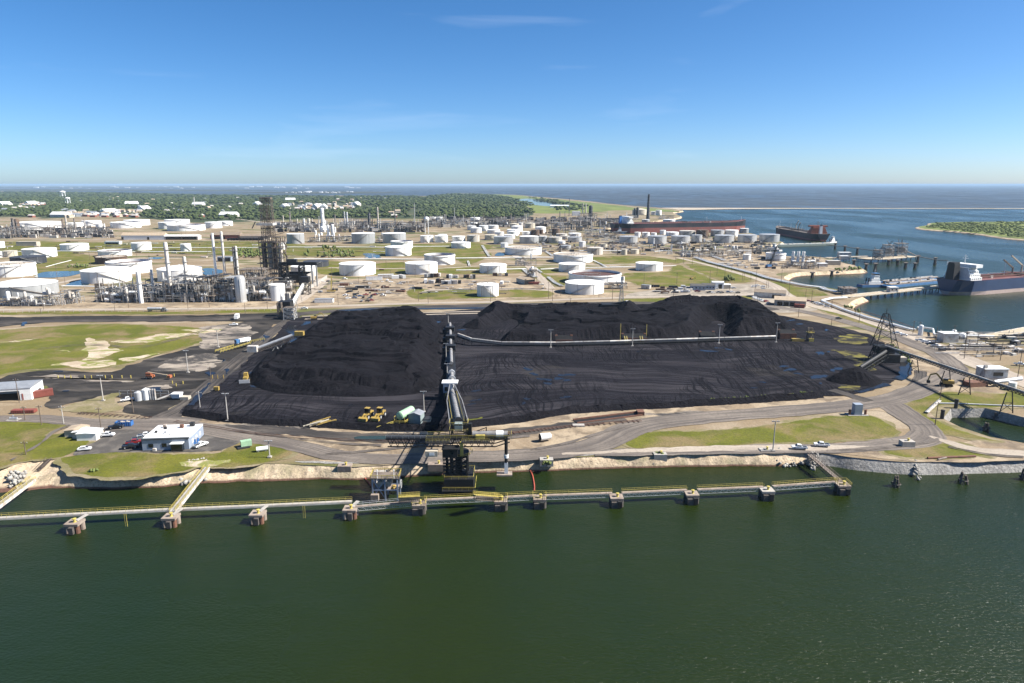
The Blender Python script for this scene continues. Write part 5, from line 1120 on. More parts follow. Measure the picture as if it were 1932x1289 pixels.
# bank anchor blocks with bollards
for i, (px, py, lab) in enumerate(((651, 883, 'concrete anchor block with yellow bollard on the gravel left of the loader'), (1031, 871, 'concrete anchor block with a green bush at its foot'), (1245, 861, 'concrete anchor block above white riprap stones'), (1445, 853, 'concrete anchor block beside the tall light mast'), (1710, 845, 'concrete anchor block in the grass oval'), (826, 880, 'long concrete block on the bank behind the loader'))):
    p = G(px, py, 3.4); t = thing('anchor_block', lab, 'anchor block', p); b = MB(); b.box((p.x, p.y, 2.0 if i != 4 else 3.8), (5 if i < 5 else 7, 3, 2.6)); b.build('block', 'concrete' if i not in (0, 5) else 'brown_concrete', t)
    z = 4.6 if i != 4 else 6.4; b = MB(); b.lathe((p.x + .4, p.y, z), [(.5, 0), (.4, .1), (.35, .8), (.6, 1), (.01, 1.2)], 10); b.build('bollard', 'yellow_paint', t)
# pile clusters
for i, (px, py, lab) in enumerate(((1690, 918, 'short leaning timber pile cluster nearest the outer dolphin'), (1817, 911, 'broken three-legged timber pile cluster off the revetment'), (1931, 905, 'timber pile stub at the edge of the frame'), (1860, 812, 'capped pile cluster near the basin mouth'), (1878, 791, 'pile cluster in the back of the small basin'))):
    p = G(px, py, 0); t = thing('pile_cluster', lab, 'pile cluster', p); rng = random.Random(i)
    for k in range(4):
        a_ = k * 1.57 + .4; r_ = .8 + .5 * (i == 1); h = rng.uniform(2.6, 4.2); b = MB(); b.cyl((p.x + r_ * 1.5 * math.cos(a_), p.y + r_ * 1.5 * math.sin(a_), -1.5), (p.x + r_ * .6 * math.cos(a_), p.y + r_ * .6 * math.sin(a_), h), .38, .33, 8); b.build('pile', 'old_wood', t)
    b = MB(); b.lathe((p.x, p.y, .9), [(1.5, 0), (1.7, .2), (1.5, .5), (1.3, .4), (1.5, 0)], 10); b.build('wrap', 'dark_concrete', t)
# ---------------------------------------------------------------- refinery
U = Vector((0, 0, 1))
def column(px, pyb, pyt, wpx, m_, label, group=None, plat=4, taper=1.0, cap='dome', name='process_tower', cat='column', zoom=None):
    if zoom: (px, pyb), = zp(zoom, (px, pyb)); (_, pyt), = zp(zoom, (0, pyt)); wpx = wpx / 4.775
    p = G(px, pyb); sc_ = F / Vector((p.x, p.y, p.z - CAMZ)).length; r = max(.45, wpx / sc_ / 2); h = atY(px, pyt, p.y).z - LZ
    t = thing(name, label, cat, p, group); x, y, z = p
    b = MB(); prof = [(r * 1.08, -.3), (r * 1.08, h * .06), (r, h * .07), (r * taper, h - r * .6)]
    if cap == 'dome': prof += [(r * taper * .8, h - r * .2), (r * .3, h), (.01, h)]
    else: prof += [(r * taper, h), (r * taper * .8, h), (r * taper * .8, h - 1.5)]
    b.lathe(p, prof, 16); b.build('shell', m_, t, True)
    for k in range(plat):
        zk = z + h * (k + 1) / (plat + .6); b = MB(); rr = r * (1 + (taper - 1) * (k + 1) / plat)
        b.lathe((x, y, zk), [(rr, 0), (rr + 1.0, 0), (rr + 1.0, .15), (rr, .15)], 12)
        for q in range(8): a = q * .785; b.beam((x + (rr + .95) * math.cos(a), y + (rr + .95) * math.sin(a), zk), (x + (rr + .95) * math.cos(a), y + (rr + .95) * math.sin(a), zk + 1.1), .1)
        b.lathe((x, y, zk + 1.05), [(rr + .9, 0), (rr + 1.0, 0), (rr + 1.0, .1), (rr + .9, .1), (rr + .9, 0)], 12); b.build('platform', 'grey_steel', t)
    b = MB(); a = -1.2; b.cyl((x + (r + .35) * math.cos(a), y + (r + .35) * math.sin(a), z), (x + (r + .35) * math.cos(a), y + (r + .35) * math.sin(a), z + h * .9), .22, n=6); b.build('downcomer_pipe', 'galvanised', t)
    return t
def process_frame(x, y, L, D, H, seed, label, group=None, dense=1.0, dark=False):
    """steel frame with decks, pipe runs, vessels and exchangers; x,y = centre"""
    rng = random.Random(seed); t = thing('process_structure', label, 'process unit', (x, y, LZ), group); st = 'grey_steel' if not dark else 'brown_steel'
    nl = max(1, int(H / 5)); nb = max(2, int(L / 6)); b = MB()
    for i in range(nb + 1):
        for sy in (-D / 2, 0, D / 2):
            xx = x - L / 2 + L * i / nb; hh = H * rng.choice((.55, .8, 1, 1)); b.beam((xx, y + sy, LZ - .3), (xx, y + sy, LZ + hh), .35)
    for k in range(1, nl + 1):
        z = LZ + H * k / nl
        for sy in (-D / 2, 0, D / 2): b.beam((x - L / 2, y + sy, z), (x + L / 2, y + sy, z), .32)
        for i in range(nb + 1): xx = x - L / 2 + L * i / nb; b.beam((xx, y - D / 2, z), (xx, y + D / 2, z), .28)
    for i in range(nb):
        if rng.random() < .5: k = rng.randrange(nl); b.beam((x - L / 2 + L * i / nb, y - D / 2, LZ + H * k / nl), (x - L / 2 + L * (i + 1) / nb, y - D / 2, LZ + H * (k + 1) / nl), .2)
    b.build('steel_frame', st, t)
    for k in range(1, nl + 1):
        b = MB(); z = LZ + H * k / nl
        for i in range(nb):
            if rng.random() < .5 * dense: b.box((x - L / 2 + L * (i + .5) / nb, y + rng.uniform(-.2, .2) * D, z + .05), (L / nb * .95, D * rng.uniform(.4, .9), .15))
        rail(b, (x - L / 2, y - D / 2, z), (x + L / 2, y - D / 2, z), 1.1, nb * 2, .12)
        b.build('deck', 'dark_steel' if rng.random() < .6 else st, t)
    for q in range(int(9 * dense)):
        b = MB(); z = LZ + rng.uniform(.15, 1.02) * H; yy = y + rng.uniform(-.5, .5) * D; r = rng.choice((.2, .25, .35, .5)); x0_, x1_ = sorted((rng.uniform(-.5, .5), rng.uniform(-.5, .5)))
        p = [Vector((x + L * x0_, yy, LZ)), Vector((x + L * x0_, yy, z)), Vector((x + L * x1_, yy, z)), Vector((x + L * x1_, yy, z - rng.uniform(.1, .6) * (z - LZ)))]
        for i in range(3): b.cyl(p[i], p[i + 1], r, n=6)
        b.build('pipe_run', rng.choice(('galvanised', 'white_rust', 'tank_silver', 'white_rust', 'brown_steel')), t)
    b = MB()
    for q in range(int(55 * dense * min(1.5, L / 18))):
        xx, yy, zz, l, r = x + rng.uniform(-.5, .5) * L, y + rng.uniform(-.55, .3) * D, LZ + rng.uniform(.05, .95) * H, rng.uniform(1.5, 7), rng.choice((.1, .14, .2))
        if q % 2: b.cyl((xx, yy, max(LZ, zz - l)), (xx, yy, zz + l * .3), r, n=5)
        else: b.cyl((max(x - L / 2, xx - l / 2), yy, zz), (min(x + L / 2, xx + l / 2), yy, zz), r, n=5)
    b.build('small_piping', 'white_rust' if not dark else 'tank_dirty', t)['kind'] = 'stuff'
    for q in range(int(4 * dense)):
        b = MB(); r = rng.uniform(.8, 1.6); l = rng.uniform(3, 7); xx = x + rng.uniform(-.4, .4) * L; yy = y - D * rng.uniform(.1, .5); z = LZ + rng.choice((1.2, H / nl + .3)) + r
        if rng.random() < .6:
            b.cyl((xx - l / 2, yy, z), (xx + l / 2, yy, z), r, n=12); b.cyl((xx - l / 2 - r * .4, yy, z), (xx - l / 2, yy, z), r * .6, r, 12); b.cyl((xx + l / 2, yy, z), (xx + l / 2 + r * .4, yy, z), r, r * .6, 12)
            for s_ in (-.3, .3): b.box((xx + s_ * l, yy, z - r - .8), (.5, r * 1.4, .9))
        else: b.lathe((xx, yy, z - r), [(r, 0), (r, l), (r * .7, l + r * .4), (.01, l + r * .6)], 12)
        b.build('vessel', rng.choice(('white_rust', 'tank_silver', 'white_paint', 'tank_dirty')), t, True)
    return t
def frame_px(k, xl, xr_, yb, yt, D, seed, label, group=None, dense=1.0, dark=False):
    (a, py), (c, pt) = zp(k, (xl, yb), (xr_, yt)); p, q = G(a, py), G(c, py); H = atY((a + c) / 2, pt, (p.y + q.y) / 2).z - LZ
    return process_frame((p.x + q.x) / 2, (p.y + q.y) / 2 + D / 2, q.x - p.x, D, max(3.5, H), seed, label, group, dense, dark)
frame_px('A', 870, 1100, 1150, 1030, 14, 1, 'low silver pipe structure at the left end of the process unit', None, 1.6)
frame_px('A', 1100, 1300, 1150, 1010, 16, 2, 'process structure with a white column rising from it', None, 1.7)
frame_px('A', 1300, 1480, 1150, 1015, 16, 3, 'process structure between the white column and the tall stack', None, 1.7)
frame_px('A', 1440, 1560, 1150, 960, 18, 4, 'dense process structure at the foot of the tall stack', None, 1.8)
frame_px('A', 1570, 1760, 1150, 925, 20, 5, 'tallest silver process structure with pale spherical vessel ends', None, 2.2)
frame_px('A', 1760, 1930, 1150, 930, 20, 6, 'wide process structure over dark equipment bays', None, 2.2, True)
frame_px('B', 0, 130, 1140, 915, 20, 7, 'process structure left of the grey upright vessel', None, 2.0, True)
frame_px('B', 120, 230, 1140, 930, 18, 8, 'process structure with white drum beside the grey upright vessel', None, 2.0)
frame_px('B', 310, 440, 1140, 945, 18, 9, 'black pipe structure between grey vessel and white silo', None, 2.0, True)
frame_px('B', 420, 525, 1140, 950, 22, 10, 'dark structure behind the white silo tank', None, 1.8, True)
frame_px('B', 640, 720, 1100, 970, 14, 11, 'dark steel structure right of the white silo tank', None, 1.6, True)
frame_px('B', 240, 470, 1000, 860, 24, 12, 'rear process structure behind the grey upright vessel', None, 2.0, True)
frame_px('A', 560, 700, 1165, 1050, 10, 13, 'silver pipe structure in front of the huge grey tank', None, 1.5)
frame_px('A', 0, 190, 1185, 1130, 8, 14, 'low pipe manifold at the frame edge below the huge grey tank', None, 1.8)
frame_px('A', 190, 400, 1185, 1110, 8, 15, 'low white pipe manifold below the stair of the huge grey tank', None, 1.8)
frame_px('A', 400, 560, 1180, 1080, 8, 16, 'pipe manifold stepping up to the white pipe structure', None, 1.6)
for i, (k, xl, xr_, yb, yt) in enumerate((('A', -20, 110, 575, 480), ('A', 110, 240, 565, 470), ('A', 240, 440, 550, 480), ('A', 440, 620, 545, 460), ('A', 640, 800, 550, 490), ('A', 800, 960, 545, 480), ('B', 620, 760, 480, 430), ('B', 760, 900, 500, 440), ('B', 860, 960, 610, 570), ('B', 960, 1150, 610, 560), ('B', 1150, 1260, 490, 430), ('B', 1230, 1400, 470, 400), ('B', 1300, 1470, 510, 430), ('B', 1480, 1640, 510, 420), ('B', 1640, 1800, 520, 430), ('B', 1780, 1930, 500, 430), ('B', 1120, 1260, 600, 560), ('B', 1480, 1560, 600, 550),
        ('C', 0, 120, 470, 420), ('C', 120, 290, 470, 400), ('C', 290, 420, 440, 395), ('C', 520, 660, 440, 395), ('C', 660, 780, 470, 400), ('C', 800, 920, 430, 390), ('C', 1000, 1150, 470, 420), ('C', 1150, 1300, 500, 430), ('C', 1300, 1480, 500, 400), ('C', 1400, 1560, 400, 350), ('C', 1450, 1620, 560, 500), ('C', 1600, 1760, 570, 520), ('C', 1600, 1760, 470, 400), ('C', 820, 1010, 820, 760), ('C', 930, 1010, 920, 870), ('C', 1670, 1830, 1030, 980), ('D', 640, 760, 740, 690), ('D', 760, 900, 745, 690), ('D', 900, 1060, 740, 680), ('D', 1060, 1200, 730, 670), ('D', 560, 700, 660, 625), ('D', 820, 960, 650, 610), ('D', 100, 260, 410, 370), ('D', 440, 580, 400, 370), ('D', 1740, 1880, 850, 790), ('D', 1600, 1740, 830, 790))):
    frame_px(k, xl, xr_, yb, yt, 22 if yb < 620 else 9, 40 + i, 'weathered pipe and steel process block in the far refinery' if yb < 620 else 'low pipe manifold among the tank lanes', 'far refinery process blocks' if yb < 620 else 'pipe manifolds among the tanks', 1.0, i % 3 != 1)
# columns and stacks: zoom, x, base, top, width, material, label
for k, x, yb, yt, wd, m_, lab, pl in (('A', 1548, 1145, 605, 30, 'white_rust', 'tallest slim white stack in the front process unit', 4), ('A', 1690, 1040, 735, 26, 'tank_dirty', 'shorter grey-white stack with ring platforms in the front process unit', 3), ('A', 1275, 1155, 872, 32, 'white_paint', 'thick white column with round top platform in the front process unit', 1), ('A', 1395, 1140, 850, 20, 'tank_silver', 'thin silver column behind the thick white column', 3), ('A', 1492, 1130, 880, 18, 'tank_dirty', 'short dull column beside the tallest slim stack', 2), ('A', 1057, 1130, 1000, 18, 'white_paint', 'small white column at the left end of the process unit', 1),
        ('B', 40, 930, 525, 20, 'white_paint', 'white stack left of the grey upright vessel with a raking black pipe', 1), ('B', 118, 900, 510, 20, 'white_rust', 'white stack with dark collar left of the twin brown columns', 2), ('B', 212, 900, 645, 20, 'brown_steel', 'left brown column of the arched twin pair', 3), ('B', 235, 900, 640, 20, 'tank_dirty', 'right pale column of the arched twin pair', 3),
        ('A', 140, 550, 390, 26, 'brown_steel', 'dark paired refinery stack at the far left', 1), ('A', 172, 555, 395, 30, 'tank_rust', 'thick brown refinery column at the far left', 2), ('A', 220, 560, 450, 22, 'tank_dirty', 'short beige refinery column at the far left', 2), ('A', 610, 530, 365, 15, 'tank_dirty', 'beige far stack left of the bright tanks', 1), ('A', 685, 530, 392, 13, 'brown_steel', 'thin brown far stack beside the beige one', 1), ('A', 575, 520, 400, 12, 'tank_rust', 'rusty thin far stack by the wide white tank', 1),
        ('B', 1003, 510, 298, 28, 'white_paint', 'tall thick white stack above the white gas vessels', 2), ('B', 1024, 500, 410, 14, 'white_paint', 'short white companion column of the thick white stack', 1), ('B', 832, 480, 395, 18, 'white_paint', 'white column left of the tan block tower', 1), ('B', 875, 470, 392, 24, 'tank_cream', 'tan block tower beside the white column', 1), ('B', 770, 460, 395, 12, 'tank_cream', 'slim cream far column', 1), ('B', 708, 460, 330, 12, 'brown_steel', 'dark spindly far stack with platforms', 3), ('B', 645, 450, 365, 10, 'tank_cream', 'thin cream far column next to the coker', 1), ('B', 1112, 460, 355, 10, 'brown_steel', 'thin brown far stack above the rail cars', 1), ('B', 1198, 470, 330, 12, 'tank_grey', 'left one of a pair of grey far columns', 2), ('B', 1222, 480, 335, 16, 'tank_silver', 'right one of a pair of grey far columns', 2), ('B', 1420, 470, 340, 24, 'dark_steel', 'thick dark far column with collars', 3), ('B', 1498, 470, 290, 14, 'tank_dirty', 'pale far stack above the grey tank', 2), ('B', 1652, 490, 280, 10, 'dark_steel', 'black needle stack in the far refinery', 0), ('B', 1826, 420, 255, 7, 'grey_steel', 'thin far radio mast above the pale road', 0),
        ('C', 783, 420, 350, 10, 'tank_rust', 'rusty far stack behind the crowded tanks', 1), ('C', 907, 410, 350, 8, 'tank_cream', 'left slim cream stack of a far pair', 0), ('C', 918, 410, 352, 8, 'tank_cream', 'right slim cream stack of a far pair', 0), ('C', 1430, 345, 255, 10, 'tank_dirty', 'left white-topped stack of the meadow refinery pair', 0), ('C', 1457, 345, 260, 10, 'tank_dirty', 'right white-topped stack of the meadow refinery pair', 0), ('C', 1500, 385, 275, 34, 'dark_steel', 'blocky dark reactor tower by the meadow', 3), ('C', 1307, 370, 215, 5, 'dark_steel', 'thin mast rising above the meadow', 0), ('C', 275, 400, 295, 6, 'grey_steel', 'thin mast on the pale strip by the woodland', 0), ('C', 1330, 505, 440, 12, 'dark_steel', 'short dark column near the slip', 1), ('D', 397, 640, 570, 14, 'white_paint', 'white column in front of the quayside tanks', 0), ('D', 556, 715, 625, 12, 'galvanised', 'silver column at the end of the white pipe bridge', 0),
        ('D', 1645, 822, 690, 24, 'white_paint', 'first of three white columns on the spit, next to the white tank', 1), ('D', 1692, 822, 690, 24, 'white_paint', 'middle one of three white columns on the spit', 1), ('D', 1738, 822, 690, 24, 'white_paint', 'last of three white columns on the spit, next to the water', 1), ('A', 1755, 300, 200, 8, 'white_rust', 'red and white radio mast in the woodland', 0)):
    column(x, yb, yt, wd, m_, lab, None, pl, 1.0 if wd > 16 else .85, 'dome' if pl > 1 else 'open', zoom=k)
rng = random.Random(77)
for i in range(46):                                # slim far stacks and vent pipes
    k, xa, xb, ya_, yb_2 = (('B', 620, 1900, 440, 520), ('C', 100, 1300, 400, 470), ('A', 0, 900, 480, 550), ('C', 1250, 1750, 400, 520))[i % 4]
    x = rng.uniform(xa, xb); y = rng.uniform(ya_, yb_2); column(x, y, y - rng.uniform(28, 85), rng.uniform(5, 9), rng.choice(('tank_dirty', 'brown_steel', 'white_rust', 'tank_silver')), 'slim vent stack in the far refinery', 'slim far refinery stacks', 1, .85, 'open', zoom=k)
for i in range(16):
    x = rng.uniform(1000, 2250); column(x, 1140, rng.uniform(930, 1040), rng.uniform(6, 11), rng.choice(('tank_dirty', 'white_rust', 'tank_silver')), 'slim riser stack in the front process unit', 'slim risers of the front process unit', 1, .9, 'open', zoom='A')
# pipework and odds and ends too small to tell apart
def clutter(k, x0, x1, y0, y1, n, name, hmax, pal):
    bs_ = [MB() for _ in pal]
    for i in range(n):
        (px, py), = zp(k, (rng.uniform(x0, x1), rng.uniform(y0, y1))); p = G(px, py)
        if any((p.x - tx) ** 2 + (p.y - ty) ** 2 < (tr + 3) ** 2 for tx, ty, tr in tank_pos): continue
        b = rng.choice(bs_); q = rng.random(); s_ = p.length / 900
        if q < .45: b.box(p, (rng.uniform(1.5, 9) * s_, rng.uniform(1, 4), rng.uniform(.6, hmax)), rng.uniform(-.2, .2))
        elif q < .8: z = LZ + rng.uniform(.5, hmax); l = rng.uniform(6, 34); b.beam((p.x - l / 2, p.y, z), (p.x + l / 2, p.y, z), .4, .5)
        else: b.cyl(p, p + U * rng.uniform(1, hmax * 2), .4 * s_, n=6)
    for b, m_ in zip(bs_, pal):
        if b.v: tag(b.build(name, m_), None, None, None, 'stuff')
PA = ('white_rust', 'brown_steel', 'dark_steel', 'tank_dirty')
clutter('B', 560, 1930, 440, 520, 672, 'refinery_piping', 9, PA); clutter('C', 0, 1750, 395, 480, 832, 'refinery_piping', 9, PA); clutter('A', -20, 1000, 480, 570, 480, 'refinery_piping', 7, PA); clutter('C', 1000, 1900, 480, 700, 390, 'quayside_piping', 4, PA); clutter('D', 0, 1500, 570, 720, 480, 'quayside_piping', 4, PA); clutter('D', 1000, 1900, 740, 850, 120, 'spit_piping', 3, PA); clutter('A', 900, 1930, 1050, 1150, 442, 'unit_piping', 9, PA); clutter('B', 0, 700, 1000, 1140, 374, 'unit_piping', 10, PA); clutter('A', 0, 3600, 600, 760, 160, 'yard_clutter', 2, PA); clutter('B', 900, 3000, 960, 1080, 130, 'yard_clutter', 1.6, PA); clutter('e', 1100, 1900, 430, 640, 130, 'shore_clutter', 2, PA)
# grey upright vessel and flare tower
column(266, 1145, 905, 86, 'tank_silver', 'big smooth grey upright vessel with white skirt at the roadside', None, 0, zoom='B', name='upright_vessel', cat='vessel')
column(345, 400, 176, 30, 'dark_steel', 'tall dark ringed flare tower behind the long tanker', None, 8, .55, 'open', zoom='D', name='flare_tower', cat='tower')
for i, (x, y0, y1, wd) in enumerate(((225, 385, 300, 20), (250, 385, 292, 24), (935, 540, 500, 16), (985, 545, 520, 20), (1050, 560, 450, 22), (1090, 560, 445, 26), (1110, 520, 470, 14), (1000, 515, 462, 48), (965, 590, 530, 14), (1060, 590, 520, 14), (1100, 590, 520, 14), (1035, 590, 540, 12))):
    column(x, y1 if y1 > y0 else y0, min(y0, y1), wd, 'dark_steel' if i < 2 else 'white_paint', 'dark reactor column beside the flare tower' if i < 2 else 'white upright gas vessel in the cluster by the thick stack', 'dark reactor columns' if i < 2 else 'white gas vessels', 0, zoom='D' if i < 2 else 'B', name='upright_vessel', cat='vessel')
# elevated water spheroid on legs
p = G(*zp('C', (26, 530))[0]); t = thing('water_spheroid', 'white spheroid water tank on tall thin legs beside the small tank row', 'water tower', p); hs_ = atY(804, zp('C', (0, 398))[0][1], p.y).z
b = MB(); b.lathe((p.x, p.y, hs_), [(.01, -5), (4, -4), (5.6, 0), (4, 4), (.01, 5)], 18); b.build('bowl', 'white_paint', t, True)
for q in range(4): b = MB(); a = q * 1.57 + .8; b.cyl((p.x + 5 * math.cos(a), p.y + 5 * math.sin(a), LZ), (p.x + 4.4 * math.cos(a), p.y + 4.4 * math.sin(a), hs_ - 2), .4, n=6); b.build('leg', 'white_paint', t)
# coker structure with twin drilling derricks
p = G(515, 529); Yk = p.y + 12; zc = lambda py: atY(515, py, Yk).z; xk = lambda px: atY(px, 480, Yk).x
t = thing('coker_tower', 'tallest brown coker structure with twin lattice derricks', 'coker tower', (p.x, Yk, LZ))
x0_, x1_ = xk(495), xk(535); D = 16; b = MB(); nb, nl = 5, 8; z1 = zc(447)
for i in range(nb + 1):
    for sy in (-D / 2, 0, D / 2): xx = x0_ + (x1_ - x0_) * i / nb; b.beam((xx, Yk + sy, LZ - .5), (xx, Yk + sy, z1), .6)
for k in range(1, nl + 1):
    z = LZ + (z1 - LZ) * k / nl
    for sy in (-D / 2, 0, D / 2): b.beam((x0_, Yk + sy, z), (x1_, Yk + sy, z), .5)
    for i in range(nb + 1): xx = x0_ + (x1_ - x0_) * i / nb; b.beam((xx, Yk - D / 2, z), (xx, Yk + D / 2, z), .4)
    for i in range(nb): xa, xb = x0_ + (x1_ - x0_) * i / nb, x0_ + (x1_ - x0_) * (i + 1) / nb; zl = z - (z1 - LZ) / nl; b.beam((xa, Yk - D / 2, zl if (i + k) % 2 else z), (xb, Yk - D / 2, z if (i + k) % 2 else zl), .3)
b.build('lower_frame', 'brown_steel', t)
for k in range(1, nl + 1):
    b = MB(); z = LZ + (z1 - LZ) * k / nl; b.box(((x0_ + x1_) / 2 - (k % 2) * 3, Yk + .5, z + .1), ((x1_ - x0_) * (.8 if k % 3 else 1.15), D * .8, .25)); rail(b, (x0_ - 1, Yk - D / 2 - .6, z + .2), (x1_ + 1, Yk - D / 2 - .6, z + .2), 1.2, 16, .15); b.build('platform', 'dark_steel' if k < 6 else 'brown_steel', t)
for i in range(4):
    b = MB(); xx = x0_ + (x1_ - x0_) * (i + .5) / 4; b.lathe((xx, Yk - 1, LZ + 14), [(1, -4), (2.4, 0), (2.4, 22), (1.6, 25), (.01, 26)], 14); b.build('coke_drum', 'tank_dirty' if i % 2 else 'tank_rust', t, True)
z2 = zc(372.5); xa, xb = xk(499), xk(519)
for xx, lab_ in ((xa + 3.2, 0), (xb - 2.5, 1)):
    b = MB(); lattice(b, (xx, Yk, z1), (xx, Yk, z2), 7.2, 5.6, 9, .24); b.build('derrick', 'brown_steel', t)
    b = MB(); b.box((xx, Yk, z2 - 1.5), (6.2, 6.2, 1.2)); b.build('crown_block', 'brown_steel', t)
    for f in (.2, .45, .7, .9):
        b = MB(); z = z1 + (z2 - z1) * f; b.box((xx + 1.5, Yk, z), (7.5, 2, .3)); rail(b, (xx - 3.6, Yk - 3.6, z), (xx + 5.4, Yk - 3.6, z), 1.2, 5, .15); b.build('derrick_platform', 'brown_steel', t)
    b = MB(); b.beam((xx, Yk - 1, z1), (xx, Yk - 1, z2), .5); b.build('drill_stem', 'tank_rust', t)
zm = zc(425); b = MB(); b.box((xk(507), Yk, zm), (18, 12, 2.4)); b.build('cutting_deck', 'white_rust', t)
b = MB(); b.beam((x0_ - 7, Yk - D / 2 - 2, zc(452)), (x1_ + 6, Yk - D / 2 - 2, zc(438)), 2, .5); b.beam((x0_ - 5, Yk - D / 2 - 2, zc(430)), (xk(490), Yk - 5, zc(418)), 1.2, .4); b.build('stair_bridge', 'dark_steel', t)
for k in range(nl):
    b = MB(); zl = LZ + (z1 - LZ) * k / nl; zh2 = LZ + (z1 - LZ) * (k + 1) / nl; sg = 1 if k % 2 else -1; xs_ = x1_ + 2.5; b.beam((xs_, Yk - 4 * sg, zl), (xs_, Yk + 4 * sg, zh2), 1.2, .3); rail(b, (xs_ + .6, Yk - 4 * sg, zl), (xs_ + .6, Yk + 4 * sg, zh2), 1.1, 4, .14); b.build('stair_flight', 'brown_steel', t)
# coke pit, crane girder and crusher house
pa, pb = G(545, 545), G(612, 545); t = thing('coke_pit_crane', 'black overhead coke crane girder on tall grey legs beside the coker', 'crane', pb)
Yc = G(597, 541).y; zg = atY(560, 498, Yc).z; xq0, xq1 = atY(527, 498, Yc).x, atY(598, 498, Yc).x
b = MB(); b.box(((xq0 + xq1) / 2, Yc, zg - 1.4), (xq1 - xq0, 3, 3.2)); b.build('girder', 'black_steel', t)
for xx in (xq1 - 1, xq1 - 5.5): b = MB(); b.beam((xx, Yc, LZ - .3), (xx, Yc, zg - 1), 1.3); b.build('leg', 'tank_silver', t)
b = MB(); lattice(b, (xq0 + 4, Yc, LZ), (xq0 + 4, Yc, zg), 7, 7, 5, .5); lattice(b, (xq0 + 22, Yc, LZ), (xq0 + 22, Yc, zg - 2), 5, 5, 5, .4); b.build('support_tower', 'black_steel', t)
b = MB(); b.box(((xq0 + xq1) / 2 - 6, Yc, zg + 1.8), (10, 4, 3)); b.build('trolley', 'dark_steel', t)
p0 = G(560, 540); t = thing('coke_pit', 'black walled coke pit below the crane girder', 'coke pit', p0); cc = G(560, 532)
for (x_, y_, sx, sy, m_) in ((cc.x, cc.y - 8, 26, 1.2, 'dark_concrete'), (cc.x, cc.y + 16, 26, 1.2, 'dark_concrete'), (cc.x - 13, cc.y + 4, 1.2, 24, 'dark_concrete'), (cc.x + 14, cc.y + 4, 1.2, 26, 'concrete')):
    b = MB(); b.box((x_, y_, LZ), (sx, sy, 9)); b.build('wall', 'black_steel' if m_ == 'dark_concrete' else m_, t)
b = MB(); b.box((cc.x, cc.y + 4, LZ), (24, 22, 3.0), 0, 0, .6); b.build('coke_heap', 'coal', t)
wa, wb_ = G(563, 560), G(617, 525); t = thing('concrete_barrier', 'long grey retaining wall beside the coke pit road', 'wall', wa)
b = MB(); b.beam(wa + U * 1.6, wb_ + U * 1.6, .6, 3.4); b.build('panel', 'concrete', t)
p0 = G(578, 556); t = thing('crusher_house', 'dark crusher house with pale silo under the crane girder', 'crusher house', p0)
b = MB(); b.box((p0.x, p0.y, LZ + 12), (8, 7, 5)); b.build('upper_house', 'black_steel', t); b = MB(); b.lathe((p0.x - .5, p0.y, LZ), [(2.2, 4), (3.4, 6), (3.4, 12)], 14); b.build('surge_bin', 'tank_cream', t)
b = MB(); lattice(b, (p0.x, p0.y, LZ), (p0.x, p0.y, LZ + 12), 7, 7, 3, .3); b.build('frame', 'dark_steel', t)
c0, c1 = Vector((p0.x - 2, p0.y - 2, LZ + 9)), atY(545, 585, G(545, 600).y); t = thing('coke_conveyor', 'white covered conveyor descending from the crusher house across the road to the yard tower', 'conveyor', (c1.x, c1.y, LZ))
b = MB(); truss(b, c0, c1, 2.4, 1.6, 16, .2); b.build('gallery_truss', 'grey_steel', t); b = MB(); b.cyl(c0 + U * .8, c1 + U * .8, 1.3, n=14); b.build('belt_cover', 'white_paint', t, True)
for f in (.3, .62): q = c0.lerp(c1, f); b = MB(); b.beam((q.x - 2, q.y, LZ), (q.x - 1, q.y, q.z - 1.5), .35); b.beam((q.x + 2, q.y, LZ), (q.x + 1, q.y, q.z - 1.5), .35); b.build('trestle', 'grey_steel', t)
p0 = G(548, 602); t = thing('yard_transfer_tower', 'open steel transfer tower at the yard end of the covered coke conveyor', 'transfer tower', p0)
b = MB(); lattice(b, p0, p0 + U * 9, 8, 7, 3, .4); b.build('frame', 'grey_steel', t)
for z in (3, 6, 9): b = MB(); b.box((p0.x, p0.y, LZ + z), (8, 7, .25)); rail(b, (p0.x - 4, p0.y - 3.5, LZ + z), (p0.x + 4, p0.y - 3.5, LZ + z), 1.1, 4, .13); b.build('platform', 'brown_steel', t)
b = MB(); b.box((p0.x, p0.y, LZ + 3.2), (3.4, 3, 4.5)); b.build('chute', 'white_rust', t)
b = MB(); lattice(b, (p0.x - 9, p0.y + 4, LZ), (p0.x - 9, p0.y + 4, LZ + 12), 3, 3, 4, .3); b.build('stair_tower', 'brown_steel', t)
b = MB(); b.box((p0.x - 7, p0.y + 12, LZ + 7), (10, 9, 5)); b.build('screen_house', 'black_steel', t)
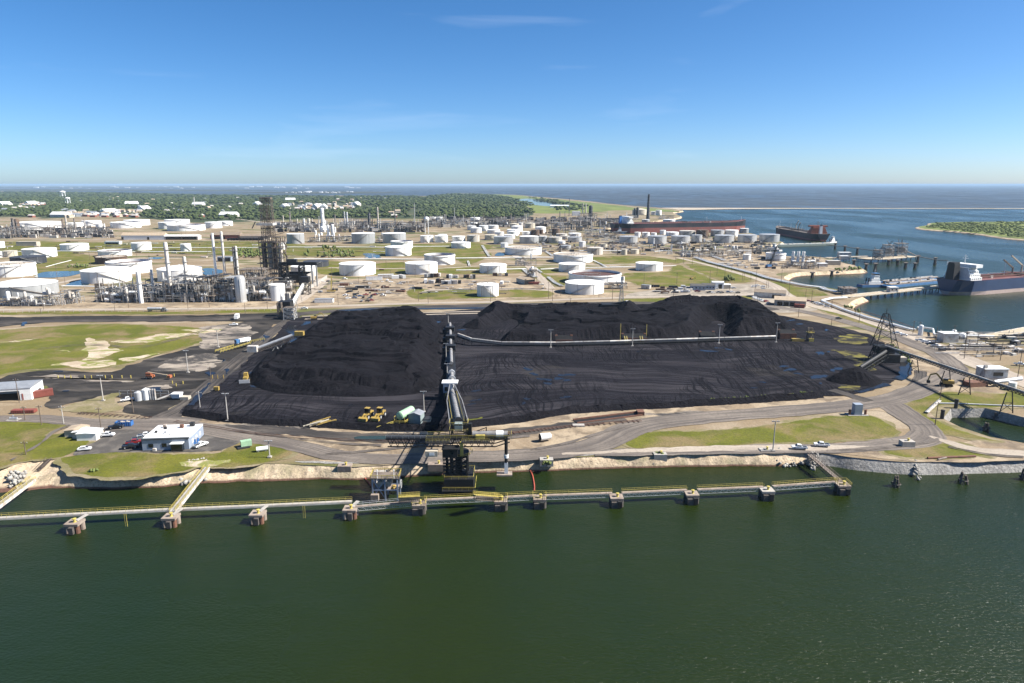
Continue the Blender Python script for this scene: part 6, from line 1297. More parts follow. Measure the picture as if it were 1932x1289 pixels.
# pipelines: polylines in pixels, height, radius, number of pipes
def pipeline(pts, z, r, n, m_, label, gap=1.6, support=True, group=None):
    W_ = [G(x, y, LZ + z) for x, y in pts]; t = thing('pipeline', label, 'pipeline', (W_[0].x, W_[0].y, LZ), group)
    d = (W_[-1] - W_[0]).normalized(); s = Vector((-d.y, d.x, 0))
    for k in range(n):
        b = MB()
        for i in range(len(W_) - 1): b.cyl(W_[i] + s * (k - (n - 1) / 2) * gap, W_[i + 1] + s * (k - (n - 1) / 2) * gap, r, n=8)
        b.build('pipe', m_ if k % 3 != 2 else 'white_rust', t, True)
    if support:
        b = MB()
        for p in resample(W_, max(9, W_[0].length / 60), False): b.beam(p - s * (n * gap / 2), p + s * (n * gap / 2), .3); b.beam((p.x, p.y, LZ), p - U * .2, .3)
        b.build('support', 'concrete', t)
    return t
PL = (('B', ((-240, 655), (0, 655), (450, 655)), 1.6, 2, 'white pipeline crossing the grass behind the front stacks'), ('B', ((660, 650), (1200, 650), (1600, 652)), 1.8, 2, 'white pipeline between the coker and the grey tanks'), ('B', ((740, 757), (1150, 756), (1560, 758), (1910, 760)), 1.6, 3, 'white pipeline passing behind the broad white tank'), ('C', ((-130, 645), (60, 645), (240, 643)), 1.5, 2, 'white pipeline along the small white tank row'), ('C', ((285, 750), (500, 748), (780, 742), (1160, 742)), 1.5, 3, 'white pipeline below the dirty floating-roof tank'), ('C', ((290, 858), (500, 856)), 1.2, 2, 'short white pipeline left of the truck yard tank'), ('C', ((745, 850), (920, 845)), 1.2, 2, 'short white pipeline right of the truck yard tank'), ('C', ((1050, 850), (1215, 845)), 1.2, 2, 'short white pipeline by the white middle tank'), ('C', ((1455, 835), (1900, 830), (2000, 828)), 1.2, 1, 'thin white pipeline crossing to the lone field tank'), ('C', ((525, 635), (560, 690), (590, 735)), 1.2, 3, 'diagonal pipe rack beside the open tank'), ('C', ((395, 775), (410, 820)), 1.0, 2, 'short diagonal pipe bundle between grass plots'), ('C', ((900, 850), (960, 900), (1010, 920)), 1.2, 4, 'diagonal pipe bundle above the tan shed'), ('C', ((1000, 835), (1060, 880)), 1.2, 2, 'short diagonal pipe pair by the central road'), ('C', ((1120, 920), (1180, 970), (1245, 1000)), 1.2, 3, 'diagonal pipe bundle beside the flat-roofed front tank'), ('C', ((1525, 770), (1600, 805), (1640, 830)), 1.2, 2, 'diagonal pipe pair beside the broad dirty-roofed tank'), ('C', ((1100, 690), (1160, 730)), 1.0, 3, 'short diagonal pipe bundle between the floating-roof tanks'), ('A', ((160, 690), (560, 686), (900, 690)), 1.2, 2, 'white pipeline below the lone tank by the warehouse'), ('A', ((1180, 655), (1440, 655), (1640, 656)), 1.4, 2, 'white pipeline along the corridor below the warehouse'), ('A', ((1190, 692), (1500, 692), (1900, 692)), 1.4, 2, 'second white pipeline below the corridor tanks'), ('A', ((410, 830), (520, 800), (640, 770)), .6, 1, 'thin white pipe across the grass by the pond'), ('A', ((0, 1130), (300, 1130), (480, 1135)), 2.0, 4, 'silver pipe bundle at the foot of the huge grey tank'), ('A', ((0, 1160), (300, 1162), (480, 1165)), 1.2, 4, 'lower silver pipe bundle beside the roadside sand'), ('B', ((1450, 690), (1560, 690)), 1.0, 1, 'short pipe by the small pond'), ('A', ((560, 1000), (760, 1002), (960, 1010)), 4.0, 2, 'pale overhead pipe bridge right of the huge grey tank'),
      ('D', ((0, 600), (60, 602), (110, 604)), 2.0, 2, 'white pipe pair left of the quayside tanks'), ('D', ((-270, 685), (-60, 684), (110, 684)), 4.5, 2, 'raised white pipe bridge beside the cream tanks'), ('D', ((405, 690), (480, 684), (560, 684)), 4.5, 2, 'raised white pipe bridge ending at the silver column'), ('D', ((0, 825), (240, 830), (600, 818)), .8, 1, 'thin white pipe crossing the wide grass field'), ('D', ((640, 705), (900, 720), (1040, 770)), 1.5, 4, 'white pipe bundle on the spit manifold'), ('D', ((1050, 682), (1160, 680), (1275, 680)), 3.5, 2, 'raised pipe bridge by the small spit tank'))
for k, pts, z, n, lab in PL: pipeline(zp(k, *pts), z, .38 if k != 'C' else .42, n, 'white_paint' if 'silver' not in lab else 'galvanised', lab)
pipeline(zp('D', (770, 740), (900, 785), (1100, 835), (1300, 885), (1420, 925), (1600, 965), (1760, 995), (1910, 1012)) + zp('E', (120, 1030), (240, 1055)), 1.6, .5, 4, 'white_paint', 'bright white pipeline bundle following the harbour road', 1.7)
pipeline(zp('e', (92, 132), (300, 215), (500, 280), (700, 335), (880, 385), (920, 390)), 1.4, .6, 2, 'white_paint', 'white pipeline along the basin shore below the jetty', 1.8)
pipeline(zp('e', (950, 372), (1000, 372), (1090, 385), (1100, 432), (1200, 440), (1640, 450)), 2.6, .6, 1, 'white_paint', 'bent white pipe crossing to the right-hand pier')
pipeline(zp('e', (92, 128), (180, 108), (310, 100)), 1.6, .6, 2, 'white_paint', 'short white pipe pair turning to the jetty', 1.8)
for i, (px, pyb, pyt) in enumerate(zp('e', (975, 440), (1270, 480)) and ((1736, 633, 613), (1798, 641, 622), (1815, 640, 628))):
    column(px, pyb, pyt, 7 if i < 2 else 10, 'white_paint', 'white upright drum on the basin shore by utility poles', 'shore drums', 0, name='upright_vessel', cat='vessel')
# railway tank cars near the coker and railway sheds
for i in range(11):
    (px, py), = zp('B', (170 + i * 29, 592)) if i < 10 else zp('A', (1540, 585)); p = G(px, py)
    if i == 0:
        r0 = thing('rail_tank_car', 'x', 'rail car', (0, 0, 0)); b = MB(); b.cyl((-6.5, 0, 2.9), (6.5, 0, 2.9), 1.55, n=12); b.build('tank', 'black_steel', r0, True); b = MB(); b.box((0, 0, .9), (14, 2.6, .5)); b.build('underframe', 'dark_steel', r0); b = MB(); b.cyl((0, 0, 4.2), (0, 0, 5.0), .6, n=8); b.build('dome', 'black_steel', r0)
        for s_ in (-5, 5): b = MB(); b.box((s_, 0, 0), (2.6, 2.2, .9)); b.build('bogie', 'rust', r0)
        pr_ = Proto(r0)
    pr_.put(p, 0, 'black railway tank car in the row beside the brick shed', 'black tank cars')
# ---------------------------------------------------------------- vehicles and machines (local +x is forward)
def wheels(t, xs, w, r, name='wheel', m_='tyre'):
    for x in xs:
        for s_ in (-1, 1):
            b = MB(); b.cyl((x, s_ * (w / 2 - .26), r), (x, s_ * (w / 2 + .02), r), r, n=12); o = b.build(name, m_, t)
            b = MB(); b.cyl((x, s_ * (w / 2 + .02), r), (x, s_ * (w / 2 + .04), r), r * .55, n=8); b.build('rim', 'galvanised', o)
def side_profile(pts, w, inset=0.0):               # extrude an xz outline across y
    b = MB(); n = len(pts); vs = [(x, -w / 2 + inset * max(0, (z - 1.0)), z) for x, z in pts] + [(x, w / 2 - inset * max(0, (z - 1.0)), z) for x, z in pts]
    b.add(vs, [tuple(range(n)), tuple(range(2 * n - 1, n - 1, -1))] + [(i, i + n, (i + 1) % n + n, (i + 1) % n) for i in range(n)]); return b
def pickup(col):
    t = thing('pickup_truck', 'x', 'pickup', (0, 0, 0)); side_profile([(-2.85, .55), (-2.85, 1.15), (2.0, 1.2), (2.8, 1.05), (2.9, .5)], 1.95).build('body', col, t)
    side_profile([(-.75, 1.15), (-.6, 1.85), (.85, 1.9), (1.55, 1.18)], 1.8, .2).build('cab', col, t)
    b = side_profile([(-.55, 1.28), (-.45, 1.75), (.75, 1.8), (1.28, 1.28)], 1.84, .2); b.build('side_window', 'glass_dark', t)
    b = MB(); b.add([(1.60, -.75, 1.2), (1.60, .75, 1.2), (.95, .62, 1.86), (.95, -.62, 1.86)], [(0, 1, 2, 3)]); b.build('windscreen', 'glass_dark', t)
    b = MB(); b.box((-1.85, 0, 1.16), (1.8, 1.6, .03)); b.build('load_bed', 'car_black', t)
    for s_ in (-.7, .7): b = MB(); b.box((2.86, s_, .8), (.06, .4, .18)); b.build('headlight', 'galvanised', t)
    wheels(t, (-1.75, 1.85), 1.95, .42); return Proto(t)
def car(col):
    t = thing('parked_car', 'x', 'car', (0, 0, 0)); side_profile([(-2.3, .4), (-2.35, .95), (-1.9, 1.0), (1.1, .98), (2.2, .82), (2.3, .4)], 1.85).build('body', col, t)
    side_profile([(-2.0, .97), (-1.4, 1.48), (.3, 1.5), (1.2, .97)], 1.7, .35).build('cabin', col, t)
    side_profile([(-1.7, 1.02), (-1.25, 1.4), (.2, 1.42), (.9, 1.02)], 1.76, .35).build('side_window', 'glass_dark', t)
    b = MB(); b.add([(1.24, -.7, 1.0), (1.24, .7, 1.0), (.36, .58, 1.49), (.36, -.58, 1.49)], [(0, 1, 2, 3)]); b.build('windscreen', 'glass_dark', t)
    for s_ in (-.65, .65): b = MB(); b.box((2.27, s_, .62), (.05, .4, .15)); b.build('headlight', 'galvanised', t)
    wheels(t, (-1.4, 1.4), 1.8, .34); return Proto(t)
PK = {c: pickup('car_' + c) for c in ('white', 'black', 'red', 'grey')}; CR = {c: car('car_' + c) for c in ('white', 'black', 'red', 'blue', 'grey', 'silver')}
GZ = LZ + .38
def veh(d, c, px, py, ang, label, group=None):
    o = d[c].put(G(px, py, GZ), R(ang), label, group); return o
veh(PK, 'white', 1508, 847, 172, 'white pickup on the wharf track beside the revetment corner'); veh(PK, 'white', 1550, 842, 170, 'white pickup with dark load parked further along the wharf track')
veh(PK, 'white', 202, 823, 8, 'white pickup beside the small white cabins'); veh(PK, 'black', 219, 808, 15, 'black pickup beside the blue rubble skip'); veh(CR, 'white', 160, 849, 14, 'white saloon car alone on the asphalt edge')
veh(PK, 'white', 379, 842, 62, 'white pickup right of the office building'); veh(PK, 'white', 274, 824, 20, 'white pickup behind the office in the parked row'); veh(PK, 'grey', 264, 830, 20, 'grey pickup second in the row beside the office'); veh(PK, 'red', 253, 837, 20, 'dark red pickup in the row beside the office'); veh(PK, 'black', 246, 845, 20, 'black pickup at the near end of the row beside the office'); veh(PK, 'white', 336, 817, 20, 'white pickup parked behind the office roof')
veh(PK, 'white', 574, 583, 0, 'white pickup driving on the coal service road'); veh(PK, 'white', 441, 614, 10, 'white pickup on the dusty ground near the yard edge road'); veh(PK, 'white', 240, 756, 30, 'white crew truck beside the silver plant tanks')
grp = 'cars in the sandy contractor lot'
for i, (x, y, c, dd) in enumerate(((1205, 1090, 'white', 1), (1228, 1115, 'white', 0), (1285, 1110, 'blue', 0), (1335, 1095, 'blue', 0), (1385, 1085, 'red', 1), (1365, 1108, 'black', 0), (1350, 1140, 'grey', 0), (1400, 1140, 'black', 0), (1440, 1135, 'red', 0), (1420, 1115, 'grey', 0), (1437, 1100, 'black', 1), (1455, 1085, 'red', 0), (1475, 1080, 'grey', 0), (1540, 1090, 'white', 1), (1290, 1090, 'black', 0), (935, 1145, 'white', 1), (1195, 940, 'white', 1), (1580, 955, 'white', 1), (1612, 968, 'white', 0), (1690, 985, 'white', 1))):
    px, py = zp('B', (x, y))[0]; veh(PK if dd else CR, c if c != 'silver' or not dd else 'white', px, py, random.Random(i).choice((0, 20, 160, 180, 90)), '%s %s parked in the sandy contractor lot' % ({'black': 'black', 'white': 'white', 'blue': 'blue', 'red': 'red', 'grey': 'grey'}[c], 'pickup' if dd else 'car'), grp)
for i, (x, y, c, dd) in enumerate(((700, 1020, 'white', 0), (725, 1022, 'silver', 0), (790, 1055, 'red', 1), (850, 1030, 'white', 0), (900, 1065, 'black', 1), (930, 1065, 'white', 0), (985, 1065, 'grey', 1), (1008, 1065, 'black', 0), (1072, 1060, 'blue', 0), (1105, 1060, 'white', 0), (1155, 1065, 'black', 0), (1090, 1022, 'white', 0), (1120, 1022, 'silver', 0), (1035, 1022, 'grey', 1), (960, 1028, 'white', 0), (1300, 1012, 'white', 1), (1330, 1000, 'white', 0), (1385, 1030, 'silver', 0), (1380, 1010, 'white', 0))):
    px, py = zp('D', (x, y))[0]; veh(PK if dd else CR, c, px, py, (0, 5, 175, 180)[i % 4], '%s %s in the scrap yard beside the blue sheds' % ({'silver': 'silver'}.get(c, c), 'pickup' if dd else 'car'), 'cars beside the blue sheds')
for i, (x, y, c) in enumerate(((1195, 1122, 'white'), (1210, 1130, 'white'), (1228, 1135, 'grey'), (1245, 1142, 'black'), (1262, 1148, 'white'), (1280, 1155, 'silver'))):
    px, py = zp('D', (x, y))[0]; veh(CR, c, px, py, 60, '%s car in the slanted row on the grass-edged lot' % c, 'slanted row of cars')
for i, (x, y, c) in enumerate(((1305, 1108, 'white'), (1345, 1125, 'white'), (1365, 1132, 'silver'), (1385, 1140, 'white'), (1412, 1143, 'red'), (1437, 1162, 'silver'), (1325, 1118, 'white'))):
    px, py = zp('D', (x, y))[0]; veh(CR, c, px, py, 20, '%s car in front of the long brown roofed shop' % c, 'cars at the brown roofed shop')
for i, (x, y, c) in enumerate(((1760, 1132, 'black'), (1790, 1140, 'red'), (1835, 1152, 'black'), (1862, 1160, 'white'), (1885, 1168, 'white'), (1905, 1175, 'silver'))):
    px, py = zp('D', (x, y))[0]; veh(CR, c, px, py, -20, '%s car parked along the pale road above the jetty turn' % c, 'cars along the pale road')
for i, (x, y, c, dd) in enumerate(((45, 158, 'white', 1), (90, 168, 'white', 0), (135, 188, 'silver', 0), (700, 365, 'black', 1), (735, 378, 'black', 0), (765, 430, 'white', 1), (828, 445, 'white', 0), (972, 495, 'white', 1), (1025, 512, 'white', 1), (1065, 530, 'black', 1), (1115, 545, 'white', 1), (1160, 558, 'white', 0), (1870, 712, 'white', 1), (240, 296, 'black', 0))):
    px, py = zp('e', (x, y))[0]; veh(PK if dd else CR, c, px, py, -22 if i != 13 else 0, '%s %s by the road along the basin shore' % (c, 'pickup' if dd else 'car'), 'vehicles by the basin road')
# tanker lorry
t = thing('tanker_truck', 'silver tanker truck driving on the back road past the process unit', 'truck', (0, 0, 0)); b = MB(); b.cyl((-8, 0, 2.2), (3, 0, 2.2), 1.25, n=16); b.build('tank', 'galvanised', t, True); b = MB(); b.box((-2.5, 0, .85), (11.5, 1.2, .35)); b.build('chassis', 'dark_steel', t)
b = MB(); b.box((5.0, 0, .6), (2.2, 2.4, 2.5)); o = b.build('cab', 'car_grey', t); b = MB(); b.box((6.12, 0, 2.0), (.06, 2.0, .8)); b.build('windscreen', 'glass_dark', o); b = MB(); b.box((6.8, 0, .6), (1.5, 2.0, 1.2)); b.build('bonnet', 'car_grey', t); wheels(t, (-7, -5.8, 3.2, 4.4, 6.9), 2.4, .52); place(t, G(298, 587.5, GZ), 0)
t = thing('dump_truck', 'white and blue dump truck backed onto the yellow-railed ramp', 'truck', (0, 0, 0)); b = MB(); b.box((-2.5, 0, 1.1), (7.5, 2.5, 1.9)); b.build('body', 'white_paint', t); b = MB(); b.box((2.9, 0, .6), (2.0, 2.4, 2.4)); b.build('cab', 'tug_blue', t); b = MB(); b.box((3.94, 0, 1.9), (.06, 2, .8)); b.build('windscreen', 'glass_dark', t); wheels(t, (-5, -3.8, 2.8), 2.4, .52); place(t, G(455, 648, GZ + 2), R(-125))
t = thing('service_van', 'white box service van on the coal blackened road', 'van', (0, 0, 0)); b = MB(); b.box((-.8, 0, .5), (4, 2.1, 2.3)); b.build('box', 'white_paint', t); b = MB(); b.box((2.0, 0, .5), (1.7, 2, 1.5)); b.build('cab', 'car_white', t); b = MB(); b.box((1.6, 0, 1.95), (.8, 1.7, .1)); b.build('windscreen', 'glass_dark', t); wheels(t, (-1.8, 1.8), 2.0, .4); place(t, G(447, 602, GZ), R(-80), None, None, 1.3)
# wheel loaders
def wheel_loader():
    t = thing('wheel_loader', 'x', 'wheel loader', (0, 0, 0)); side_profile([(-3.4, 1.2), (-3.4, 2.3), (-.6, 2.6), (-.4, 1.2)], 2.3).build('engine_hood', 'machine_yellow', t); side_profile([(-.5, 1.1), (-.5, 2.0), (1.8, 1.8), (2.2, 1.0)], 1.5).build('front_frame', 'machine_yellow', t)
    b = MB(); b.box((-.5, 0, 2.2), (1.7, 1.7, 1.7)); b.build('cab', 'glass_dark', t); b = MB(); b.box((-.5, 0, 3.9), (1.9, 1.9, .15)); b.build('cab_roof', 'machine_yellow', t)
    for s_ in (-.6, .6): b = MB(); b.beam((1.0, s_, 2.0), (3.2, s_, 1.0), .3, .45); b.build('lift_arm', 'machine_yellow', t)
    b = MB(); side = [(3.0, .2), (3.1, 1.5), (4.3, 1.2), (4.5, .15)]; side_profile(side, 3.4).build('bucket', 'machine_yellow', t); wheels(t, (-2.2, 1.6), 2.9, .95); return Proto(t)
wl = wheel_loader(); wl.put(G(693, 789, GZ), R(-105), 'yellow wheel loader parked left of its twin on the coal yard edge', None, 1.15); wl.put(G(716, 788.5, GZ), R(-105), 'yellow wheel loader parked beside the pale green tank', None, 1.15)
# dozer
t = thing('bulldozer', 'dusty yellow bulldozer with grey blade on the coal yard', 'bulldozer', (0, 0, 0)); b = MB(); b.box((-.5, 0, 1.0), (4.4, 1.6, 1.3)); b.build('hull', 'machine_yellow', t); b = MB(); b.box((-1.0, 0, 2.3), (1.8, 1.6, 1.5)); b.build('cab', 'machine_yellow', t)
for s_ in (-1.15, 1.15): b = MB(); side_profile([(-2.6, .5), (-2.2, 1.1), (1.8, 1.1), (2.2, .5), (1.8, 0), (-2.2, 0)], .6).build('track', 'tyre', t).location = (0, s_, 0)
b = MB(); b.box((3.0, 0, .1), (.35, 4.4, 1.5)); b.build('blade', 'galvanised', t); b = MB(); b.beam((0, -1.6, .8), (3, -1.6, .6), .25); b.beam((0, 1.6, .8), (3, 1.6, .6), .25); b.build('push_arm', 'machine_yellow', t); place(t, G(464, 720, GZ), R(-80), None, None, 1.2)
def excavator(label, loc, rz, s_=1.0):
    t = thing('excavator', label, 'excavator', (0, 0, 0))
    for q in (-1.2, 1.2): side_profile([(-2.2, .45), (-1.8, .95), (1.8, .95), (2.2, .45), (1.8, 0), (-1.8, 0)], .6).build('track', 'tyre', t).location = (0, q, 0)
    b = MB(); b.box((-.5, 0, 1.1), (3.8, 2.6, 1.3)); b.build('house', 'machine_yellow', t); b = MB(); b.box((.6, .8, 1.3), (1.5, .9, 1.7)); b.build('cab', 'glass_dark', t)
    b = MB(); b.beam((1.2, -.2, 1.8), (3.8, -.2, 4.6), .5, .6); b.beam((3.8, -.2, 4.6), (5.8, -.2, 4.0), .45, .5); b.build('boom', 'machine_yellow', t); b = MB(); b.beam((5.8, -.2, 4.1), (6.4, -.2, 1.6), .35, .45); b.build('stick', 'machine_yellow', t); b = MB(); b.box((6.2, -.2, .6), (1.1, 1.2, 1.0)); b.build('bucket', 'dark_steel', t); place(t, loc, rz, None, None, s_)
excavator('yellow excavator digging by the pale concrete strips', G(593, 603, GZ), R(12), 1.1); excavator('small yellow excavator parked on the haul road bend', G(1785, 728, GZ), R(160), 1.3); excavator('rusty yellow excavator at the tank farm edge', G(1305, 527, GZ), R(30), .8)
# boom lift
t = thing('boom_lift', 'orange boom lift with long pale boom lowered on the dusty ground', 'boom lift', (0, 0, 0)); b = MB(); b.box((0, 0, .7), (3.2, 2.2, .9)); b.build('chassis', 'orange_paint', t); b = MB(); b.box((-.4, 0, 1.6), (2.6, 1.8, 1.1)); b.build('turret', 'orange_paint', t); b = MB(); b.beam((-1, 0, 2.9), (8.5, 0, 1.6), .5, .5); b.build('boom', 'tan_roof', t); b = MB(); b.box((9.4, 0, .6), (1.4, 2.0, 1.2)); b.build('basket', 'orange_paint', t); wheels(t, (-1.1, 1.1), 2.3, .5); place(t, G(284, 714, GZ), R(-5), None, None, 1.15)
# crawler crane on the spit and a small lattice crane
t = thing('crawler_crane', 'red and blue crawler crane with raised boom on the spit', 'crane', (0, 0, 0)); b = MB(); b.box((0, 0, 1.2), (6, 4, 2.6)); b.build('house', 'tug_blue', t)
for q in (-2, 2): b = MB(); b.box((0, q, 0), (7, 1.1, 1.2)); b.build('track', 'rust', t)
b = MB(); lattice(b, (2, 0, 3), (10, 0, 26), 1.6, .8, 12, .22); b.build('boom', 'dark_steel', t); b = MB(); b.beam((10, 0, 26), (-2.5, 0, 4), .1); b.build('stay_cable', 'black_steel', t); place(t, G(1450, 505, GZ), R(20))
t = thing('mobile_crane', 'yellow mobile crane with upright boom beside the coke pit road', 'crane', (0, 0, 0)); b = MB(); b.box((0, 0, .8), (8, 2.5, 1.4)); b.build('carrier', 'machine_yellow', t); b = MB(); b.beam((0, 0, 2), (1.0, 0, 16), .9); b.build('boom', 'yellow_paint', t); b = MB(); b.box((1.8, 0, 2.2), (1.6, 1.6, 1.6)); b.build('cab', 'glass_dark', t); wheels(t, (-3, -1.6, 1.6, 3), 2.4, .6); place(t, G(625, 552, GZ), R(10))
# containers, skips, trailers
def boxy(name, label, cat, px, py, size, rz, m_, roof=None, ribs=0, group=None, z=LZ + .3, door=None):
    p = G(px, py); t = thing(name, label, cat, (0, 0, 0), group); b = MB(); b.box((0, 0, 0), size); b.build('wall', m_, t)
    if ribs:
        b = MB()
        for i in range(ribs):
            xx = -size[0] / 2 + size[0] * (i + .5) / ribs
            for s_ in (-1, 1): b.box((xx, s_ * (size[1] / 2 + .03), .05), (size[0] / ribs * .45, .06, size[2] - .1))
        b.build('corrugation', m_, t)['kind'] = 'stuff'
    if roof: b = MB(); b.box((0, 0, size[2]), (size[0] + .1, size[1] + .1, .12)); b.build('roof', roof, t)
    if door: b = MB(); b.box((size[0] / 2 + .03, 0, .1), (.06, size[1] * .8, size[2] - .3)); b.build('door', door, t)
    place(t, (p.x, p.y, z), R(rz)); return t
boxy('shipping_container', 'rust red shipping container beside the white open shed', 'container', 72, 750, (12.5, 2.8, 3.0), 38, 'container_red', 'container_red', 14, door='rust')
boxy('flat_skip', 'low red flat skip beside the lawn road', 'skip', 46, 779, (10, 2.8, 1.3), 4, 'container_red', None, 10)
def skip(label, px, py, rz, L=6.5):
    p = G(px, py); t = thing('rubble_skip', label, 'skip', (0, 0, 0)); b = MB(); W_ = 2.5; H_ = 1.9
    for c_, s_ in (((0, -W_ / 2, 0), (L, .12, H_)), ((0, W_ / 2, 0), (L, .12, H_)), ((-L / 2, 0, 0), (.12, W_, H_)), ((L / 2, 0, 0), (.12, W_, H_))): b.box(c_, s_)
    b.build('wall', 'dumpster_blue', t); b = MB()
    for i in range(7):
        for s_ in (-1, 1): b.box((-L / 2 + L * (i + .5) / 7, s_ * (W_ / 2 + .1), 0), (.15, .12, H_))
    b.build('rib', 'dumpster_blue', t); b = MB(); rng = random.Random(px)
    for i in range(16): b.box((rng.uniform(-L / 2.3, L / 2.3), rng.uniform(-.9, .9), .6), (rng.uniform(.4, 1.2), rng.uniform(.3, .9), rng.uniform(.5, 1.4)), rng.uniform(0, 3))
    b.build('rubble', 'dirty_roof', t); place(t, (p.x, p.y, LZ + .32), R(rz))
skip('blue rubble skip standing behind the black pickup', 235, 804, 5); skip('long blue rubble skip along the right side of the office', 355, 841, 52, 8); skip('blue rubble skip behind the right corner of the office roof', 352, 822, 52, 5)
tr_l = ['white office trailer beside the contractor lot', 'white long trailer behind the contractor cars', 'grey box trailer in the truck yard']
boxy('office_trailer', 'white site trailer with dark roof panel beside the contractor lot', 'trailer', 612, 571, (16, 4.5, 3.2), 0, 'white_paint', 'grey_roof'); boxy('office_trailer', 'long white trailer left of the broad tank lot', 'trailer', 706, 529, (17, 4, 3.4), 8, 'white_paint', 'grey_roof', 6); boxy('office_trailer', 'second long white trailer behind the first', 'trailer', 728, 524, (17, 4, 3.4), 8, 'white_rust', 'white_paint', 6); boxy('office_trailer', 'small white trailer beside the site lot fence', 'trailer', 746, 526, (8, 4, 3.2), 8, 'white_paint', 'white_paint'); boxy('office_trailer', 'grey trailer angled beside the small white trailer', 'trailer', 758, 525, (11, 4, 3.4), -50, 'tank_grey', 'white_rust', 5)
rng = random.Random(5); bc = ['tank_grey', 'white_rust', 'dark_steel', 'tank_rust', 'tank_dirty', 'tank_black', 'white_paint']
TY = [(20, 925), (50, 918), (75, 925), (105, 922), (135, 918), (215, 930), (240, 932), (268, 930), (295, 930), (370, 930), (395, 925), (430, 935), (450, 935), (15, 975), (55, 980), (80, 980), (125, 970), (160, 975), (185, 982), (205, 985), (228, 985), (250, 980), (275, 985), (320, 980), (640, 910), (685, 910), (742, 910), (700, 985)]
for i, (x, y) in enumerate(TY):
    (px, py), = zp('C', (x, y)); c = bc[i % 7]; boxy('trailer_unit', '%s box trailer in the truck yard below the white tanks' % {'tank_grey': 'grey', 'white_rust': 'stained white', 'dark_steel': 'dark grey', 'tank_rust': 'rusty brown', 'tank_dirty': 'dirty beige', 'tank_black': 'black', 'white_paint': 'clean white'}[c], 'trailer', px, py, (rng.uniform(5, 8), 3, rng.uniform(2.8, 4.2)), rng.choice((85, 90, 95, 0)), c, None, 4, 'trailers in the truck yard')
SY = [(400 + (i * 47) % 350, 1010 + (i * 29) % 62) for i in range(34)]
for i, (x, y) in enumerate(SY):
    (px, py), = zp('D', (x, y)); c = bc[i % 7]; L_ = rng.uniform(3, 9); boxy('scrap_stack', '%s pile of stored steel and crates in the scrap yard' % {'tank_grey': 'grey', 'white_rust': 'stained white', 'dark_steel': 'dark', 'tank_rust': 'rusty', 'tank_dirty': 'beige', 'tank_black': 'black', 'white_paint': 'white'}[c], 'stored steel', px, py, (L_, rng.uniform(1.5, 2.6), rng.uniform(.8, 2.2)), rng.uniform(-15, 15), c, None, 3, 'stored steel in the scrap yard')
EQ = [(1360, 1020), (1440, 1050), (1480, 1045), (1290, 1040), (1560, 1020), (1400, 1020), (1250, 1035), (1190, 1000), (1820, 1030), (1850, 1032), (1700, 1055), (975, 1060), (1110, 1045), (1530, 860), (1330, 1012)]
for i, (x, y) in enumerate(EQ):
    (px, py), = zp('B', (x, y)); boxy('equipment_stack', '%s stored equipment on the bare sandy ground' % ('dark', 'rusty', 'grey')[i % 3], 'equipment', px, py, (rng.uniform(4, 13), rng.uniform(1.5, 3), rng.uniform(1, 2.4)), rng.uniform(-30, 30), ('dark_steel', 'rust', 'tank_grey')[i % 3], None, 3, 'equipment on the sandy ground')
# ---------------------------------------------------------------- buildings
def shed(label, px, py, L, W, h, rise, rz, wall, roof, cat='shed', doors=(), name='shed', group=None, wins=0, z=LZ + .05):
    p = G(px, py); t = thing(name, label, cat, (0, 0, 0), group); b = MB(); b.box((0, 0, 0), (L, W, h))
    if rise > 0:
        for sx in (-1, 1): b.add([(sx * L / 2, -W / 2, h), (sx * L / 2, W / 2, h), (sx * L / 2, 0, h + rise)], [(0, 1, 2), (2, 1, 0)])
    b.build('wall', wall, t); b = MB()
    if rise > 0:
        b.gable((0, 0, .04), L, W, h, rise, 0, .35)
    else: b.box((0, 0, h), (L + .4, W + .4, .3))
    b.build('roof', roof, t)
    for (sd, off, w_, hh) in doors:             # side: f front (-y), r right (+x)
        b = MB()
        if sd == 'f': b.box((off, -W / 2 - .04, 0), (w_, .12, hh))
        else: b.box((L / 2 + .04, off, 0), (.12, w_, hh))
        b.build('door', 'glass_dark', t)
    for i in range(wins):
        b = MB(); b.box((-L / 2 + L * (i + .5) / wins, -W / 2 - .03, h * .45), (1.3, .1, 1.1)); b.build('window', 'glass_dark', t)
    place(t, (p.x, p.y, z), R(rz)); return t
# office by the water
o0 = G(309, 851); t = thing('site_office', 'flat-roofed blue-grey office with white roof on the asphalt lot', 'office', (0, 0, 0)); L, W, h = 17.5, 16, 4.2
b = MB(); b.box((0, 0, 0), (L, W, h)); b.build('wall', 'blue_grey_wall', t); b = MB(); b.box((0, 0.6, h), (L + .1, W - 1.1, .45)); b.build('roof', 'white_paint', t); b = MB(); b.box((0, -W / 2 + .2, h), (L + .2, .9, .6)); b.build('parapet', 'dark_roof_edge', t)
for i, xx in enumerate((-5.5, -.5)): b = MB(); b.box((xx, -W / 2 - .05, 1.2), (1.8, .12, 1.5)); b.build('window', 'glass_dark', t)
for i, yy in enumerate((-4, 0, 4)): b = MB(); b.box((L / 2 + .05, yy, 1.3), (.12, 1.5, 1.4)); b.build('window', 'white_paint', t)
b = MB(); b.box((4.8, -W / 2 - 1.0, 0), (4.2, 2.0, 3.0)); o = b.build('porch', 'glass_dark', t); b = MB(); b.box((4.8, -W / 2 - 1.1, 3.0), (4.8, 2.6, .25)); b.build('porch_roof', 'white_paint', o)
b = MB(); b.box((-4, 3, h + .45), (1.0, 1.0, .9)); b.build('vent', 'dark_steel', t)
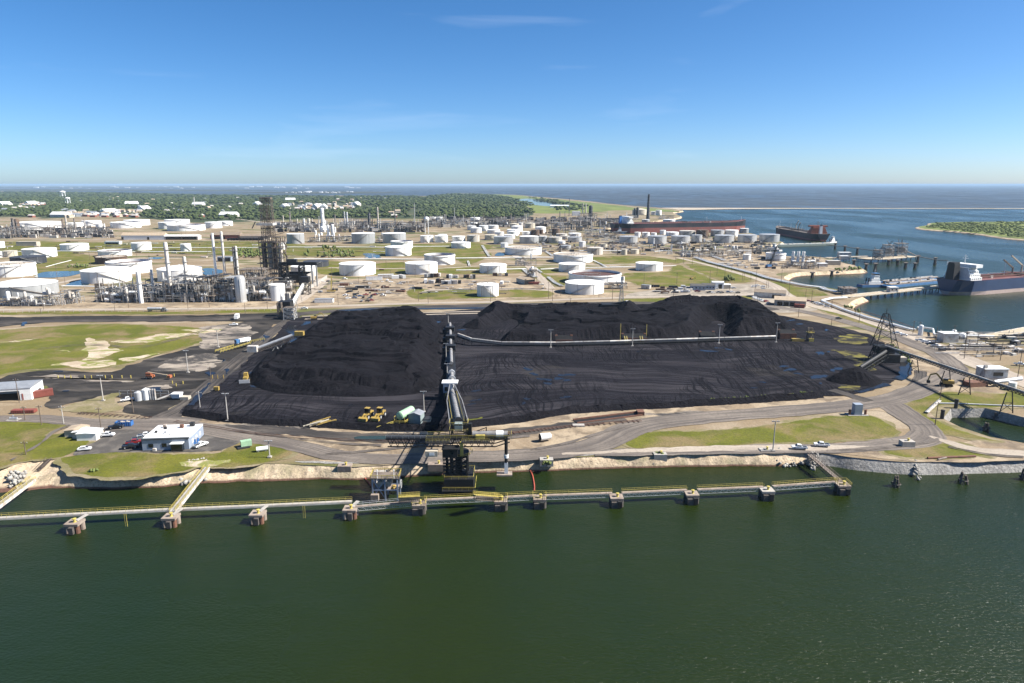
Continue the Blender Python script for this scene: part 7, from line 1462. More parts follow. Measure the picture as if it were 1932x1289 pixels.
for xx, yy, s_, m_ in ((2, 4, 1.3, 'rust'), (-2, -2, .9, 'galvanised'), (5.5, 5.8, 1.6, 'dark_steel'), (-5, 5, 1.2, 'white_rust'), (0.5, -4, .6, 'galvanised'), (-6, -1, .8, 'dark_steel')): b = MB(); b.box((xx, yy, h + .45), (s_, s_, s_)); b.build('roof_unit', m_, t)
for xx in (-4, 3): b = MB(); b.box((xx, -W / 2 - .7, 0), (1.2, .9, 1.0)); b.build('air_conditioner', 'white_rust', t)
place(t, (o0.x, o0.y + 8.5, LZ + .25), R(5))
# cabins left of it
shed('tan cabin with pinkish sloping roof behind the two white cabins', 147, 820, 6.2, 7, 2.8, .5, 95, 'tan_wall', 'tan_roof', 'cabin', (), 'site_cabin'); shed('middle white cabin joined to the tan cabin', 158, 824, 5, 6, 2.8, .35, 95, 'white_rust', 'white_paint', 'cabin', (('f', 0, 1, 2),), 'site_cabin'); shed('front white cabin with grey door beside the white pickup', 171, 827, 6, 7.5, 3.0, .35, 95, 'white_paint', 'white_paint', 'cabin', (('r', -1.2, 1, 2.1), ('r', 2, 1.2, 1.2)), 'site_cabin')
# workshop shed at the frame edge
s0 = G(18, 757); t = thing('workshop', 'white open-fronted workshop with grey roof cut by the frame', 'workshop', (0, 0, 0)); L, W, h = 24, 14, 6
for c_, s_ in (((0, W / 2, 0), (L, .3, h)), ((L / 2, 0, 0), (.3, W, h)), ((-L / 2, 0, 0), (.3, W, h)), ((L / 2 - 2.4, -W / 2, 0), (4.8, .3, h)), ((-2.4, -W / 2, h - 1.2), (L - 4.8, .3, 1.2))): b = MB(); b.box(c_, s_); b.build('wall', 'white_paint', t)
b = MB(); b.gable((0, 0, 0), L, W, h, 1.4, 0, .4); b.build('roof', 'grey_roof', t); b = MB(); b.box((L / 2 + .2, 2, 0), (.12, 3, 3)); b.build('door', 'dark_steel', t); place(t, (s0.x - 4, s0.y + 6, LZ + .1), R(14))
# silver plant in the left yard
p = G(268, 756); t = thing('washing_plant', 'small plant with two pale upright tanks and white feed hopper', 'plant', p)
for i, (dx, dy) in enumerate(((-1.5, 0), (1.5, 1.5))): b = MB(); b.lathe((p.x + dx, p.y + dy, LZ), [(1.7, 0), (1.7, 4.2 + i), (.01, 5 + i)], 14); b.build('upright_tank', 'galvanised' if i == 0 else 'white_paint', t, True)
for dx in (4, 5, 6): b = MB(); b.cyl((p.x + dx, p.y + 1, LZ), (p.x + dx, p.y + 1, LZ + 5.5), .4, n=8); b.build('cyclone', 'white_rust', t)
b = MB(); b.beam((p.x + 8, p.y - 1, LZ + 1), (p.x + 15, p.y + 2, LZ + 3), 1, .5); b.build('belt', 'white_rust', t); b = MB(); b.box((p.x + 16, p.y + 2, LZ + 1), (3.5, 3, 2.2), 0, 0, 1.3); b.build('feed_hopper', 'white_paint', t)
b = MB(); rail(b, (p.x - 14, p.y + 6, LZ), (p.x + 10, p.y + 6, LZ), 3, 6, .2); b.build('frame', 'grey_steel', t); b = MB(); b.box((p.x + 20, p.y + 2, LZ), (4, 3, 1.6)); b.build('drum', 'tan_wall', t)
# green horizontal tank and hut by the loader
p = G(766, 797); t = thing('fuel_tank', 'pale green horizontal fuel tank on yellow frame at the yard edge', 'tank', p); d = Vector((.42, .9, 0)).normalized(); a, c = p + U * 4.4 - d * 4.6, p + U * 4.4 + d * 4.6
b = MB(); b.cyl(a, c, 1.75, n=20); b.build('shell', 'pale_green', t, True); b = MB(); b.cyl(a - d * .5, a, 1.1, 1.75, 20); b.build('end_cap', 'pale_green', t, True); b = MB(); b.cyl(c, c + d * .5, 1.75, 1.1, 20); b.build('end_cap', 'pale_green', t, True)
b = MB()
for f in (.15, .85):
    q = a.lerp(c, f)
    for s_ in (-1.2, 1.2): b.beam((q.x + s_, q.y, LZ), (q.x + s_, q.y, q.z - 1), .25)
b.build('leg', 'yellow_paint', t); b = MB(); rail(b, a + Vector((-2.2, -1, -3.2)), c + Vector((-2.2, 0, -3.2)), 3.2, 5, .16); rail(b, a + Vector((2.2, -1, -3.2)), c + Vector((2.2, 0, -3.2)), 1.2, 5, .16); rail(b, a + Vector((-2.2, -1, -3.2)), a + Vector((2.2, -1, -3.2)), 1.2, 2, .16); b.build('platform_rail', 'yellow_paint', t)
b = MB(); e0, e1 = a + Vector((-2.5, -1, -3.2)), a + Vector((-9, -5, -4.4)); rail(b, e0, e1, 1.2, 6, .2); b.beam(e0, e1, 1.0, .15); b.build('stair', 'yellow_paint', t)
shed('small grey-green pump hut with peaked roof beside the green tank', 786, 797, 5, 5.5, 4.2, 1.0, 78, 'grey_green', 'grey_roof', 'hut', (('f', 0, .1, .1),), 'pump_hut', None, 0)
boxy('pump_skid', 'low tan pump skid beside the pump hut', 'pump', 800, 795, (6, 4, 1.2), 0, 'tan_wall', 'dark_steel')
# mid-ground and far buildings
shed('long white warehouse with tan roof at the railway', 274, 452, 80, 16, 8, 5, 0, 'white_paint', 'tan_roof', 'warehouse', (('f', -38, 4, 5), ('f', 10, 4, 5)), 'warehouse'); shed('open white loading shed joined to the long warehouse', 346, 452, 62, 16, 6.5, 2.5, 0, 'white_rust', 'white_paint', 'shed', (('f', 0, 58, 6),)); shed('brick railway shed with brown roof left of the coker', 428, 451, 56, 16, 8, 5, 0, 'brick', 'brown_roof', 'shed', (('f', -10, 20, 5),)); shed('long grey roofed shed between brick shed and coker', 482, 451, 58, 16, 6, 3, 0, 'tan_wall', 'brown_roof', 'shed')
shed('tan metal shed with open end in the truck yard', 991, 535, 19, 11, 5, 2, -62, 'grey_green', 'tan_roof', 'shed', (('r', 0, 12, 6),)); boxy('red_bin', 'long dark red bin in front of the tan metal shed', 'bin', 1003, 537, (16, 3, 2.4), 0, 'container_red')
shed('long brown roofed shop beside the curving road', 1452, 561, 27, 11, 5, 2.2, -22, 'white_rust', 'brown_roof', 'workshop', (('f', 6, 8, 3.4),)); shed('tan roofed workshop with dark bays next to the brown shop', 1490, 576, 25, 13, 5, 2.4, -22, 'tan_wall', 'tan_roof', 'workshop', (('f', -8, 4, 3.6), ('f', -3, 4, 3.6), ('f', 2, 4, 3.6))); boxy('red_container', 'dark red container at the corner of the tan roofed workshop', 'container', 1508, 581, (8, 3, 2.8), -22, 'container_red', None, 8)
shed('blue-grey shed in the scrap yard', 1316, 547, 14, 9, 4.5, 1.6, -10, 'blue_grey_wall', 'dark_roof', 'shed', (), 'shed', None, 4); shed('second blue-grey shed joined to the white unit', 1336, 546, 12, 9, 4.5, 1.6, -10, 'blue_grey_wall', 'dark_roof', 'shed', (), 'shed', None, 4); shed('tall white metal unit behind the row of cars', 1353, 544, 11, 9, 6.5, .6, -6, 'white_paint', 'white_paint', 'shed', (('f', 2, 3.6, 4.6),)); shed('low cream unit right of the tall white unit', 1368, 544, 9, 8, 4, .6, -6, 'tan_wall', 'white_paint', 'shed')
boxy('white_container', 'white container at the edge of the bare field', 'container', 1219, 545, (9, 4, 3.6), -35, 'white_rust', 'grey_roof', 8); shed('dark roofed open shelter behind the front stacks', 426, 493, 18, 10, 6, .5, 0, 'blue_grey_wall', 'grey_roof', 'shelter', (('f', 0, 16, 4.6),)); shed('white bus shelter left of the warehouse yard', 214, 461, 26, 8, 5, 0, 0, 'white_paint', 'white_paint', 'shelter', (('f', 0, 22, 3),)); shed('tan shed in the far bare yard', 54, 464, 34, 10, 7, 0, 0, 'tan_wall', 'tan_wall', 'shed')
shed('dark refinery boiler house among the far stacks', 70, 444, 44, 14, 9, 0, 0, 'dark_steel', 'dark_roof', 'boiler house', (), 'boiler_house'); shed('black building under the small white tank', 190, 441, 18, 10, 8, 0, 0, 'dark_steel', 'dark_roof', 'building', (), 'control_house'); shed('long white building at the meadow lagoon', 1056, 392, 84, 24, 9, 3, 0, 'white_paint', 'white_paint', 'warehouse', (), 'warehouse'); shed('white tank-like building by the meadow refinery', 1087, 407, 26, 20, 14, 0, 0, 'white_paint', 'white_paint', 'building', (), 'storage_building')
# spit buildings
shed('tan house on the tip of the spit', 1571, 500, 16, 9, 5.5, 0, -4, 'tan_wall', 'white_rust', 'building', (), 'control_house'); shed('cream building at the jetty root', 1592, 490, 11, 8, 5, 0, -4, 'white_rust', 'white_paint', 'building', (), 'control_house'); shed('low white office block on the spit', 1548, 503, 14, 9, 4, 0, 0, 'white_rust', 'white_paint', 'building', (), 'office_block'); shed('white motor shed under the bent pipe', 1787, 645, 10, 7, 6, 0, 0, 'white_rust', 'white_paint', 'shed')
p = G(1868, 722); t = thing('control_shack', 'white control shack on stilts beside the feed conveyor', 'control shack', p); b = MB(); b.box((p.x, p.y, LZ + 2), (12, 7, 6)); b.build('wall', 'white_rust', t); b = MB(); b.box((p.x, p.y, LZ + 8), (12.6, 7.6, .3)); b.build('roof', 'white_paint', t); b = MB(); b.box((p.x + 1, p.y - 3.55, LZ + 4.5), (5, .1, 2)); b.build('window', 'glass_dark', t)
b = MB(); b.cyl((p.x - 4, p.y - 8, LZ + 2.6), (p.x + 12, p.y - 5, LZ + 3.6), 1.1, n=12); b.build('spare_tube', 'galvanised', t); b = MB(); b.box((p.x - 12, p.y - 6, LZ), (11, 5, 2.6), .2); b.build('rusty_hopper', 'rust', t); b = MB(); b.cyl((p.x + 2, p.y - 13, LZ), (p.x + 2, p.y - 13, LZ + 4), 1.8, n=14); b.build('water_drum', 'white_paint', t); b = MB(); lattice(b, (p.x - 6, p.y - 2, LZ), (p.x - 5, p.y - 2, LZ + 10), 3, 1, 3, .2); b.build('frame', 'white_rust', t)
p = G(1616, 783); t = thing('pump_box', 'dark blue-green pump cabinet with side pumps at the grass edge', 'pump', p); b = MB(); b.box((p.x, p.y, LZ + .3), (3.4, 3, 5)); b.build('cabinet', 'blue_grey_wall', t)
for s_ in (-3.4, 3.6): b = MB(); b.cyl((p.x + s_, p.y - .5, LZ), (p.x + s_, p.y - .5, LZ + 2.6), .6, n=8); b.build('pump', 'rust', t)
b = MB(); b.box((p.x, p.y, LZ + .05), (9, 4, .35)); b.build('slab', 'concrete', t)
# white fallen vessel on the sand, pit trench, small things
p = G(1019, 834); t = thing('discarded_vessel', 'white cylinder with black open end lying on the sandy slope', 'vessel', p); a, c = p + Vector((0, 0, 2)), p + Vector((4.2, 1.5, 2)); b = MB(); b.cyl(a, c, 1.5, 1.3, 16, False); b.build('shell', 'white_paint', t, True); b = MB(); b.cyl(a - (c - a) * .02, a + (c - a) * .05, 1.45, n=16); b.build('black_end', 'tyre', t); b = MB(); b.box((p.x, p.y, LZ), (1.2, 1.5, .9)); b.build('cradle', 'dark_steel', t)
a, c = G(1085, 797), G(1208, 782); t = thing('rail_pit', 'long rusty rail unloading pit with raised lip beside the rails', 'pit', a); b = MB(); d = (c - a).normalized(); s = Vector((-d.y, d.x, 0)); b.beam(a + s * 2 + U * .4, c + s * 2 + U * .4, .5, 1.2); b.beam(a - s * 2 + U * .3, c - s * 2 + U * .3, .5, .8); b.build('lip', 'rust', t); b = MB(); b.beam(a + U * .32, c + U * .32, 3.6, .12); b.build('grating', 'black_steel', t); b = MB(); b.box((c.x, c.y, LZ), (3, 4, 1.8)); b.build('end_block', 'rust', t); b = MB(); b.box((a.x + 1, a.y - 5, LZ), (5, 2.4, .8)); b.build('pale_block', 'concrete', t)
def rails(pts, label, sl=True):
    W_ = resample(crom([G(x, y, LZ + .42) for x, y in pts], 8), 1.6, False); t = thing('rail_track', label, 'railway', W_[0])
    for sg in (-.72, .72):
        b = MB()
        for i in range(len(W_) - 1):
            d = (W_[i + 1] - W_[i]).normalized(); s = Vector((-d.y, d.x, 0)) * sg; b.beam(W_[i] + s + U * .2, W_[i + 1] + s + U * .2, .12, .18)
        b.build('rail', 'rust', t)
    if sl:
        for i in range(0, len(W_) - 1, 1):
            d = (W_[i + 1] - W_[i]).normalized(); s = Vector((-d.y, d.x, 0)) * 1.3; b = MB(); b.beam(W_[i] - s, W_[i] + s, .32, .2); b.build('sleeper', 'old_wood', t)
rails([(925, 822), (1000, 813), (1060, 806), (1130, 800), (1210, 794)], 'single rail track with dark sleepers below the unloading pit')
rails([(150, 779), (210, 783), (285, 789)], 'rail track remnant in the dry grass left of the yard gate'); rails([(330, 795), (400, 806), (480, 818), (600, 828), (720, 832), (800, 832)], 'rail track along the coal-stained ground behind the loader', False)
rails([(1560, 566), (1600, 580), (1660, 597), (1700, 610), (1730, 622)], 'rail track beside the white shore pipeline', False)
# fence posts along the back road, small lawn things
for i in range(46):
    px = -5 + i * 12.0; p = G(px, 590.5 - i * .09); t = thing('fence_post', 'thin white fence post along the back road verge', 'fence post', p, 'fence posts along the back road'); b = MB(); b.box((p.x, p.y, LZ), (.18, .18, 1.9)); b.build('post', 'pale_pole', t)
for i, (x, y) in enumerate(((525, 640), (583, 640), (640, 640), (765, 640), (825, 640), (950, 640), (1010, 640), (1100, 640), (1180, 640), (1505, 632), (1570, 625), (1555, 690), (1650, 692), (1588, 712))):
    p = G(*zp('a', (x, y))[0]); t = thing('marker_post', 'short yellow marker post on the coal-stained ground', 'post', p, 'yellow marker posts in the left yard'); b = MB(); b.cyl(p, p + U * 1.7, .25, n=8); b.build('post', 'yellow_paint', t)
for i, px in enumerate((401, 411, 422)):
    p = G(px, 715); t = thing('marker_post', 'short orange marker post at the coal yard corner', 'post', p, 'orange corner posts'); b = MB(); b.cyl(p, p + U * 2.2, .25, n=8); b.build('post', 'machine_yellow', t)
p = G(465, 843); t = thing('generator', 'pale green generator skid on the grass', 'generator', p); b = MB(); b.box((p.x, p.y, LZ + .5), (4, 2.2, 2.2), .5); b.build('housing', 'pale_green', t); b = MB(); b.box((p.x - .5, p.y - 1.6, LZ + .05), (4.5, 2.4, .6), .5); b.build('skid', 'dark_steel', t)
p = G(495, 852); t = thing('gas_tank', 'small white horizontal gas tank on the grass', 'tank', p); b = MB(); b.cyl(p + Vector((-2, -.8, 1.2)), p + Vector((2, .8, 1.2)), .9, n=14); b.build('shell', 'white_paint', t, True); b = MB(); b.box((p.x - 1.2, p.y - .5, LZ), (.5, 1.4, .6)); b.box((p.x + 1.2, p.y + .5, LZ), (.5, 1.4, .6)); b.build('saddle', 'concrete', t)
p = G(605, 804); t = thing('scrap_truss', 'heap of pale yellow truss scrap at the yard edge', 'scrap heap', p); rng = random.Random(2)
for i in range(9): b = MB(); q = p + Vector((rng.uniform(-3, 3), rng.uniform(-2, 2), .6 + i * .15)); b.beam(q - Vector((3.5, 2 + rng.uniform(-1, 1), 0)), q + Vector((3.5, 2 + rng.uniform(-1, 1), 1.2)), .35); b.build('strut', 'tank_cream' if i % 2 else 'machine_yellow', t)
p = G(26, 793); t = thing('valve_skid', 'grey valve skid on a slab in the lower lawn', 'valve', p); b = MB(); b.box((p.x, p.y, LZ + .1), (5, 3, .3)); b.build('slab', 'concrete', t); b = MB(); b.cyl((p.x - 1.5, p.y, LZ + 1), (p.x + 1.5, p.y, LZ + 1), .5, n=8); b.cyl((p.x, p.y, LZ + .4), (p.x, p.y, LZ + 2.4), .3, n=8); b.build('valve', 'galvanised', t)
p = G(409, 738); t = thing('portable_pump', 'small yellow portable pump on the coal yard', 'pump', p); b = MB(); b.box((p.x, p.y, LZ + .5), (2.4, 1.6, 1.8)); b.build('housing', 'machine_yellow', t); b = MB(); b.cyl((p.x - .9, p.y - .9, LZ + .6), (p.x - .9, p.y + .9, LZ + .6), .5, n=10); b.build('wheel', 'tyre', t)
# steel piles and plank walkway by the small basin
for i, (px, y0, y1) in enumerate(((1803, 770, 754), (1777, 790, 774))):
    p = G(px, y0); h = atY(px, y1, p.y).z - LZ; t = thing('steel_pile', 'dark steel mooring pile at the %s of the small basin' % ('head' if i == 0 else 'inner corner'), 'pile', p); b = MB(); b.cyl(p - U * 3, p + U * h, .8, n=12); b.build('shaft', 'dark_steel', t); b = MB(); b.lathe(p + U * h, [(.85, -.4), (.85, .1), (.01, .25)], 12); b.build('cap', 'black_steel', t)
a, c = G(1748, 781), G(1772, 760); t = thing('plank_gangway', 'pale plank gangway on the grass by the basin corner', 'gangway', a); b = MB(); b.beam(a + U * .8, c + U * 1.2, 1.6, .25); b.build('deck', 'white_rust', t); b = MB(); rail(b, a + U * .8, c + U * 1.2, 1.0, 6); b.build('railing', 'grey_steel', t)
a, c = zp('u', (1040, 795), (1470, 778)); a, c = G(*a), G(*c); t = thing('laid_pipe', 'rusty pipe string lying along the grass oval', 'pipe', a); b = MB(); b.cyl(a + U * .5, c + U * .5, .45, n=8); b.build('pipe', 'rust', t); b = MB(); b.cyl(a + U * .5 + Vector((3, -1.5, 0)), c + U * .5 + Vector((-12, -1.5, 0)), .35, n=8); b.build('second_pipe', 'brown_steel', t)
a, c = zp('u', (1150, 290), (1910, 318)); pipeline([a, zp('u', (1300, 292))[0], c, (2050, 772)], .5, .3, 1, 'galvanised', 'thin silver pipe across the grass above the small basin')
a, b_ = zp('p', (350, 600), (445, 510)); a, c = G(*a, 3.2), G(*b_, 4.2); t = thing('timber_steps', 'dark timber stair on the eroded lawn bank', 'stair', a); b = MB()
for k in range(10): q = a.lerp(c, k / 9); b.beam(q - Vector((1, 0, 0)), q + Vector((1, 0, 0)), .45, .3)
b.build('tread', 'old_wood', t); b = MB(); b.beam(a + Vector((-1, 0, .8)), c + Vector((-1, 0, .8)), .15); b.beam(a + Vector((1, 0, .8)), c + Vector((1, 0, .8)), .15); b.build('handrail', 'old_wood', t)
# ---------------------------------------------------------------- poles and masts
def upole(k, xb, yb, xt, yt, label, group='utility poles', arm=True, m_='pole_wood', r=.2):
    (px, py), (qx, qy) = zp(k, (xb, yb), (xt, yt)); p = G(px, py); h = min(22, atY(qx, qy, p.y).z - LZ); t = thing('utility_pole', label, 'utility pole', p, group)
    b = MB(); b.cyl(p - U * .3, p + U * h, r, r * .7, 8); b.build('shaft', m_, t)
    if arm:
        b = MB(); b.box((p.x, p.y, LZ + h - .9), (2.6, .16, .2)); o = b.build('crossarm', m_, t); b = MB()
        for s_ in (-1.1, 0, 1.1): b.cyl((p.x + s_, p.y, LZ + h - .7), (p.x + s_, p.y, LZ + h - .4), .09, n=6)
        b.build('insulator', 'galvanised', o)
for a in (('a', 935, 840, 905, 610, 'tall light mast beside the dry patch in the left yard', 1), ('a', 1695, 590, 1675, 385, 'pale light mast on the sandy bend of the left yard', 1), ('a', 228, 1020, 208, 890, 'pole by the low red flat skip', 0), ('a', 175, 860, 165, 640, 'crossarm pole in front of the white workshop', 0), ('a', 375, 1060, 345, 880, 'brown pole pair on the lower lawn edge', 0), ('a', 575, 1050, 550, 885, 'pale pole at the lawn road bend', 0), ('a', 915, 1120, 885, 900, 'wooden pole between cabins and skip', 0), ('a', 1203, 950, 1185, 740, 'pole in front of the white crew truck', 0), ('a', 235, 1330, 205, 1205, 'short pole on the lower lawn', 0), ('a', 1803, 905, 1795, 755, 'thin pole on the pale kerb of the coal yard', 0), ('a', 1903, 670, 1898, 535, 'thin pole beside the yard edge puddle', 0)):
    k, xb, yb, xt, yt, lab, lm = a
    if lm == 0: upole(k, xb, yb, xt, yt, lab, None, True, 'pole_wood' if 'pale' not in lab else 'pale_pole')
def mast(px, pyb, pyt, label):
    p = G(px, pyb); h = atY(px, pyt, p.y).z - LZ; t = thing('light_mast', label, 'light mast', p); b = MB(); b.cyl(p - U * .2, p + U * h, .28, .16, 8); b.build('shaft', 'pale_pole', t); b = MB(); b.box((p.x, p.y, LZ), (1.4, 1.4, .7)); b.build('footing', 'concrete', t); b = MB(); b.beam((p.x - 1.3, p.y, LZ + h - .4), (p.x + 1.3, p.y, LZ + h - .4), .12); b.build('crossbar', 'dark_steel', t)
    for s_ in (-1.25, -.6, .6, 1.25): b = MB(); b.box((p.x + s_, p.y - .2, LZ + h - .3), (.36, .4, .36)); b.build('floodlight', 'galvanised', t)
for a in ((195, 757, 708, 'tall light mast beside the dry patch in the left yard'), (355, 704, 661, 'pale light mast on the sandy bend of the left yard'), (430, 795, 742, 'light mast at the seaward edge of the coal yard'), (509, 864, 831, 'tan light mast on the grass beside the gas tank'), (800, 779, 738, 'light mast beside the pump hut'), (1458, 852, 794, 'silver light mast on the wharf track'), (1193, 654, 620, 'light mast at the wide rusty hopper'), (1356, 649, 612, 'light mast beside the black hopper'), (1464, 647, 609, 'light mast near the end of the tube conveyor'), (1039, 657, 622, 'light mast beside the rusty reclaim hopper'), (842, 683, 648, 'light mast beside the yard tube conveyor'), (844, 718, 686, 'light mast just behind the transfer house'), (412, 656, 622, 'light mast near the truck ramp'), (846, 618, 592, 'slim mast at the far end of the yard conveyor')): mast(*a)
for i, (xb, yb, xt, yt) in enumerate(((518, 945, 500, 805), (590, 1005, 575, 900), (820, 835, 803, 690), (1085, 1005, 1065, 835), (890, 1000, 875, 880), (350, 1085, 325, 920), (1235, 750, 1225, 655), (1690, 800, 1680, 690), (1875, 755, 1865, 620), (1640, 590, 1635, 500), (1680, 575, 1675, 500), (395, 1215, 388, 1120), (1037, 1235, 1030, 1150), (1160, 1200, 1155, 1110), (1695, 1215, 1690, 1130), (1887, 1195, 1882, 1080), (370, 1250, 368, 1200))):
    upole('A', xb, yb, xt, yt, 'slim utility pole among the tanks left of the coker', 'poles among the left tanks', i % 2 == 0)
for i, (xb, yb, xt, yt) in enumerate(((500, 1210, 498, 1140), (300, 1250, 296, 1150), (1138, 1175, 1135, 1070), (1085, 1000, 1090, 830), (1385, 930, 1383, 870), (1610, 920, 1608, 860), (1830, 920, 1830, 845), (1860, 1140, 1858, 1040), (770, 910, 765, 820), (365, 615, 365, 540), (248, 615, 246, 540), (1570, 830, 1568, 760), (1320, 980, 1318, 920), (1725, 830, 1723, 760))):
    upole('B', xb, yb, xt, yt, 'slim utility pole around the contractor lot and coker', 'poles around the contractor lot', i % 2 == 0)
for i, (xb, yb, xt, yt) in enumerate(((38, 1160, 36, 1045), (600, 1145, 600, 1030), (520, 1105, 520, 1010), (640, 1125, 638, 1020), (1122, 1115, 1125, 960), (1158, 1138, 1160, 1030), (1232, 1090, 1230, 990), (1575, 1105, 1578, 1005), (1697, 1125, 1700, 1010), (1015, 985, 1015, 910), (1320, 1165, 1322, 1110), (572, 905, 570, 840))):
    upole('C', xb, yb, xt, yt, 'slim utility pole along the grass strip and front tanks', 'poles along the grass strip', i % 2 == 0)
for i, (xb, yb, xt, yt) in enumerate(((27, 1120, 25, 1020), (310, 985, 312, 890), (605, 985, 607, 880), (902, 975, 905, 860), (1038, 915, 1040, 830), (967, 905, 968, 820), (745, 815, 747, 745), (665, 800, 667, 740), (595, 785, 597, 730), (1312, 1055, 1328, 780), (1210, 965, 1212, 885), (1195, 965, 1197, 880), (1272, 950, 1273, 880), (1545, 980, 1552, 850), (1615, 1085, 1632, 950), (1430, 1020, 1437, 920), (1413, 1020, 1415, 930), (575, 1115, 577, 1030), (755, 1145, 758, 1080), (1080, 1040, 1082, 960), (1330, 1190, 1330, 1090), (1760, 1165, 1770, 1030), (1820, 1140, 1828, 1040), (1695, 1120, 1697, 1075), (1123, 1120, 1122, 1075), (1100, 870, 1102, 800), (1700, 1285, 1715, 1150), (798, 760, 800, 680), (1205, 720, 1207, 650), (440, 655, 440, 590))):
    upole('D', xb, yb, xt, yt, 'dark utility pole along the grass field and harbour road', 'poles along the harbour road', i % 2 == 0)
for i, (xb, yb, xt, yt) in enumerate(((175, 205, 178, 110), (385, 270, 393, 155), (423, 330, 443, 165), (908, 430, 925, 310), (962, 440, 972, 320), (1105, 555, 1122, 365), (1270, 500, 1290, 350), (1375, 600, 1397, 405), (1405, 580, 1422, 480), (1485, 545, 1500, 420), (1370, 655, 1375, 590), (1695, 670, 1705, 505), (1633, 600, 1637, 510), (1852, 825, 1895, 590), (173, 360, 173, 290), (1152, 1020, 1158, 890), (1108, 1255, 1135, 1045))):
    upole('e', xb, yb, xt, yt, 'dark utility pole beside the basin shore road', 'poles beside the basin shore', i % 3 != 2, 'pole_wood')
# lattice pylon in the tank farm
p = G(1172, 572); t = thing('power_pylon', 'thin grey lattice pylon behind the high coal pile', 'pylon', p); b = MB(); lattice(b, p, p + U * 20, 4, 1, 8, .14); b.build('lattice', 'grey_steel', t); b = MB(); b.beam(p + Vector((-4, 0, 17)), p + Vector((4, 0, 17)), .25); b.build('crossarm', 'grey_steel', t)
# far water towers
for (x, yb, yt, wd, lab) in ((570, 205, 148, 40, 'farther white water tower with wide bowl in the woodland'), (617, 270, 205, 36, 'nearer white water tower on splayed legs in the woodland')):
    (px, pb), (_, pt) = zp('A', (x, yb), (0, yt)); p = G(px, pb); h = atY(px, pt, p.y).z - LZ; r = wd / 4.775 / 2 * p.length / F; t = thing('water_tower', lab, 'water tower', p)
    b = MB(); b.lathe(p + U * h, [(.01, -.75 * r * 1.1), (r * .8, -.6 * r), (r, -.25 * r), (r * .8, 0), (.01, .2 * r)], 16); b.build('bowl', 'white_paint', t, True)
    for q in range(5): a = q * 1.257; b = MB(); b.cyl(p + Vector((r * .95 * math.cos(a), r * .95 * math.sin(a), 0)), p + Vector((r * .8 * math.cos(a), r * .8 * math.sin(a), h - .5 * r)), r * .1, n=6); b.build('leg', 'white_paint', t)
    b = MB(); b.cyl(p, p + U * (h - .6 * r), r * .15, n=8); b.build('riser', 'white_paint', t)
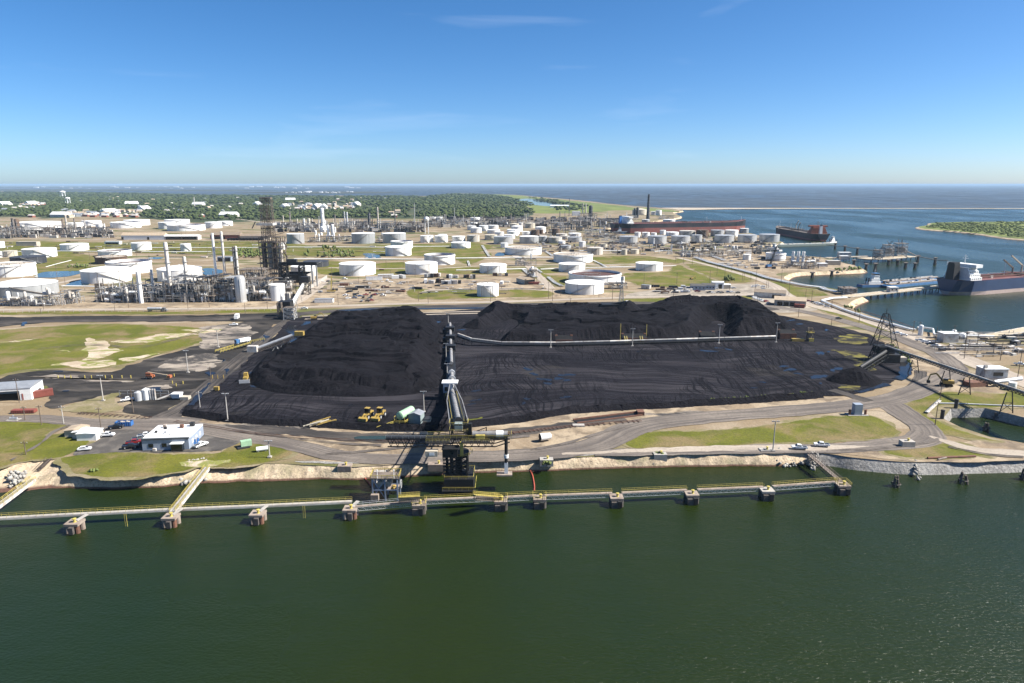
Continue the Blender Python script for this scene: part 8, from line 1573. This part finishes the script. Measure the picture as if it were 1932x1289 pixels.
# ---------------------------------------------------------------- ships, tugs, barges, piers
def ship(name, label, cat, L, B, D, zb, up, low, stern, bow, house_x, tiers, house_m, funnel_m, deck_m='deck_red', crane=True, wins=True, fl=.55):
    t = thing(name, label, cat, (0, 0, 0)); st = [(0, .72, .1), (.03, .86, .4), (.10, 1, .85), (.2, 1, 1), (.8, 1, 1), (.9, .86, .75), (.96, .55, .35), (.99, .22, .08), (1.005, .03, .01)]
    def ring(z, mix, sheer): return [[(L * f, s_ * B / 2 * (wl_ + (dk - wl_) * mix), z + sheer * D * (.22 * max(0, (f - .86) / .14) ** 1.5 + .05 * max(0, (.1 - f) / .1))) for f, dk, wl_ in st] for s_ in (-1, 1)]
    lv = [ring(-1, 0, 0), ring(zb, .45, 0), ring(D, 1, 1)]; n = len(st)
    for i, (m_, nm) in enumerate(((low, 'lower_hull'), (up, 'upper_hull'))):
        b = MB()
        for s_ in (0, 1): b.add(lv[i][s_] + lv[i + 1][s_], [(k, k + 1, k + 1 + n, k + n) if s_ == 0 else (k + n, k + 1 + n, k + 1, k) for k in range(n - 1)])
        b.add([lv[i][0][0], lv[i][1][0], lv[i + 1][1][0], lv[i + 1][0][0]], [(3, 2, 1, 0)]); b.build(nm, m_, t)
    b = MB(); dk = [(p[0], p[1] * .99, p[2] - .5) for p in lv[2][0]] + [(p[0], p[1] * .99, p[2] - .5) for p in lv[2][1]]; b.add(dk, [(k, k + 1, k + 1 + n, k + n) for k in range(n - 1)]); b.build('deck', deck_m, t)
    z = D - .3; hx = house_x * L; W_ = B * .92; hl = min(16, L * .085)
    for k in range(tiers):
        b = MB(); hh = 3.1; b.box((hx - k * .6, 0, z), (hl - k * 1.0, W_ * (1 - .09 * k), hh)); b.build('deckhouse', house_m, t)
        if wins:
            b = MB(); x1 = hx - k * .6 + (hl - k) / 2 + .04
            for q in range(7): b.box((x1, W_ * (1 - .09 * k) * (-.42 + .14 * q), z + 1.3), (.1, 1.0, .9))
            for q in range(5):
                for s_ in (-1, 1): b.box((hx - k * .6 + (hl - k) * (-.36 + .18 * q), s_ * (W_ * (1 - .09 * k) / 2 + .04), z + 1.3), (1.0, .1, .9))
            o = b.build('porthole_row', 'glass_dark', t); o['kind'] = 'stuff'
        z += hh
    b = MB(); b.box((hx, 0, z), (hl * .6, B * 1.0, 3)); b.build('bridge', house_m, t); b = MB(); b.box((hx + .1, 0, z + 1.2), (hl * .6 + .1, B * .8, 1.1)); b.build('bridge_window', 'glass_dark', t)
    b = MB(); b.cyl((hx, 0, z + 3), (hx, 0, z + 12), .5, .25, 6); b.beam((hx, -3, z + 8), (hx, 3, z + 8), .3); b.beam((hx, -1.8, z + 10), (hx, 1.8, z + 10), .3); b.build('radar_mast', house_m if house_m != 'house_orange' else 'brown_steel', t)
    fx = hx - hl * .95; b = MB(); b.box((fx, 0, D), (hl * .55 * fl, B * .28 * fl, tiers * 3.1 + 3), 0, 0, .85); b.build('funnel', funnel_m, t); b = MB(); b.box((fx, 0, D + tiers * 3.1 + 3), (hl * .5 * fl, B * .2 * fl, 1.6)); b.build('funnel_top', 'black_steel', t)
    fwd = 1 if house_x < .5 else -1; x0_, x1_ = (hx + hl * .8, L * .93) if fwd > 0 else (L * .07, hx - hl)
    for q in range(6): b = MB(); yy = B * (-.2 + .08 * q); b.cyl((x0_, yy, D + 1), (x1_, yy, D + 1), .35, n=6); b.build('deck_pipe', 'rust_red' if deck_m == 'deck_red' else 'brown_steel', t)
    b = MB(); b.beam((x0_, 0, D + 2.6), (x1_, 0, D + 2.6), 1.6, .3); b.build('catwalk', deck_m, t)
    rng = random.Random(int(L))
    for q in range(18): b = MB(); xx = x0_ + (x1_ - x0_) * rng.random(); b.box((xx, B * rng.uniform(-.4, .4), D - .3), (rng.uniform(1.5, 4), rng.uniform(1.5, 3), rng.uniform(1, 2.5))); b.build('deck_fitting', rng.choice((deck_m, 'white_rust', 'rust_red', 'brown_steel')), t)
    b = MB(); mx_ = (x0_ + x1_) / 2
    for q in range(7): b.beam((mx_ - 4 + q * 1.4, -B * .46, D + 2), (mx_ - 4 + q * 1.4, B * .46, D + 2), .5)
    b.build('manifold', 'brown_steel', t)
    if crane:
        for s_, hgt in ((mx_ + 6, 1), (mx_ - 8, .8)): b = MB(); b.cyl((s_, 0, D), (s_, 0, D + 10 * hgt), .9, n=8); b.beam((s_, 0, D + 9.5 * hgt), (s_ - 16 * fwd * hgt, 2, D + 20 * hgt), 1.1, 1.3); b.build('deck_crane', 'tan_wall' if hgt == 1 else 'brown_steel', t)
    for f in (.97, .7, .45) if fwd > 0 else (.03, .5): b = MB(); b.cyl((L * f, 0, D), (L * f, 0, D + 13), .4, .2, 6); b.build('mast', 'white_paint', t)
    b = MB(); rr = MB()
    for s_ in (0, 1):
        for k in range(n - 1): p, q = lv[2][s_][k], lv[2][s_][k + 1]; b.beam((p[0], p[1], p[2] + 1), (q[0], q[1], q[2] + 1), .12)
    b.build('bulwark_rail', 'white_rust', t)
    a, c = stern, bow; place(t, (a.x, a.y, 0), math.atan2(c.y - a.y, c.x - a.x)); return t
s1, b1 = G(1155, 439.5, 0), G(1404, 434.5, 0); ship('oil_tanker', 'very long black and red oil tanker with blue and white funnel behind the quayside tanks', 'ship', (b1 - s1).length, 48, 20.5, 11, 'hull_black', 'hull_red', s1, b1, .10, 4, 'white_paint', 'funnel_blue', crane=False)
s2, b2 = G(1553, 455.5, 0), G(1468, 439.5, 0); ship('old_tanker', 'black tanker with orange superstructure moored beyond the quayside tanks', 'ship', min(235, (b2 - s2).length), 34, 13, 3, 'hull_black', 'hull_red', s2, b2, .13, 4, 'house_orange', 'white_paint', 'brown_steel', True, False)
s3 = G(1782, 556, 0); ship('blue_tanker', 'blue tanker with white bridge and dark red deck at the jetty', 'ship', 185, 30, 14.5, 3.6, 'hull_blue', 'hull_pink', s3, s3 + Vector((105, 42, 0)), .12, 4, 'white_paint', 'black_steel', fl=1.0)
def tug(label, px, py, rz, s_=1.0, hull='tug_blue'):
    p = G(px, py, 0); t = thing('tugboat', label, 'tugboat', (0, 0, 0)); b = MB(); b.prism([(-13, -4.5), (8, -5), (14, -3.5), (16, 0), (14, 3.5), (8, 5), (-13, 4.5)], -1, 2.4); b.build('hull', hull, t); b = MB(); b.prism([(-12.6, -4.1), (8, -4.6), (13.6, -3.1), (15.4, 0), (13.6, 3.1), (8, 4.6), (-12.6, 4.1)], 2.4, 2.6); b.build('deck', 'brown_steel', t)
    for k, (l, w_, x) in enumerate(((13, 7, 1), (9, 6, 2), (6, 5, 3))): b = MB(); b.box((x, 0, 2.6 + 2.8 * k), (l, w_, 2.8)); b.build('deckhouse', 'white_paint', t)
    b = MB(); b.box((3, 0, 11), (5, 5.4, 2.4)); b.build('wheelhouse', 'white_paint', t); b = MB(); b.box((3, 0, 12.0), (5.1, 5.5, .9)); b.build('wheelhouse_window', 'glass_dark', t); b = MB(); b.box((3, 0, 13.4), (5.6, 6, .3)); b.build('wheelhouse_roof', hull, t); b = MB(); b.cyl((2, 0, 13.7), (2, 0, 18), .2, n=6); b.beam((2, -1.2, 16), (2, 1.2, 16), .15); b.build('mast', 'white_rust', t)
    for q in (-2, 2): b = MB(); b.cyl((-5, q, 2.6), (-5, q, 9), .7, n=8); b.build('funnel', 'black_steel', t)
    for q in (-2.5, 2.5): b = MB(); b.box((15, q, .5), (1.6, 1.2, 4.5)); b.build('push_knee', 'tyre', t)
    place(t, (p.x, p.y, 0), R(rz), None, None, s_)
tug('blue and white push tug behind the loaded barges at the jetty', 1644, 541, 8, 1.05); tug('small white tug tied behind the white spit tank', 1463, 473, 120, .8, 'car_white'); tug('small white tug off the end of the grey barge', 1569, 458, 30, .8, 'car_white'); tug('blue harbour tug at the stern of the very long tanker', 1167, 441, 0, .9)
def barge(label, a, c, W_, m_, seed):
    a, c = G(*a, 0), G(*c, 0); L = (c - a).length; t = thing('barge', label, 'barge', (0, 0, 0)); side_profile([(0, 1.5), (0, 2.6), (L, 2.6), (L, 1.5), (L - 4, -1), (4, -1)], W_).build('hull', m_, t); b = MB(); b.box((L / 2, 0, 2.6), (L * .9, W_ * .8, .8)); b.build('trunk_deck', 'brown_steel' if seed else 'grey_green_deck', t); rng = random.Random(seed)
    for q in range(8): b = MB(); b.box((L * (.1 + .1 * q), rng.uniform(-.3, .3) * W_, 3.4), (2, 2, rng.uniform(.6, 2))); b.build('hatch', rng.choice(('dark_steel', 'white_rust', 'tug_blue')), t)
    for q in (-.2, .2): b = MB(); b.cyl((L * .05, q * W_, 3.8), (L * .95, q * W_, 3.8), .25, n=6); b.build('deck_pipe', 'white_rust', t)
    place(t, (a.x, a.y, 0), math.atan2(c.y - a.y, c.x - a.x))
barge('blue tank barge pushed by the blue tug, outer one of the pair', (1664, 537), (1768, 527), 13, 'tug_blue', 1); barge('blue tank barge moored against the jetty deck', (1668, 543), (1770, 533), 11, 'tug_blue', 2); barge('long grey-green barge moored beside the black tanker', (1462, 465.5), (1572, 462), 16, 'grey_green_deck', 0)
barge('dark red barge in the narrow slip behind the spit', (1235, 468), (1330, 467), 14, 'hull_red', 3); barge('black barge in the narrow slip beside the white crane house', (1345, 468.5), (1395, 468.5), 12, 'hull_black', 4)
def pier(name, label, pts, W_, z, step, m_='deck_timber', pr_=.45):
    P_ = [G(x, y, z) for x, y in pts]; t = thing(name, label, 'pier', P_[0]); b = MB()
    for i in range(len(P_) - 1): b.beam(P_[i], P_[i + 1], W_, .6)
    b.build('deck', m_, t); b = MB(); d = (P_[-1] - P_[0]).normalized(); s = Vector((-d.y, d.x, 0))
    for i in range(len(P_) - 1):
        for sg in (-1, 1): b.beam(P_[i] + s * sg * (W_ / 2 - .3) + U * .5, P_[i + 1] + s * sg * (W_ / 2 - .3) + U * .5, .3, .5)
    b.build('kerb', 'white_rust', t)
    for p in resample(P_, step, False):
        for sg in (-1, 1): b = MB(); q = p + s * sg * W_ * .42; b.cyl((q.x, q.y, -2), (q.x, q.y, z - .3), pr_, n=8); b.build('pile', 'dark_concrete', t)
        b = MB(); b.beam(p - s * W_ * .48 - U * .7, p + s * W_ * .48 - U * .7, .7, .8); b.build('cap_beam', 'concrete', t)
    return t
pier('jetty', 'pale timber jetty leading out to the blue tanker', [(1596, 560), (1690, 550), (1775, 541)], 10, 4.6, 9); pier('approach_trestle', 'timber trestle from the spit to the loading platform', [(1560, 487), (1600, 485), (1640, 484)], 7, 4.6, 9); pier('right_pier', 'tan pier crossing the water at the right-hand shore', [(1826, 640), (1880, 633), (1960, 618), (2100, 590)], 9, 4.6, 8)
pier('loading_platform', 'crowded loading platform with steel towers in the basin', [(1632, 489), (1670, 487), (1715, 483)], 24, 4.6, 10)
shed('white hut on the jetty deck', 1683, 552.5, 8, 6, 4.5, 0, 5, 'white_rust', 'white_paint', 'hut', (), 'jetty_hut', None, 2, 4.9); shed('cream hut on the timber trestle', 1592, 487, 16, 8, 7, 0, 0, 'white_rust', 'white_paint', 'hut', (), 'trestle_hut', None, 0, 4.9)
def arm_tower(label, px, py, h, w_, seed):
    p = G(px, py, 4.9); t = thing('loading_tower', label, 'loading tower', p); b = MB(); lattice(b, p, p + U * h, w_, w_, 4, .4); b.build('frame', 'white_rust', t); rng = random.Random(seed)
    for k in range(3): b = MB(); b.box((p.x, p.y, 4.9 + h * (k + 1) / 3), (w_ * 1.15, w_ * 1.1, .3)); b.build('platform', 'brown_steel', t)
    b = MB(); b.box((p.x + 1, p.y, 4.9 + h * .35), (w_ * .6, w_ * .6, h * .3)); b.build('house', 'tan_wall', t)
    for k in range(3): b = MB(); b.beam(p + U * h * .9 + Vector((k * 2 - 2, 0, 0)), p + Vector((k * 2 - 2 + rng.uniform(-6, 6), -1, h * 1.35)), .5); b.build('loading_arm', 'brown_steel', t)
arm_tower('brown loading tower at the near end of the platform', 1655, 490, 13, 9, 1); arm_tower('tall white-framed loading tower in the middle of the platform', 1674, 485, 17, 11, 2); arm_tower('open framed loading tower at the far end of the platform', 1697, 483, 18, 13, 3); arm_tower('small piping tower on the jetty root', 1598, 553, 5, 12, 4)
def dolphins(pts, zc_, label, group):
    for px, py in pts:
        p = G(px, py, 0); t = thing('breasting_dolphin', label, 'dolphin', p, group)
        for k in range(3): a = k * 2.1; b = MB(); b.cyl((p.x + 1.6 * math.cos(a), p.y + 1.6 * math.sin(a), -2), (p.x + .8 * math.cos(a), p.y + .8 * math.sin(a), zc_), .7, n=8); b.build('pile', 'dark_concrete', t)
        b = MB(); b.box((p.x, p.y, zc_ - .2), (4.4, 4, 1.2)); b.build('cap', 'brown_concrete', t)
dolphins(zp('E', (207, 668), (293, 695), (405, 715), (950, 790), (1105, 812)), 9, 'dark dolphin carrying the long basin catwalk', 'dolphins of the basin catwalk')
dolphins(zp('E', (840, 838), (925, 842), (688, 812), (770, 812), (485, 850), (375, 812), (175, 915), (0, 930)), 6, 'dark pile stub standing free in the basin', 'free pile stubs in the basin'); dolphins(zp('E', (565, 885)), 11, 'dark pile with a lamp frame beside the push tug', None)
W_ = [atY(*q, G(q[0], q[1] + 8).y) for q in zp('E', (130, 630), (293, 648), (405, 664), (550, 682), (860, 690), (950, 735), (1105, 765), (1225, 775))]
t = thing('basin_catwalk', 'long thin catwalk strung across the basin dolphins', 'catwalk', W_[0])
for i in range(len(W_) - 1): b = MB(); b.beam(W_[i], W_[i + 1], 1.4, .8); b.build('span', 'brown_steel', t)
# ---------------------------------------------------------------- vegetation
def ico():
    t = (1 + 5 ** .5) / 2; v = np.array([(-1, t, 0), (1, t, 0), (-1, -t, 0), (1, -t, 0), (0, -1, t), (0, 1, t), (0, -1, -t), (0, 1, -t), (t, 0, -1), (t, 0, 1), (-t, 0, -1), (-t, 0, 1)], float); v /= np.linalg.norm(v[0])
    return v, np.array([(0, 11, 5), (0, 5, 1), (0, 1, 7), (0, 7, 10), (0, 10, 11), (1, 5, 9), (5, 11, 4), (11, 10, 2), (10, 7, 6), (7, 1, 8), (3, 9, 4), (3, 4, 2), (3, 2, 6), (3, 6, 8), (3, 8, 9), (4, 9, 5), (2, 4, 11), (6, 2, 10), (8, 6, 7), (9, 8, 1)])
IV, IF = ico(); nrs = np.random.RandomState(11)
def clumps(C_, S_, m_, name, jit=.38, lobes=3):
    """C_ (n,3) centres, S_ (n,3) half sizes: every crown is a handful of ragged leaf clumps"""
    C_ = np.repeat(C_, lobes, 0); S_ = np.repeat(S_, lobes, 0); n = len(C_); off = nrs.uniform(-.55, .55, (n, 3)) * S_; off[:, 2] *= .6; sz = S_ * nrs.uniform(.45, .8, (n, 1))
    V = IV[None] * sz[:, None] * (1 + nrs.uniform(-jit, jit, (n, 12, 1))) + (C_ + off)[:, None]; Fc = IF[None] + (np.arange(n) * 12)[:, None, None]
    me = bpy.data.meshes.new(name); V = V.reshape(-1, 3); Fc = Fc.reshape(-1, 3); me.vertices.add(len(V)); me.vertices.foreach_set('co', V.ravel()); me.loops.add(Fc.size); me.loops.foreach_set('vertex_index', Fc.ravel().astype(np.int32)); me.polygons.add(len(Fc)); me.polygons.foreach_set('loop_start', np.arange(0, Fc.size, 3, dtype=np.int32))
    at = me.attributes.new('tint', 'FLOAT', 'POINT'); at.data.foreach_set('value', np.repeat(np.clip(np.repeat(nrs.rand(n // lobes), lobes) * .7 + nrs.rand(n) * .35, 0, 1), 12)); me.materials.append(MATS[m_]); me.update(); me.validate()
    o = bpy.data.objects.new(name, me); COL.objects.link(o); return o
def in_poly(pts, P_):
    X_, Y_ = pts[:, 0], pts[:, 1]; ins = np.zeros(len(pts), bool)
    for i in range(len(P_)):
        a, c = P_[i], P_[(i + 1) % len(P_)]; ins ^= ((a[1] > Y_) != (c[1] > Y_)) & (X_ < (c[0] - a[0]) * (Y_ - a[1]) / (c[1] - a[1] + 1e-9) + a[0])
    return ins
def scatter(poly, wpx, ratio, hgt, m_, name, holes=(), lobes=3, hv=.35, keep=1.0):
    P_ = [tuple(G(x, y))[:2] for x, y in poly]; ys = [p[1] for p in P_]; Y_ = min(ys); pts = []
    while Y_ < max(ys):
        s_ = Y_ * wpx / F; xs = np.arange(min(p[0] for p in P_), max(p[0] for p in P_), s_) + nrs.uniform(-.5, .5) * s_; xs = xs + nrs.uniform(-.45, .45, len(xs)) * s_; pts.append(np.stack([xs, np.full(len(xs), Y_) + nrs.uniform(-.5, .5, len(xs)) * Y_ / ratio, np.full(len(xs), s_)], 1)); Y_ *= 1 + 1 / ratio
    pts = np.concatenate(pts); k = in_poly(pts, P_)
    for h in holes: k &= ~in_poly(pts, [tuple(G(x, y))[:2] for x, y in h])
    k &= (fbm(pts[:, 0] / 130, pts[:, 1] / 260, 3) > -.1) | (nrs.rand(len(pts)) < .25); k &= nrs.rand(len(pts)) < keep
    pts = pts[k]; h = hgt * nrs.uniform(1 - hv, 1 + hv, len(pts)); w_ = pts[:, 2] * nrs.uniform(.35, .85, len(pts)); S_ = np.stack([w_, w_, h * .5], 1); C_ = np.stack([pts[:, 0], pts[:, 1], LZ + h * .55], 1); return tag(clumps(C_, S_, m_, name, lobes=lobes), None, None, None, 'stuff')
WD = [(-300, 363), (0, 362), (200, 364), (330, 367), (560, 370), (800, 371), (863, 366), (926, 368), (975, 376), (990, 388), (1005, 402), (985, 411), (880, 412), (700, 411), (540, 414), (430, 418), (300, 413), (200, 407), (100, 410), (0, 408), (-300, 412)]
clear = (zp('A', (520, 345), (900, 345), (1280, 318), (1280, 360), (900, 388), (560, 392)), zp('B', (640, 265), (1000, 258), (1320, 255), (1300, 300), (1050, 330), (720, 330)), zp('A', (-20, 255), (400, 255), (420, 290), (-20, 290)), zp('B', (-40, 262), (240, 262), (240, 285), (-40, 285)), zp('B', (1780, 330), (1850, 330), (1840, 400), (1790, 400)))
tag(scatter(WD, 7, 72, 10, 'leaves', 'woodland', clear, 4), 'broad green woodland stretching to the bay', None)
scatter(zp('C', (950, 205), (1100, 215), (1300, 255), (1480, 282), (1470, 292), (1200, 262), (960, 225)), 7, 60, 8, 'leaves', 'hedgerow_trees'); scatter(zp('C', (1180, 300), (1420, 290), (1440, 325), (1200, 328)), 7, 60, 9, 'leaves', 'meadow_trees', keep=.7); scatter(zp('C', (860, 250), (1000, 250), (1000, 280), (870, 290)), 7, 60, 10, 'leaves', 'lagoon_trees', keep=.7)
scatter(zp('B', (780, 745), (850, 700), (960, 672), (1060, 668), (1200, 690), (1310, 690), (1290, 745), (1100, 752)), 4, 55, 7, 'scrub', 'thicket'); scatter(zp('B', (215, 750), (230, 705), (330, 690), (450, 705), (450, 750)), 4, 55, 6, 'scrub', 'thicket'); scatter(zp('A', (600, 830), (760, 820), (800, 835), (760, 845), (620, 842)), 4, 80, 4, 'scrub', 'pond_scrub')
scatter(zp('D', (1000, 960), (1060, 935), (1130, 955), (1120, 972), (1020, 972)), 4, 90, 6, 'scrub', 'roadside_thicket'); scatter([(1745, 429), (1770, 421), (1932, 419), (2150, 419), (2100, 458), (1932, 449), (1800, 435)], 5, 90, 3.2, 'scrub', 'island_scrub', keep=.75); scatter(zp('E', (180, 862), (300, 850), (440, 842), (450, 855), (260, 868)), 4, 120, 3, 'scrub', 'spit_scrub', keep=.8); scatter(zp('e', (300, 185), (440, 235), (440, 250), (300, 200)), 3.5, 120, 2.5, 'scrub', 'shore_scrub', keep=.8); scatter(zp('e', (690, 520), (860, 620), (900, 740), (860, 700), (820, 640), (700, 545)), 3, 120, 1.6, 'scrub', 'ditch_scrub', keep=.8); scatter(zp('d', (800, 1030), (1300, 1000), (1850, 955), (1850, 970), (1300, 1015), (800, 1042)), 3, 150, 1.0, 'scrub', 'berm_weeds', keep=.5)
for px, py, lab in ((1031, 877, 'green bush at the foot of the concrete anchor block'), (1240, 861, 'small round bush on the wharf bank'), (177, 893, 'dark bush on the lawn bank edge')):
    p = G(px, py, 3.2); t = thing('bush', lab, 'bush', p); o = clumps(np.array([(0, 0, 1.0)] * 5) + nrs.uniform(-1, 1, (5, 3)) * (1.2, .8, .4), np.full((5, 3), .9), 'scrub', 'foliage', lobes=4); o.parent = t; b = MB(); b.cyl(p - U * .6, p + U * .8, .12, n=6); b.build('stem', 'bark', t)
# riprap boulders on the bank
def rocks(poly, n, r, name, zz=2.2):
    P_ = [G(x, y, zz) for x, y in poly]; A_, B_, C_, D_ = P_; u_ = nrs.rand(n, 2); c = np.array([tuple((A_.lerp(B_, a)).lerp(D_.lerp(C_, a), q)) for a, q in u_]); c[:, 2] = np.interp(u_[:, 1], [0, 1], [3.9, .3]); tag(clumps(c, np.full((n, 3), 1.0) * (nrs.uniform(.6, 1.3, (n, 1)) * r), 'stone', name, .3, 1), None, None, None, 'stuff')
rocks([(355, 878), (392, 872), (400, 898), (340, 906)], 150, 1.0, 'riprap_boulders'); rocks([(1228, 862), (1256, 860), (1258, 871), (1230, 872)], 45, .8, 'riprap_boulders'); rocks([(1435, 858), (1470, 855), (1545, 868), (1480, 872)], 110, .8, 'riprap_boulders'); rocks([(1525, 860), (1545, 862), (1548, 878), (1528, 876)], 70, .9, 'riprap_boulders'); rocks([(18, 900), (50, 895), (50, 910), (20, 914)], 50, 1.0, 'riprap_boulders'); rocks([(1724, 876), (1728, 876), (1737, 895), (1732, 896)], 26, .8, 'riprap_boulders')
# houses in the woodland clearings and far shore buildings
def hproto(wall, roof, s_):
    b = MB(); b.box((0, 0, 0), s_); b.gable((0, 0, 0), s_[0], s_[1], s_[2], s_[1] * .28, 0, .6); b.mi = [0] * 6 + [1] * 5; t = tag(b.build('house', [wall, roof]), 'x', 'house'); return Proto(t)
HP = [('white walled house with grey roof in the woodland town', hproto('white_paint', 'grey_roof', (16, 11, 5))), ('tan house with brown roof in the woodland town', hproto('tan_wall', 'tan_roof', (18, 11, 5))), ('brick house with pale roof in the woodland town', hproto('brick', 'white_rust', (17, 12, 5))), ('large flat pale hall in the woodland town', hproto('white_rust', 'white_paint', (55, 26, 7)))]
rng = random.Random(9)
for i in range(210):
    z_ = rng.random()
    if z_ < .33: (px, py), = zp('A', (rng.uniform(540, 1260), rng.uniform(335, 385)))
    elif z_ < .6: (px, py), = zp('B', (rng.uniform(650, 1290), rng.uniform(268, 325)))
    elif z_ < .7: (px, py), = zp('A', (rng.uniform(-10, 400), rng.uniform(262, 286)))
    else: (px, py), = zp('A', (rng.uniform(0, 3600), rng.uniform(205, 390)))
    lab, pr_ = HP[3 if rng.random() < .08 else rng.randrange(3)]; p = G(px, py); o = pr_.put(p, rng.uniform(-.3, .3) + rng.choice((0, 1.57)), lab, 'houses in the woodland town'); o.scale = (1, 1, 1.5 if p.y > 2500 else 1.2)
FB = hproto('white_paint', 'white_paint', (70, 40, 26))
for i in range(60):
    (px, py), = zp('B', (rng.uniform(660, 1260), rng.uniform(152, 166))) if i < 26 else zp('A', (rng.uniform(0, 3400), rng.uniform(103, 126))); p = G(px, py, 1.0); o = FB.put(p, 0, 'tiny bright building on the far bay shore', 'far bay shore buildings'); k = p.y / 9000 * rng.uniform(.2, .75); o.scale = (k * (.8 if i < 26 else 1.2), k, k * .4)
# air
b = MB(); HB = 155000; b.box((0, HB - 800, -2), (2 * HB, 2 * HB, 122)); o = b.build('haze', mat('haze_air', (1, 1, 1))); tag(o, 'thin pale blue haze over land and bay', None, None, 'stuff')
m = MATS['haze_air']; nt = m.node_tree; nt.nodes.clear(); mo = nd(nt, 'ShaderNodeOutputMaterial'); pv = nd(nt, 'ShaderNodeVolumePrincipled'); pv.inputs['Color'].default_value = (0.42, 0.60, 0.80, 1); pv.inputs['Density'].default_value = 3.0e-5; pv.inputs['Anisotropy'].default_value = 0.0; nt.links.new(pv.outputs[0], mo.inputs['Volume'])
# ---------------------------------------------------------------- labels of look-alikes: name the nearest landmark
tops = [o for o in COL.objects if o.parent is None and o.get('category')]; cnt = {}
for o in tops: cnt[o['label']] = cnt.get(o['label'], 0) + 1
marks = [o for o in tops if cnt[o['label']] == 1 and o['category'] in ('storage tank', 'column', 'shed', 'warehouse', 'workshop', 'vessel', 'crane', 'tower', 'trailer', 'hopper') and len(o['label'].split()) <= 9]
short = {'poles among the left tanks': 'utility pole', 'poles around the contractor lot': 'utility pole', 'poles along the grass strip': 'utility pole', 'poles along the harbour road': 'dark utility pole', 'poles beside the basin shore': 'dark utility pole', 'far refinery process blocks': 'weathered process block', 'pipe manifolds among the tanks': 'low pipe manifold', 'white gas vessels': 'white gas vessel', 'slim far refinery stacks': 'slim vent stack', 'slim risers of the front process unit': 'slim riser stack'}
for o in tops:
    if cnt[o['label']] > 1 and o.get('group') and (o['category'] == 'storage tank' or o['group'] in short):
        near_ = min(marks, key=lambda q: (q.location - o.location).length if q is not o else 1e9)
        base = short.get(o['group']) or ('%s tank' % (o['label'].split()[0] if o['label'].split()[0] in ('white', 'brown', 'silver', 'cream', 'tan', 'stained', 'low', 'small') else 'small white'))
        o['label'] = ' '.join((base + ' standing nearest the ' + near_['label']).split()[:16]); o['group'] = o['label'].replace('standing nearest', 'set by')
